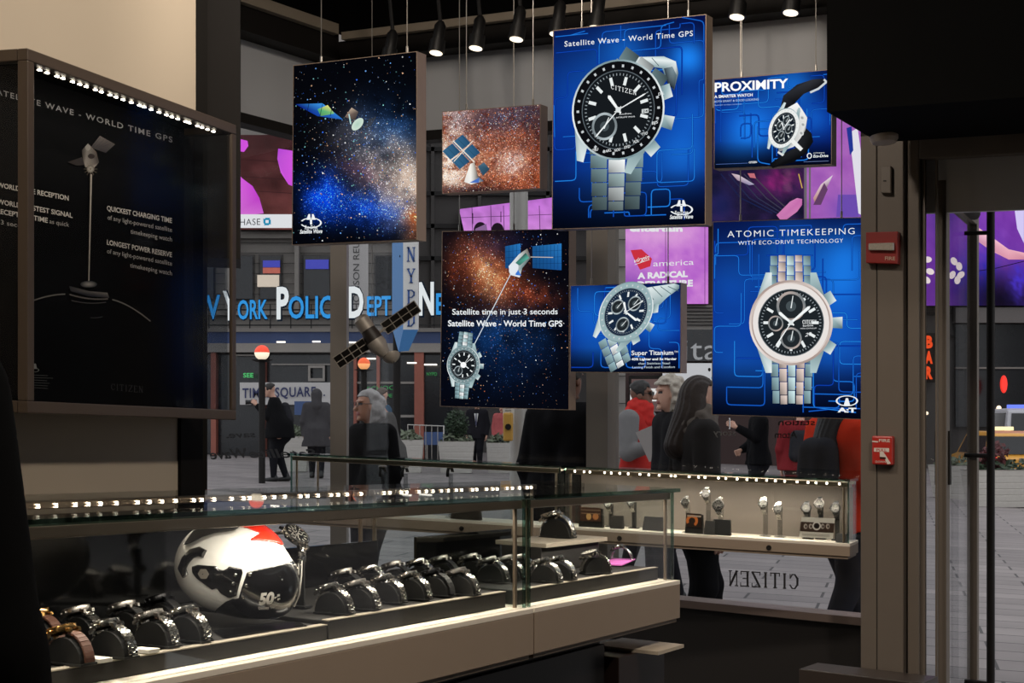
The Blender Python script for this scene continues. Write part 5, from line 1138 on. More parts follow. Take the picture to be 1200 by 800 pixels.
for k in range(7):
    q = MB(); y = 284+12*k; rect(q, 49.86, 200, y, 470, y+.5, .05); q.build('course_joint', M_joint, t)
for x in (264, 345, 398): q = MB(); rect(q, 49.5, x, 285, x+5, 366, .6); q.build('pilaster', M_st1, t)
def screen(label, D, pts, fn, name='led_screen', depth=.45, cat='screen', x_in=.6):
    t = thing(name, label, cat, P(pts[0][0], pts[0][1], D)); q = MB(); q.prism([P(x, y, D) for x, y in [pts[3], pts[2], pts[1], pts[0]]], (0, depth, 0)); q.build('housing', M_dark, t)
    cv = Canvas(P(pts[0][0], pts[0][1], D)+NF*.03, NF, .004); fn(cv); cv.build('picture', t, SCREEN); return t
def grad(c0, c1, y0, y1, n=.0, sc_=20, seed=1):
    def f(px, py):
        v = np.clip((py-y0)/(y1-y0), 0, 1)[:, None]; o = np.array(c0)/255*(1-v)+np.array(c1)/255*v; k = vnoise(px, py, sc_, seed)[:, None]; return o*(1+n*(k-.5)*2)
    return f
def f(cv):
    cv.grid([(270, 158), (352, 158), (352, 269), (270, 269)], 20, 30, grad((70, 40, 42), (96, 52, 50), 160, 268, .35, 18, 2))
    for y in (170, 186, 206, 222): cv.line([(270, y), (352, y+5)], .8, (60, 34, 36))
    cv.poly([(282, 163), (290, 165), (291, 171), (286, 178), (280, 177)], (232, 90, 240)); cv.poly([(326, 174), (352, 178), (352, 222), (338, 216), (329, 202), (325, 186)], [(200, 80, 230), (240, 100, 246), (220, 70, 236), (230, 90, 240), (240, 110, 250), (210, 90, 230)])
    cv.poly([(270, 192), (284, 209), (296, 218), (304, 232), (309, 250), (270, 254)], [(230, 90, 236), (236, 100, 240), (224, 80, 236), (210, 70, 216), (226, 110, 224), (236, 130, 230)])
    cv.poly([(270, 251), (352, 251), (352, 267), (270, 267)], (246, 246, 248)); cv.text('CHASE', 273.5, 264, 305, 263.4, 7.4, (70, 70, 74), .0, 1.08)
    for a in range(0, 360, 90):
        c, s_ = math.cos(math.radians(a)), math.sin(math.radians(a)); cv.poly([(313+x*c-y*s_, 259.5+x*s_+y*c) for x, y in ((-4, -1.8), (-1.8, -4.4), (4, -4.4), (1.8, -1.8))], (30, 150, 190))
screen('magenta street screen with a white bank strip, left of the tall galaxy poster', 49.2, [(270, 158), (352, 158), (352, 269), (270, 269)], f)
# -- grey hoarding building in the centre and right-hand facades
t = bld('grey_tower', 'grey office building behind the hanging posters, its floors marked by dark bands', M_st2, 60, 440, -220, 716, 8)
for k, y in enumerate((120, 172, 224, 262, 300, 340, 385)):
    q = MB(); rect(q, 59.8, 480, y, 714, y+5, .3); q.build('floor_band', M_joint, t)
for x in (505, 560, 640): q = MB(); rect(q, 59.8, x, -200, x+4, 430, .4); q.build('mullion', M_st2, t)
t = bld('stone_pier', 'light grey stone pier with level joints beside the airline billboard', M_st1, 36, 714, 150, 733, 3)
for k in range(9): q = MB(); y = 280+32*k; rect(q, 35.9, 714, y, 733, y+.9, .06); q.build('joint', M_joint, t)
t = bld('dark_building', 'dark glazed building carrying the airline and purple billboards', M_st3, 56, 730, -250, 1060, 8)
for k, y in enumerate((20, 70, 120)): q = MB(); rect(q, 55.8, 730, y, 1060, y+4, .3); q.build('floor_band', M_joint, t)
q = MB(); rect(q, 55.6, 800, 357.5, 838, 386, .3); q.build('grid_panel', M_fas, t)
for k in range(6): q = MB(); rect(q, 55.5, 802, 360+4*k, 836, 361+4*k, .08); q.build('grid_bar', M_joint, t)
def f(cv):
    p = (214, 130, 224); cv.grid([(538, 245), (650, 231), (650, 276), (545, 276)], 20, 8, grad((206, 120, 222), (226, 150, 232), 232, 276, .2, 9, 4))
    for x in (553, 575, 590, 632): cv.line([(x, 241), (x+1, 276)], .7, (60, 30, 66))
    for y in (252,): cv.line([(540, y+3), (650, y-1)], .6, (80, 40, 86))
    cv.ell(563, 270, 8, 10, (40, 28, 40)); cv.ell(583, 270, 7.5, 9, (36, 26, 36)); cv.line([(554, 250), (554, 262)], 1, (50, 26, 54)); cv.line([(587, 248), (587, 260)], 1, (50, 26, 54)); cv.poly([(557, 268), (570, 262), (572, 276), (556, 276)], (150, 110, 160))
screen('slanting pink screen above the square satellite poster', 59.32, [(538, 245), (650, 231), (650, 276), (545, 276)], f)
def f(cv):
    cv.grid([(730, 264), (830, 266), (830, 356), (730, 356)], 40, 34, lambda px, py: mixc((200, 110, 220), [(np.clip(vnoise(px, py, 12, 8)*1.4-.3, 0, 1), (240, 160, 238)), (np.clip(blob(px, py, 738, 345, 24, 30), 0, 1), (150, 80, 190)), (np.clip(blob(px, py, 775, 275, 50, 14)*.7, 0, 1), (250, 190, 240))]))
    w = (252, 250, 252); cv.text('entertain', 738, 271, 800, 271, 6, w, .05)
    cv.poly([(739, 293), (752, 292), (764, 303), (762, 312), (750, 316), (743, 303)], (224, 54, 70)); cv.text('virgin', 743, 308, 761, 303, 5, w, .01, 1, .3); cv.line([(744, 310), (761, 304)], .6, w)
    cv.text('america', 765.5, 312, 813, 310, 6.6, w, .0)
    cv.text('A RADICAL', 747, 326.5, 806, 324, 6.6, w, .05); cv.text('DEPARTURE', 747, 337, 812, 335, 7, w, .05)
    for x in (780, 826): cv.line([(x, 264), (x, 356)], .7, (110, 60, 120))
screen('pink airline billboard with white wording between the posters', 55.2, [(730, 264), (830, 266), (830, 356), (730, 356)], f, 'billboard')
def f(cv):
    cv.grid([(820, 130), (1016, 120), (1016, 262), (820, 262)], 50, 40, lambda px, py: np.where((px < 944)[:, None], mixc((24, 22, 48), [(np.clip(vnoise(px, py, 16, 3)*1.6-.5, 0, 1), (60, 40, 92)), (np.clip(blob(px, py, 915, 212, 24, 16)*vnoise(px, py, 7, 4)*1.7, 0, 1), (150, 40, 120)), (np.clip(blob(px, py, 845, 240, 14, 20)*.5, 0, 1), (40, 50, 130))]),
        mixc((168, 92, 190), [(np.clip(vnoise(px, py, 16, 5)*1.3-.3, 0, 1), (206, 130, 214)), (np.clip(blob(px, py, 1000, 246, 26, 18)*.9, 0, 1), (130, 90, 200))])))
    for k in range(5): cv.line([(845+9*k, 204), (868+10*k, 232), (905+6*k, 250)], 1.2, (30+12*k, 40+8*k, 84))
    cv.poly([(857, 203), (866, 205), (884, 216), (878, 217), (864, 211)], [(220, 190, 200), (240, 220, 226), (190, 180, 210), (150, 140, 180), (180, 150, 170)]); cv.poly([(876, 203), (884, 203), (886, 209), (879, 208)], (214, 120, 130))
    cv.poly([(910, 252), (926, 236), (934, 232), (940, 233), (940, 240), (934, 248), (922, 257), (914, 257)], [(226, 130, 190), (232, 140, 200), (240, 150, 206), (220, 120, 190), (200, 100, 170), (230, 140, 196), (210, 120, 180), (220, 130, 190)])
    cv.line([(936, 204), (940, 220)], 1.2, (230, 190, 90))
    cv.poly([(953, 232), (962, 216), (976, 205), (969, 220), (960, 236), (955, 238)], [(220, 170, 160), (250, 220, 226), (255, 240, 250), (150, 110, 140), (130, 80, 90), (190, 120, 110)]); cv.poly([(953, 240), (966, 214), (970, 222), (962, 240)], (110, 70, 110))
    cv.poly([(982, 228), (1006, 228), (1006, 254), (980, 254)], (120, 84, 190)); cv.poly([(996, 155), (1005, 150), (1012, 200), (1016, 255), (1006, 250), (998, 180)], (250, 246, 254)); cv.poly([(992, 150), (998, 148), (1000, 176), (996, 182)], (40, 60, 160))
    for x in (944, 949): cv.line([(x, 130), (x, 262)], 2.2 if x == 949 else 3, (120, 112, 116))
screen('dark purple billboard with a pink hand, above the rose watch poster', 55.2, [(820, 130), (1016, 120), (1016, 262), (820, 262)], f, 'billboard')
def f(cv):
    cv.poly([(776.4, 425.4), (839, 425.4), (839, 470), (776.4, 470)], (206, 206, 208)); r = random.Random(3)
    for k in range(26): x, y = r.uniform(780, 836), r.uniform(432, 466); cv.ell(x, y, r.uniform(1, 3.4), r.uniform(1, 3), r.choice(((200, 60, 50), (60, 140, 180), (40, 40, 44), (90, 160, 120), (230, 190, 160), (30, 30, 30))), 0, 12)
screen('small white screen of coloured pictures behind the curly haired woman', 55.2, [(776, 425), (840, 425), (840, 470), (776, 470)], f)
def f(cv):
    cv.poly([(740, 444), (775, 444), (775, 482), (740, 482)], (104, 84, 82)); cv.poly([(738.5, 455), (772, 455), (772, 470), (738.5, 470)], (244, 240, 236))
screen('white lit panel behind the man in sunglasses', 55.2, [(738, 440), (775, 440), (775, 484), (738, 484)], f)
# storefront word over dark glass
t = thing('shop_sign', 'big pale wording on dark shop glass right of the tilted watch poster', 'shop sign', P(820, 428, 55.5)); q = MB(); rect(q, 55.52, 798, 386, 842, 423, .2); q.build('backing', M_win, t)
cv = Canvas(P(820, 428, 55.5), NF, .01); cv.text('ita', 801, 421.5, 842, 421, 25, (206, 206, 206), .0, 1.05); cv.build('lettering', t, PRINT)
t = thing('side_building', 'grey stone building along the right side of the street, out of frame, added for the cabinet glass to mirror', 'building', (34, 34, gy(34, 34)))
t['label'] = 'grey stone building along the right side of the street, mirrored in the cabinet glass'
q = MB(); q.obox((34, 12, gy(34, 12)-.6), (8, 0, 0), (0, 46, 0), (0, 0, 17)); q.build('wall', M_st2, t)  # out of frame; added to block bright sky from the cabinet reflection
for k in range(6):
    for z in (2.6, 6.2, 9.8): q = MB(); q.obox((33.9, 15+7*k, z), (.12, 0, 0), (0, 3.4, 0), (0, 0, 2.2)); q.build('window', M_win, t)
# -- the police station
t = bld('police_station', 'low police station with a blue roof band and red granite columns', M_win, 44, 20, 398, 530, 5)
for nm, m, y0, y1, d in (('roof_coping', M_fas, 384, 388.5, .5), ('blue_band', M_con, 388.5, 402, .35), ('fascia', M_fas, 402, 412.5, .45), ('dark_soffit', M_joint, 412.5, 415, .2)):
    q = MB(); rect(q, 44-d, 20, y0, 530, y1, d); q.build(nm, m, t)
for x, w in ((250, 6), (309, 3.5), (416, 3.5), (443, 3.5), (491, 11)):
    q = MB(); rect(q, 43.6, x-w/2, 412, x+w/2, gline(x, 43.6)+1, .35); q.build('column', M_rust, t)
q = MB()
for x0, y0, x1, y1 in ((361, 428, 380.5, 431), (361, 443, 380.5, 446.5), (361, 431, 363.5, 443), (378, 431, 380.5, 443)): rect(q, 43.7, x0, y0, x1, y1, .1)
q.build('window_frame', M_fas, t)
for x0, x1, y0, y1 in ((275, 305, 415, 417), (318, 395, 426, 427.5), (418, 487, 447, 449.5), (418, 487, 486, 489)): q = MB(); rect(q, 43.75, x0, y0, x1, y1, .1); q.build('glazing_bar', M_fas, t)
M_tube = mat('lit_tube', (255, 244, 230), .5, emit=2.0, ergb=(255, 244, 228))
for x0, x1, y in ((324, 334, 400.5), (366, 375, 400), (409, 417, 401), (424, 440, 420), (477, 488, 425), (497, 512, 427)): q = MB(); rect(q, 43.2, x0, y-.8, x1, y+.8, .1); q.build('light_tube', M_tube, t)
q = MB(); q.cm = 0; rect(q, 43.3, 281, 448, 395, 474, .3); q.build('name_board', mat('white_name_board', (196, 192, 190), .5), t)
cv = Canvas(P(330, 470, 43.27), NF, .01)
cv.text('TIMES SQUARE', 284, 466, 370, 464, 11, (36, 44, 92), .02, 1.1)
for x in (376, 380): cv.ell(x, 463, 1, 1, (36, 44, 92), 0, 10)
cv.build('board_lettering', t, PRINT)
cv = Canvas(P(330, 470, 43.5), NF, .01); gl = (90, 210, 120)
cv.text('SEE', 285, 442, 297, 442, 5, gl, .02); cv.text('SCHOOL', 430, 458, 468, 456, 5, (60, 140, 80), .0); cv.text('OPEN', 445, 466, 466, 465, 4, (60, 140, 80), 0); cv.text('NYPD', 500, 440, 512, 440, 4, (60, 150, 80), 0); cv.build('led_lettering', t, SCREEN)
q = MB(); rect(q, 42.8, 345, 470, 368, 486, .1); q.build('blue_panel', mat('blue_notice', (60, 84, 130), .5), t)
# neon letters on the roof
t = thing('rooftop_sign', 'large neon police sign letters in blue and white on the station roof', 'sign', P(330, 384, 43))
q = MB(); 
for y in (362, 380): rect(q, 43.2, 190, y, 530, y+1.6, .06)
for x in range(196, 530, 24): rect(q, 43.2, x, 356, x+1.2, 384.5, .06)
q.build('sign_frame', M_joint, t)
WN, BN = (246, 250, 250), (58, 160, 236)
def glyphs(st, x0, x1, y0, y1, h, c, b):
    for ox, oy, col, bb in ((.9, .6, (20, 30, 44), b+.03), (0, 0, c, b)):
        cv.text(st, x0+ox, y0+oy, x1+ox, y1+oy, h, col, bb)
cv = Canvas(P(330, 384, 43), NF, .02)
for st, x0, x1, yb, h, c in (('N', 196, 214, 374, 40, WN), ('EW', 218, 258, 373.5, 27, BN), ('Y', 261, 276, 374, 32, WN), ('ORK', 278.5, 313.5, 373.5, 21.5, BN), ('P', 324, 338.5, 372.5, 35, WN), ('OLICE', 338, 402, 372.5, 25, BN), ('D', 407.5, 426, 371, 34, WN), ('EPT', 430, 458, 369.5, 22, BN), ('N', 491, 508.5, 368, 36, WN), ('EW', 511, 545, 368, 24, BN)):
    glyphs(st, x0, x1, yb, yb-.6, h, c, .035 if c is WN else .02)
cv.build('neon_lettering', t, SCREEN)
# blade sign
t = thing('blade_sign', 'tall blue and white vertical police sign hanging above the street', 'sign', P(474, 384, 27)); Db = 27
M_bb = mat('blade_sign_blue', (70, 128, 186), .4); q = MB(); q.prism([P(472.5, 386, Db), P(490, 386, Db), P(490, 278, Db), (P(472.5, 278, Db))], (0, .2, 0)); q.build('white_face', mat('blade_sign_white', (214, 212, 208), .5), t)
q = MB(); q.prism([P(459.5, 384, Db+.35), P(472.5, 386, Db), P(472.5, 278, Db), P(459.5, 278, Db+.35)], (0.02, .2, 0)); q.build('blue_side', M_bb, t)
q = MB(); q.add([P(459.5, 384, Db+.35), P(472.5, 386, Db), P(490, 386, Db), P(490, 386, Db+.35), P(467, 412, Db+.1), P(479, 411, Db+.1)], [(0, 1, 4), (1, 2, 5, 4), (2, 3, 5), (0, 4, 5, 3), (0, 1, 2, 3)]); q.build('blue_tip', M_bb, t)
cv = Canvas(P(480, 384, Db)+NF*.01, NF, .006)
for ch, y in (('N', 306), ('Y', 331), ('P', 356), ('D', 382)): cv.serif(ch, 477, 486, y, y, 17, (44, 84, 150)) if False else cv.serif(ch, 477, y, 486.5, y, 16, (44, 84, 150))
cv.build('lettering', t, PRINT)
q = MB(); g_ = P(465, gline(465, Db+.6), Db+.6); q.tube([g_, Vector((g_.x, g_.y, P(465, 276, Db+.6).z))], .07, 12); q.tube([Vector((g_.x, g_.y, P(465, 300, Db).z)), P(470, 300, Db+.1)], .03, 8); q.build('support_post', M_dark, t, smooth=True)
# vertical banner
t = thing('street_banner', 'pale vertical banner with upright grey wording beside the blue blade sign', 'banner', P(419, 330, 46)); q = MB(); rect(q, 46, 406.5, 240, 431.5, 374, .05); q.build('cloth', mat('pale_banner_cloth', (176, 172, 170), .7), t)
cv = Canvas(P(419, 330, 46)+NF*.01, NF, .006); cv.lift(); v, fcs, w = text_mesh('THOMSON REUTERS', 0, 1, 0)
px = 415+8*(v[:, 1]*0+0); L_t = 116
cv.raw([(417.5-(-b_)/.69*0-(b_/.69)*-0+(-(b_/.69)*7.2)+3.5, 371-a_/w*L_t) for a_, b_ in v.tolist()], fcs, (*lin((66, 64, 64)), 1)); cv.build('lettering', t, PRINT)
q = MB(); [q.tube([P(419, y, 45.98), P(419, y, 50)-Vector((0, .02, 0))], .05, 8) for y in (242,)]; q.build('bracket', M_dark, t, smooth=True)
# round lamps by the station
def globe(px, py, r, D, label, c1, c2):
    t = thing('globe_lamp', label, 'street lamp', P(px, gline(px, D), D)); c = P(px, py, D); R = r/F*D
    q = MB(); M = Matrix.Translation(c); q.lathe([(.001, -R)]+[(R*math.cos(a), R*math.sin(a)) for a in [math.radians(k) for k in range(-80, 1, 10)]], 24, M, cap=False); q.build('lower_shade', mat('lamp_%s_glow' % c1[3], c1[:3], .4, emit=c1[4], ergb=c1[:3]), t, smooth=True)
    q = MB(); q.lathe([(R*math.cos(a), R*math.sin(a)) for a in [math.radians(k) for k in range(0, 90, 10)]]+[(.001, R)], 24, M, cap=False); q.build('upper_shade', mat('lamp_%s_glow' % c2[3], c2[:3], .4, emit=c2[4], ergb=c2[:3]), t, smooth=True)
    q = MB(); g = P(px, gline(px, D), D); q.tube([g, Vector((c.x, c.y, c.z-R*.98))], .06, 10); q.tube([Vector((c.x, c.y, c.z-R*1.25)), Vector((c.x, c.y, c.z-R*.95))], [.1, .2], 12); q.build('lamp_post', M_dark, t, smooth=True)
globe(307, 413, 8.8, 28, 'round lamp, red above and white below, left of the corner post', (255, 236, 206, 'w', 1.0), (226, 70, 44, 'r', .9)); globe(426.5, 426, 7.2, 29.5, 'round orange lamp behind the hanging satellite model', (250, 170, 110, 'o', .9), (214, 88, 44, 's', .9))
# street pole with a crossing button
M_pole = mat('galvanised_pole', (168, 164, 158), .5, .2, noise=.08)
t = thing('street_pole', 'thick grey street pole with a yellow crossing button box', 'street pole', P(608, gline(608, 11), 11)); a = P(608, gline(608, 11), 11)
q = MB(); q.tube([a, Vector((a.x, a.y, 6.0))], .066, 20); q.tube([a, a+Vector((0, 0, .05))], [.14, .10], 20); q.build('shaft', M_pole, t, smooth=True)
q = MB(); c = P(595.5, 500, 10.85); q.box(c, .07, .08, .20); q.build('button_box', mat('crossing_box_yellow', (196, 150, 66), .5), t, bevel=.012); q = MB(); q.tube([c+Vector((0, -.041, 0)), c+Vector((0, -.056, 0))], .022, 18); q.build('push_button', M_dark, t)
q = MB(); c2_ = P(596, 483, 10.85); q.box(c2_, .08, .03, .16); q.build('instruction_plate', mat('white_plate', (206, 200, 190), .5), t)
cv = Canvas(c2_+Vector((0, -.016, 0)), NF, .0006)
for k in range(4): cv.line([(592, 478+3*k), (599, 478+3*k)], .8, (70, 66, 60))
cv.build('plate_print', t, PRINT)
# second pole-like dark post right of the big poster side (street column)
# -- planters, shrubs, barriers
M_plant = mat('ribbed_planter', (182, 177, 170), .6, noise=.1); M_soil = mat('planter_soil', (40, 34, 28), .9); M_leaf = mat('dark_leaf', (44, 60, 40), .6, noise=.4, nscale=8); M_leaf2 = mat('grey_green_leaf', (104, 112, 92), .6, noise=.4, nscale=8); M_leafr = mat('dark_red_leaf', (84, 34, 36), .6, noise=.4)
def foliage(name, c, rx, ry, rz, n, size, m, par, seed):
    r = random.Random(seed); q = MB()
    for k in range(n):
        u, v = r.uniform(0, 2*math.pi), r.uniform(-1, 1); s = (1-v*v)**.5; rad = r.uniform(.55, 1)
        p = Vector(c)+Vector((rx*s*math.cos(u), ry*s*math.sin(u), rz*v))*rad; d = Vector((r.uniform(-1, 1), r.uniform(-1, 1), r.uniform(-.5, 1))).normalized(); e = d.orthogonal().normalized(); L = size*r.uniform(.6, 1.3)
        q.add([p-d*L, p+e*L*.4+Vector((0, 0, L*.15)), p+d*L, p-e*L*.4], [(0, 1, 2), (0, 2, 3)])
    return q.build(name, m, par)
def planter(px, D, w, h, label, kind=0):
    g = P(px, gline(px, D), D); t = thing('street_planter', label, 'planter', g, 'pale ribbed street planters'); q = MB(); n = 6
    def ringv(z, k): return [g+Vector((sx*w/2*k, sy*w*.28*k, z)) for sx, sy in ((-1, -1), (1, -1), (1, 1), (-1, 1))]
    prev = None; vs = []; fs = []
    lv = []
    for k in range(n): lv += [(h*k/n, .84+.16*k/n), (h*(k+.8)/n, .84+.16*(k+.8)/n), (h*(k+.9)/n, .82+.16*(k+.9)/n)]
    lv += [(h, 1.03), (h*1.0, .92), (h*.93, .9)]
    for z, k in lv: vs += ringv(z, k)
    for i in range(len(lv)-1):
        for j in range(4): fs.append((i*4+j, i*4+(j+1) % 4, (i+1)*4+(j+1) % 4, (i+1)*4+j))
    q.add(vs, fs); q.build('tub', M_plant, t); q = MB(); q.add(ringv(h*.93, .9), [(0, 1, 2, 3)]); q.build('soil', M_soil, t)
    s = t
    if kind == 0: foliage('foliage', g+Vector((0, 0, h*1.02)), w*.46, w*.26, h*.25, 200, .09, M_leaf2, s, int(px))
    elif kind == 1:
        foliage('foliage', g+Vector((0, 0, h+.40)), .30, .3, .37, 800, .055, M_leaf, s, 5)
        foliage('ground_cover', g+Vector((0, 0, h*1.02)), w*.46, w*.26, h*.22, 160, .08, M_leaf2, s, 6); q = MB(); q.tube([g+Vector((0, 0, h*.9)), g+Vector((0, 0, h+.4))], .04, 8); q.build('stem', M_soil, s)
    else:
        foliage('foliage', g+Vector((-.12, 0, h+.26)), .30, .26, .28, 260, .08, M_leafr, s, 8); foliage('ground_cover', g+Vector((0, 0, h*1.04)), w*.47, w*.26, h*.25, 200, .09, M_leaf, s, 9)
    return t
planter(341, 34, .84, .78, 'pale planter behind the person in the hooded coat'); planter(478, 36, .74, .77, 'pale planter right of the grey haired woman'); planter(535, 37, .87, .76, 'pale planter left of the suited man', 1); planter(586, 38, .68, .75, 'pale planter just left of the grey street pole')
planter(1172, 30, 1.35, .72, 'pale ribbed planter outside the open door', 2); planter(1128, 33, 1.3, .72, 'pale planter seen through the glass of the open door')
def barrier(x0, x1, D, label):
    g0, g1 = P(x0, gline(x0, D), D), P(x1, gline(x1, D), D); t = thing('crowd_barrier', label, 'barrier', (g0+g1)/2, 'steel crowd barriers'); up = Vector((0, 0, 1))
    q = MB(); q.tube([g0, g0+up*1.1, g1+up*1.1, g1], .022, 8); q.tube([g0+up*.2, g1+up*.2], .018, 8); q.build('frame', M_steel, t)
    n = max(3, int((g1-g0).length/.14)); 
    for k in range(1, n): q = MB(); b = g0.lerp(g1, k/n); q.tube([b+up*.2, b+up*1.1], .010, 6); q.build('upright', M_steel, t)
barrier(478, 520, 39, 'steel crowd barrier behind the planters, right of the grey haired woman'); barrier(715, 738, 24, 'steel crowd barrier beside the man in sunglasses')
# newspaper box / parking signs right of barrier
t = thing('notice_board', 'small blue and white notice board behind the crowd barrier', 'notice board', P(508, gline(508, 40.5), 40.5)); q = MB(); rect(q, 40.5, 497, 506, 520, 521, .05); q.build('board', mat('blue_notice', (60, 84, 130), .5), t); q = MB(); rect(q, 40.5, 500, 521, 501, gline(500, 40.5)); q.build('post', M_steel, t)
# -- right, through the door
t = bld('corner_building', 'dark building with a red oval sign seen through the open door', M_st2, 62, 1062, -200, 1270, 6)
q = MB(); rect(q, 61.7, 1120, 380, 1260, 500, .2); q.build('shop_glazing', M_win, t); q = MB(); rect(q, 61.3, 1120, 360, 1260, 378, .5); q.build('canopy', mat('grey_canopy', (104, 98, 96), .4, noise=.2), t)
q = MB(); rect(q, 61.0, 1120, 430, 1260, 432, .2); q.build('glazing_bar', M_st1, t)
for k in range(6): q = MB(); rect(q, 61.8, 1062, 262+26*k, 1136, 264+26*k, .1); q.build('course_joint', M_joint, t)
q = MB(); M = Matrix.Translation(P(1176.5, 450, 60)) @ Matrix.Rotation(math.pi/2, 4, 'X'); q.lathe([(.001, .06), (.26, .06), (.3, 0), (.3, -.06)], 24, M @ Matrix.Diagonal((.45, 1.15, 1, 1))); q.build('oval_sign', mat('red_oval_glow', (226, 50, 40), .4, emit=1.0, ergb=(226, 50, 40)), t)
M_bulb = mat('warm_bulb', (255, 230, 190), .4, emit=1.6, ergb=(255, 226, 190))
for x, y, r in ((1170.5, 478, .1), (1199, 481, .12), (1214, 480, .1), (1086, 484, .07)): q = MB(); M = Matrix.Translation(P(x, y, 60)); q.lathe([(.001, -r), (r*.7, -r*.7), (r, 0), (r*.7, r*.7), (.001, r)], 14, M); q.build('bulb', M_bulb, t, smooth=True)
def f(cv):
    cv.grid([(1076, 160), (1270, 160), (1270, 358), (1076, 358)], 60, 60, lambda px, py: mixc((112, 52, 160), [(np.clip(vnoise(px, py, 22, 6)*1.3-.35, 0, 1), (150, 84, 196)), (np.clip(blob(px, py, 1146, 330, 26, 40)*vnoise(px, py, 5, 7)*2, 0, 1), (60, 50, 190)), (np.clip(blob(px, py, 1180, 352, 60, 34)*.95, 0, 1), (12, 10, 20)), (np.clip(blob(px, py, 1194, 330, 12, 22)*vnoise(px, py, 4, 9)*1.9, 0, 1), (70, 50, 190)), (np.clip(blob(px, py, 1106, 250, 16, 30)*.6, 0, 1), (60, 50, 120))]))
    sk = (236, 176, 190); cv.poly([(1148, 236), (1172, 234), (1186, 237), (1186, 244), (1176, 247), (1160, 242), (1150, 246)], [(60, 40, 60), (200, 150, 170), sk, (220, 150, 160), (190, 110, 120), (60, 50, 80), (40, 34, 60)])
    cv.poly([(1140, 262), (1160, 276), (1182, 292), (1200, 296), (1204, 304), (1182, 304), (1162, 294), (1142, 280)], [sk, (250, 200, 214), sk, (240, 180, 190), (200, 130, 150), (220, 150, 170), (236, 180, 190), (200, 140, 170)])
    cv.poly([(1188, 238), (1200, 236), (1200, 285), (1192, 268)], (210, 200, 244)); cv.line([(1142, 318), (1168, 314), (1200, 306)], .8, (12, 10, 16)); cv.line([(1140, 300), (1146, 330)], 5, (40, 36, 110))
    for k, (x, y) in enumerate(((1087, 304), (1090, 318), (1086, 328), (1118, 306), (1124, 312), (1122, 328), (1116, 322), (1126, 322))): cv.ell(x, y, 5, 3.6, (250, 232, 232), 20*k, 16)
screen('purple billboard with bare arms and legs, seen through the open door', 61.2, [(1076, 160), (1270, 160), (1270, 358), (1076, 358)], f, 'billboard')
t = thing('neon_sign', 'orange red vertical neon sign in the slit left of the door leaf', 'sign', P(1088, 420, 61.5)); q = MB(); rect(q, 61.52, 1082, 390, 1096, 448, .2); q.build('backing', M_dark, t)
cv = Canvas(P(1088, 420, 61.5), NF, .01); o_ = (250, 84, 40)
for k, ch in enumerate('BAR'): cv.text(ch, 1084, 407+18*k, 1093, 407+18*k, 13, o_, .06)
cv.build('neon_lettering', t, SCREEN)
# ---- taxi and van
def car(label, px, D, body, yaw, cat='car', name='taxi', van=False):
    g = P(px, gline(px, D), D); t = thing(name, label, cat, (0, 0, 0)); W2, L = .92, 4.5; H = 1.75 if not van else 2.3
    prof = [(-L/2, .45), (-L/2-.02, .95), (-L/2+.12, 1.0), (-L/2+.38, H-.08), (-L/2+.7, H), (.55, H), (1.25, 1.08), (2.1, .95), (L/2, .7), (L/2, .4)]
    secs = [(-1, .0), (-.97, 0), (-.8, 0), (.8, 0), (.97, 0), (1, 0)]
    def pt(x, z, s):
        ins = 1-.16*max(0, (z-1.0)/(H-1.0)) if z > 1 else 1
        return Vector((s*W2*ins, x, z))
    q = MB(); n = len(prof); vs = []
    for s in (-1, 1):
        for x, z in prof: vs.append(pt(x, z, s))
    q.add(vs, [tuple(range(n)), tuple(range(2*n-1, n-1, -1))]+[(i, (i+1) % n, (i+1) % n+n, i+n) for i in range(n)]); o = q.build('body', body, t, bevel=.06, seg=3)
    gl = M_win
    q = MB(); a = [pt(-L/2+.14, 1.06, -.86), pt(-L/2+.14, 1.06, .86), pt(-L/2+.36, H-.16, .86), pt(-L/2+.36, H-.16, -.86)]; q.prism([p+Vector((0, -.035, 0)) for p in a], (0, .02, 0)); q.build('rear_window', gl, t)
    for s in (-1, 1):
        q = MB(); a = [(-L/2+.5, 1.08), (1.0, 1.08), (.5, H-.14), (-L/2+.66, H-.14)]; q.prism([pt(x, z, s)+Vector((s*.012, 0, 0)) for x, z in a], (-s*.02, 0, 0)); q.build('side_window', gl, t)
        q = MB(); q.prism([pt(-L/2-.03, .85, s*.98), pt(-L/2-.03, .85, s*.8), pt(-L/2-.01, 1.12, s*.82), pt(-L/2-.01, 1.12, s*.98)], (0, -.03, 0)); q.build('tail_light', mat('tail_light_red', (210, 40, 34), .3, emit=.8, ergb=(210, 40, 34)), t)
        for x in (-1.4, 1.4):
            q = MB(); M = Matrix.Translation((s*(W2-.12), x, .36)) @ Matrix.Rotation(math.pi/2, 4, 'Y'); q.lathe([(.2, -.1), (.34, -.1), (.36, -.05), (.36, .05), (.34, .1), (.2, .1)], 20, M); q.build('wheel', M_rub, t, smooth=True)
    q = MB(); q.box((0, -L/2-.03, .52), 1.7, .12, .2); q.build('bumper', M_dark, t, bevel=.03); q = MB(); q.box((0, -L/2-.04, .88), .34, .02, .13); q.build('number_plate', M_plate, t)
    q = MB(); q.box((0, -.2, H+.07), .9 if van else .5, .16, .12); q.build('roof_light', mat('roof_light_%d' % van, (90, 110, 220) if van else (240, 220, 170), .3, emit=.9, ergb=(90, 110, 220) if van else (240, 220, 170)), t, bevel=.02)
    t.location = g+Vector((0, L/2, 0)); t.rotation_euler = (0, 0, yaw); t.scale = (1, 1, 1) if van else (1.02, 1.0, .88); return t
car('yellow estate taxi parked beyond the planter at the right edge', 1206, 40, mat('taxi_yellow', (222, 160, 62), .3, coat=.5, noise=.03), -.04)
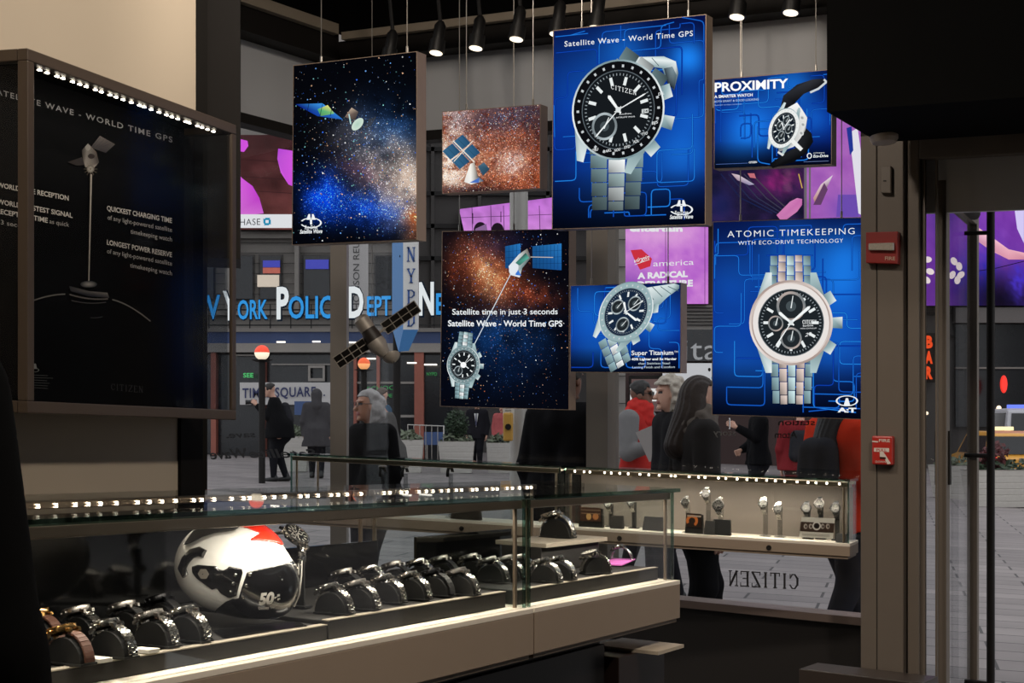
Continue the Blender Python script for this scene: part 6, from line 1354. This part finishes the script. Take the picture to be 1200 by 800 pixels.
car('pale emergency van with a blue light behind the yellow taxi', 1224, 47, mat('van_white', (180, 180, 186), .35), -.1, 'van', 'van', True)
# ================================================================= people
SKIN = [mat('skin_light', (206, 160, 138), .5), mat('skin_tan', (170, 122, 98), .5), mat('skin_deep', (120, 82, 64), .5)]
M_lip = mat('lips', (150, 84, 78), .5); M_eye = mat('eye_dark', (40, 30, 28), .3)
def cloth(name, rgb): return mat('cloth_'+name, rgb, .9, noise=.18, nscale=14, bump=.15, spec=.08)
def person(label, px, D, H, yaw, jacket=('black', (18, 18, 20)), trousers=('dark', (30, 30, 34)), hair='short', hairc=(34, 28, 24), skin=0, arms=None, stride=.05, lean=0, hem=.48, h=.012, hood=False, bag=None, extra=None, ground=None, fat=1., head=0, group=None, shoes=(24, 22, 22), scarf=None, sleeves=None):
    g = Vector((ground[0], ground[1], ground[2])) if ground else P(px, gline(px, D), D)
    root = thing('person', label, 'person', g, group)
    la = math.radians(lean); cl, sl = math.cos(la), math.sin(la)
    def up(x, y, z):   # lean everything above the hips
        z0 = .52; return np.array([x*cl+(z-z0)*sl, y, z0+(z-z0)*cl-x*sl])*H
    S = [up(0, s*.108, .812) for s in (1, -1)]; hip = [np.array([0, s*.05, .52])*H for s in (1, -1)]
    arms = arms or ((-.01, .042, -.17, .03, .035, -.33), (-.01, -.042, -.17, .03, -.035, -.33))
    EL, WR_ = [], []
    for k in (0, 1):
        e = arms[k]; EL.append(S[k]+np.array(e[:3])*H); WR_.append(S[k]+np.array(e[3:6])*H)
    KN = [np.array([.035+stride*.45*(1 if k == 0 else -.6), s*.05, .285])*H for k, s in ((0, 1), (1, -1))]; AN_ = [np.array([stride*(1 if k == 0 else -1), s*.052, .045])*H for k, s in ((0, 1), (1, -1))]
    hc = up(.018, 0, .936); nb = up(-.008, 0, .83); ht = math.radians(head); fw = np.array([math.cos(ht)*cl, math.sin(ht), -sl*.6]); fw /= np.linalg.norm(fw); sd = np.cross([0, 0, 1.], fw); sd /= np.linalg.norm(sd); uz = np.cross(fw, sd); Rh = np.stack([fw, sd, uz], 1)
    def hp(x, y, z): return hc+Rh@(np.array([x, y, z])*H)
    def torso(p, g=1., e=0.):
        w = .052*fat; c0, c1, c2 = (up(0, 0, .50), up(.006, 0, .62), up(0, 0, .77)); ds = []; p = (p-c1)*np.array([1.22, 1, 1])+c1
        for s in (1, -1):
            o = np.array([0, s*w, 0])*H; ds.append(cone(p, c0+o, c1+o, .066*H*g*fat+e, .062*H*g*fat+e)); ds.append(cone(p, c1+o, c2+o*1.15, .064*H*g*fat+e, .066*H*g+e))
        ds.append(cone(p, S[0]*.85+S[1]*.15, S[0]*.15+S[1]*.85, .047*H*g+e, .047*H*g+e)); ds.append(cone(p, up(-.012, 0, .78), nb, .06*H*g+e, .036*H+e*.5))
        return smin_all(ds, .03*H)
    def limbs_up(p, e=0.):
        return smin_all([smin(cone(p, S[k], EL[k], .041*H+e, .031*H+e), cone(p, EL[k], WR_[k], .031*H+e, .019*H+e), .012*H) for k in (0, 1)], .004)
    def legs(p, e=0.):
        return smin_all([smin(cone(p, hip[k], KN[k], .062*H*(.6+.4*fat)+e, .041*H+e), cone(p, KN[k], AN_[k], .042*H+e, .024*H+e), .015*H) for k in (0, 1)], .012*H)
    def hand1(p, k):
        w = WR_[k]; d = w-EL[k]; d = d/np.linalg.norm(d); s = 1 if k == 0 else -1
        n = np.array([0, -s, 0.]) if abs(d[1]) < .8 else np.array([0, 0, -1.]); n = n-d*(n@d); n /= np.linalg.norm(n); a = np.cross(d, n); u = H/1.7
        ds = [cone(p, w-d*.02*u, w+d*.02*u, .024*u, .022*u)]+[cone(p, w+d*.02*u+a*q*.016*u, w+d*.075*u+a*q*.022*u, .014*u, .0125*u) for q in (-1, 0, 1)]
        hand = smin_all(ds, .012*u)
        for j, (o, L) in enumerate(((-.031, .062), (-.0105, .074), (.0105, .070), (.031, .054))):
            b = w+d*.08*u+a*o*u; m1 = b+d*L*.45*u+n*L*.18*u; m2 = m1+d*L*.3*u+n*L*.42*u; hand = smin(hand, np.minimum(cone(p, b, m1, .0098*u, .009*u), cone(p, m1, m2, .009*u, .0078*u)), .004*u)
        t0 = w+d*.025*u-a*.02*u; t1 = t0+d*.03*u-a*.026*u+n*.01*u
        return smin(hand, np.minimum(cone(p, t0, t1, .013*u, .011*u), cone(p, t1, t1+d*.03*u+n*.012*u, .011*u, .009*u)), .006*u)
    def hands(p):
        o = None
        for k in (0, 1):
            d = WR_[k]-EL[k]; d = d/np.linalg.norm(d); c = WR_[k]+d*.07*H/1.7; q = near(p, c, .17*H, lambda z: hand1(z, k)); o = q if o is None else np.minimum(o, q)
        return o
    def headf(p):
        sk = ellip(p, hp(-.004, 0, .016), np.array([.054, .044, .052])*H, Rh); jaw = ellip(p, hp(.012, 0, -.026), np.array([.038, .034, .042])*H, Rh); d = smin(sk, jaw, .022*H)
        d = smin(d, cone(p, hp(.046, 0, .008), hp(.062, 0, -.014), .006*H, .009*H), .007*H); d = smin(d, ellip(p, hp(.046, 0, -.033), np.array([.008, .016, .008])*H, Rh), .006*H); d = smin(d, ellip(p, hp(.044, 0, -.056), np.array([.010, .014, .010])*H, Rh), .008*H)
        for s in (1, -1):
            d = smin(d, ellip(p, hp(-.002, s*.045, -.004), np.array([.012, .006, .018])*H, Rh), .004*H)
            e = ellip(p, hp(.050, s*.019, .008), np.array([.010, .011, .007])*H, Rh); d = np.maximum(d, -e+.002*H) if False else d
            d = smin(d, ellip(p, hp(.043, s*.019, .022), np.array([.009, .016, .005])*H, Rh), .006*H)
        return smin(d, cone(p, nb, hp(-.012, 0, -.03), .033*H, .030*H), .014*H)
    yw = math.radians(yaw); cy, sy = math.cos(yw), math.sin(yw)
    def place(V): return [(g.x+x*cy-y*sy, g.y+x*sy+y*cy, g.z+z) for x, y, z in V]
    lo, hi = np.array([-.34, -.30, -.02])*H, np.array([.42, .30, 1.06])*H
    def emit(name, f, m, hh, lo_=lo, hi_=hi, par=root, cls=None):
        V, Fc = sdf_sparse(f, lo_, hi_, hh); ms = m if isinstance(m, list) else [m]; mi = None
        if cls is not None: mi = cls(V, Fc)
        return mesh_obj(name, place(V.tolist()), Fc, ms, par, mi, True)
    def body(p):
        d = smin(torso(p, .86), limbs_up(p, -.006*H), .01*H); d = smin(d, legs(p, -.008*H), .01*H)
        for k in (0, 1): d = smin(d, cone(p, AN_[k]+np.array([-.01, 0, -.02])*H, AN_[k]+np.array([.06, 0, -.03])*H, .02*H, .016*H), .01*H)
        return np.minimum(smin(d, near(p, hc-np.array([0, 0, .03])*H, .19*H, headf), .006*H), hands(p))
    def cls(V, Fc):
        c = V[np.array(Fc)].mean(1); r = np.zeros(len(Fc), int)
        q = (c-hc)@Rh/H; r[(np.abs(q[:, 2]+.033) < .0075) & (np.abs(q[:, 1]) < .018) & (q[:, 0] > .035)] = 1
        r[(np.abs(q[:, 2]-.009) < .0055) & (np.abs(np.abs(q[:, 1])-.019) < .0095) & (q[:, 0] > .03)] = 2; return r.tolist()
    emit('body', body, [SKIN[skin], M_lip, M_eye], h*.62, cls=cls)
    def jf(p):
        d = torso(p, 1., .012*H)
        if not sleeves: d = smin(d, limbs_up(p, .010*H), .009*H)
        if hem < .5:
            for s in (1, -1): d = smin(d, cone(p, np.array([0, s*.04*fat, .54])*H, np.array([.0, s*.05*fat, hem])*H, .088*H*fat, .094*H*fat), .03*H)
            d = np.maximum(d, hem*H-p[..., 2])
        col = cone(p, up(-.014, 0, .80), up(-.008, 0, .856), .056*H, .047*H); d = smin(d, col, .02*H)
        for k in (0, 1):   # open cuffs at the wrist
            w = WR_[k]; dd = w-EL[k]; dd = dd/np.linalg.norm(dd); q = (p-w)@dd; far = np.sqrt(((p-w)**2).sum(-1)) < .09*H; d = np.where(far, np.maximum(d, q+.004*H), d)
        nd = np.sqrt(((p-hc)**2).sum(-1)); return np.maximum(d, up(0, 0, 0)[2]*0+(p[..., 2]-up(0, 0, .862)[2]))
    emit('jacket', jf, cloth(*jacket), h)
    if sleeves:
        for k in (0, 1): emit('sleeve', lambda p: np.maximum(smin(cone(p, S[k], EL[k], .054*H, .042*H), cone(p, EL[k], WR_[k], .042*H, .03*H), .012*H), -(.035*H-np.sqrt(((p-WR_[k]-(WR_[k]-EL[k])*.15)**2).sum(-1))) if False else -1), cloth(*sleeves), h)
    emit('trousers', lambda p: np.maximum(smin(legs(p, .006*H), cone(p, np.array([0, .03, .5])*H, np.array([0, -.03, .5])*H, .082*H*fat, .082*H*fat), .03*H), np.maximum(p[..., 2]-.56*H, .035*H-p[..., 2])), cloth(*trousers), h)
    for k in (0, 1):
        a = AN_[k]; fl = np.array([a[0], a[1], 0])
        emit('shoe', lambda p: np.maximum(smin(cone(p, fl+np.array([-.02, 0, .024])*H, fl+np.array([.085, 0, .016])*H, .028*H, .022*H), cone(p, fl+np.array([-.015, 0, .03])*H, a+np.array([-.005, 0, .02])*H, .027*H, .028*H), .015*H), .001-p[..., 2]), mat('shoe_%d' % shoes[0], shoes, .4), h*.8, fl+np.array([-.08, -.06, -.01])*H, fl+np.array([.14, .06, .1])*H)
    # hair
    rr = np.random.default_rng(int(abs(px))+3); ph = rr.uniform(0, 6, 6)
    def wob(p, a, f): return a*H*(np.sin(p[..., 0]*f/H+ph[0])*np.sin(p[..., 1]*f/H+ph[1])+np.sin(p[..., 2]*f*1.3/H+ph[2])*np.sin(p[..., 0]*f*.7/H+ph[3]))
    def face_cut(p, z0): q = (p-hc)@Rh/H; return np.maximum(.022-q[..., 0]*1.0+0*z0, q[..., 2]-z0)   # >0 outside the face opening
    def hairf(p):
        q = (p-hc)@Rh/H
        cap = ellip(p, hp(-.008, 0, .022), np.array([.060, .051, .056])*H, Rh)
        if hair == 'short': d = np.maximum(cap, -(q[..., 2]+.012+np.clip(q[..., 0], -1, .03)*.9)*H); return np.maximum(d, (np.where((q[..., 0] > .03), .040-q[..., 2], -1))*H)+wob(p, .0012, 160)
        if hair == 'bob':
            d = smin(cap, ellip(p, hp(-.022, 0, -.022), np.array([.052, .062, .066])*H, Rh), .02*H)+wob(p, .0045, 75)
        elif hair == 'curly':
            d = smin(ellip(p, hp(-.012, 0, .020), np.array([.072, .066, .068])*H, Rh), ellip(p, hp(-.026, 0, -.02), np.array([.06, .068, .06])*H, Rh), .02*H)+wob(p, .004, 120)
        else:
            d = smin(cap, cone(p, hp(-.028, 0, -.01), up(-.062, 0, .77), .052*H, .050*H), .02*H); d = smin(d, cone(p, hp(-.02, .03, -.02), up(-.035, .05, .76), .028*H, .026*H), .02*H); d = smin(d, cone(p, hp(-.02, -.03, -.02), up(-.035, -.05, .76), .028*H, .026*H), .02*H)
        d = d+(wob(p, .0018, 140) if hair != 'long' else .0016*H*np.sin(((p-hc)@Rh)[..., 1]*420/H+2*np.sin(p[..., 2]*30/H))); opening = np.maximum(np.maximum(.004+.25*np.maximum(q[..., 2], 0)-q[..., 0], q[..., 2]-.040), np.abs(q[..., 1])-.075)*H
        return np.maximum(d, -opening)
    if hair != 'none': emit('hair', hairf, mat('hair_%d_%d' % hairc[:2], hairc, .6, noise=.35, nscale=60, bump=.3), h*.7, hc-np.array([.16, .14, .24])*H, hc+np.array([.14, .14, .12])*H)
    if hood:
        def hf(p):
            q = (p-hc)@Rh/H; d = smin(ellip(p, hp(-.010, 0, .012), np.array([.072, .064, .070])*H, Rh), cone(p, hp(-.03, 0, -.04), up(-.02, 0, .82), .055*H, .07*H), .03*H); return np.maximum(d, -np.maximum(np.maximum(.02-q[..., 0], np.abs(q[..., 1])-.045), np.abs(q[..., 2])-.055)*H)
        emit('hood', hf, cloth(*jacket), h, hc-np.array([.15, .14, .2])*H, hc+np.array([.14, .14, .12])*H)
    if scarf: emit('scarf', lambda p: np.abs(cone(p, up(.0, 0, .83), up(.01, 0, .865), .066*H, .056*H)+wob(p, .003, 110))-.012*H, cloth(*scarf), h*.8, up(0, 0, .845)-np.array([.13, .13, .08])*H, up(0, 0, .845)+np.array([.13, .13, .08])*H)
    if bag == 'pack': 
        b = emit('backpack', lambda p: smin(cone(p, up(-.105, .035, .60), up(-.10, .03, .74), .055*H, .048*H), cone(p, up(-.105, -.035, .60), up(-.10, -.03, .74), .055*H, .048*H), .03*H), cloth('pack', (44, 44, 48)), h)
    def loc(x, y, z): v = up(x, y, z); return Vector(place([v])[0])
    def hnd(k, o=.07):
        d = WR_[k]-EL[k]; d = d/np.linalg.norm(d); return Vector(place([WR_[k]+d*o*H/1.7])[0])
    if extra: extra(root, loc, hnd, hp, place, H, Rh, hc)
    return root
def glasses(m, dark=False):
    def f(root, loc, hnd, hp, place, H, Rh, hc):
        q = MB(); 
        for s in (1, -1):
            c = [Vector(place([hp(.058, s*.019+math.cos(t)*.015, .008+math.sin(t)*.011)])[0]) for t in [2*math.pi*k/14 for k in range(15)]]
            q.tube(c, .0016*H/1.7*1.2, 6, False)
            if dark: q.add(c[:14], [tuple(range(14))])
            q.tube([Vector(place([hp(.056, s*.034, .010)])[0]), Vector(place([hp(.0, s*.05, .010)])[0])], .0018, 6)
        q.tube([Vector(place([hp(.060, .004, .009)])[0]), Vector(place([hp(.060, -.004, .009)])[0])], .0016, 6); q.build('sunglasses' if dark else 'eyeglasses', m, root)
    return f
def multi(*fs):
    def f(*a):
        for k in fs: k(*a)
    return f
FWD = lambda z=-.05, o=.20: ((.05, .02, -.15, o, -.03, z-.05), (.05, -.02, -.15, o, .03, z-.05))
M_cam = mat('black_camera_body', (22, 22, 24), .4)
def held_camera(root, loc, hnd, hp, place, H, Rh, hc):
    c = (hnd(0)+hnd(1))/2; t = thing('camera', 'black camera held up by the bulky person in black on the left pavement', 'camera', c); q = MB(); q.box(c, .09, .14, .10); q.build('camera_body', M_cam, t, bevel=.01); f = Vector(place([[1, 0, 0]])[0])-Vector(place([[0, 0, 0]])[0]); q = MB(); q.tube([c+f*.03, c+f*.16], [.04, .045], 14); q.build('lens', M_cam, t)
BLK = ('black', (18, 18, 20))
person('person in bulky black jacket raising a camera, left pavement under the white name board', 328, 29, 1.86, 186, BLK, hair='short', arms=FWD(.02, .17), lean=12, fat=1.6, bag='pack', extra=held_camera, h=.02, stride=.06, hem=.44)
person('person in a dark hooded knee-length coat seen from behind', 371, 31, 1.78, 96, ('charcoal', (70, 68, 70)), hair='none', hood=True, hem=.36, fat=1.2, h=.018, stride=.04)
person('grey haired woman with glasses and black top, close behind the window', 436, 10, 1.485, 218, ('black_knit', (14, 13, 14)), hair='bob', hairc=(150, 146, 144), skin=1, h=.009, fat=1.25, extra=glasses(M_cam), hem=.46, head=-14)
person('man in grey jacket stooping behind the grey haired woman', 462, 20, 1.62, 200, ('grey', (86, 84, 82)), hair='short', hairc=(46, 38, 34), skin=1, lean=16, h=.014, head=-8)
person('person in a slate blue jacket behind the grey haired woman', 449, 23, 1.72, 170, ('slate', (66, 88, 108)), hair='short', hairc=(70, 54, 42), h=.016)
def tie(c):
    def f(root, loc, hnd, hp, place, H, Rh, hc):
        q = MB(); q.prism([loc(.062, -.03, .80), loc(.070, 0, .60), loc(.062, .03, .80)], loc(.075, 0, .7)-loc(.07, 0, .7)); q.build('shirt_front', mat('white_shirt', (226, 224, 222), .7), root)
        q = MB(); q.prism([loc(.076, -.006, .80), loc(.082, -.012, .64), loc(.083, 0, .62), loc(.082, .012, .64), loc(.076, .006, .80)], loc(.078, 0, .7)-loc(.073, 0, .7)); q.build('necktie', mat('tie_%d' % c[0], c, .6), root)
    return f
person('man in dark suit and tie under the square satellite poster', 559, 40, 1.82, 262, ('suit', (34, 33, 38)), hair='short', h=.02, extra=tie((60, 62, 90)), hem=.44, stride=.06)
person('person in a red and white striped shirt by the grey street pole', 589, 42, 1.74, 250, ('stripe_red', (176, 92, 92)), ('navy', (30, 32, 44)), hair='short', h=.02)
person('person in a black overcoat seen from behind beside the bronze mullion', 662, 8.8, 1.68, 52, ('overcoat', (22, 21, 23)), hair='short', hairc=(40, 34, 30), skin=2, hem=.36, h=.010, fat=1.1, stride=.03)
def red_panels(root, loc, hnd, hp, place, H, Rh, hc):
    c = hnd(1, .10)+Vector((-.04, -.16, .02)); t = thing('folded_map', 'grey folded map held by the man in sunglasses and red hood', 'map', c); a = Vector((.13, -.02, .05)); b = Vector((.06, .05, -.12)); q = MB(); q.prism([c-a-b, c+a-b*1.1, c+a*1.1+b, c-a+b], Vector((.004, .006, .002))); o = q.build('sheet', mat('grey_paper', (176, 170, 166), .7), t)
person('man in sunglasses with a red hood and grey sleeves', 748, 13, 1.69, 330, ('red_hooded', (176, 48, 44)), hair='short', hairc=(22, 19, 18), skin=2, h=.009, arms=((.04, .03, -.15, .17, -.02, -.14), (.02, -.05, -.16, .13, -.03, -.13)), sleeves=('grey_sleeve', (120, 118, 118)), extra=multi(glasses(M_cam, True), red_panels), scarf=('hood_red', (196, 54, 50)), head=15)
person('woman with curly ash blonde hair and black coat', 788, 11, 1.665, 195, ('black_coat', (30, 29, 31)), hair='curly', hairc=(176, 166, 152), h=.009, hem=.42)
person('woman with long dark brown hair and a patterned scarf, nearest the window', 815, 8.5, 1.60, 12, ('dark_grey_coat', (50, 47, 46)), ('black_jeans', (22, 22, 24)), hair='long', hairc=(46, 34, 28), h=.009, hem=.42, scarf=('fur_scarf', (112, 104, 98)), stride=.075)
def phone(root, loc, hnd, hp, place, H, Rh, hc):
    c = hnd(0, .1); t = thing('smartphone', 'white phone held up by the person in black under the rose watch poster', 'phone', c); q = MB(); q.box(c, .012, .075, .15); q.build('phone_case', mat('white_phone', (226, 224, 222), .3), t, bevel=.004)
    q = MB(); q.box(c-Vector((.008, .0, 0)), .003, .066, .12); q.build('screen', M_win, t)
person('person in black holding up a white phone under the rose watch poster', 889, 21, 1.76, 185, BLK, hair='short', h=.011, arms=((.05, .0, -.12, .2, -.01, -.04), (.02, -.03, -.17, .12, .02, -.22)), extra=phone)
person('person in a dark red jacket with a grey backpack, seen from behind', 938, 20, 1.70, 80, ('plaid_red', (124, 40, 44)), ('brown', (60, 44, 42)), hair='short', h=.011, bag='pack', fat=1.15)
person('person with dark hair and a bright orange red skirted jacket, right of the red jacket', 985, 8.9, 1.66, 30, ('orange_red', (214, 60, 36)), ('charcoal_denim', (40, 40, 46)), hair='long', hairc=(26, 22, 22), h=.010, bag='pack', hem=.46, stride=.13, fat=1.15)
person('person in black standing at the left edge, only a shoulder and arm in view', -185, 1.72, 1.6, 62, ('black_sleeve', (12, 12, 12)), ('black_trousers', (14, 14, 15)), hair='short', h=.012, fat=.85, ground=(-.772, 1.72, FLZ+.001+K*.772), stride=.02, arms=((.0, .035, -.16, .04, .03, -.32), (.0, -.045, -.17, .05, -.05, -.33)))
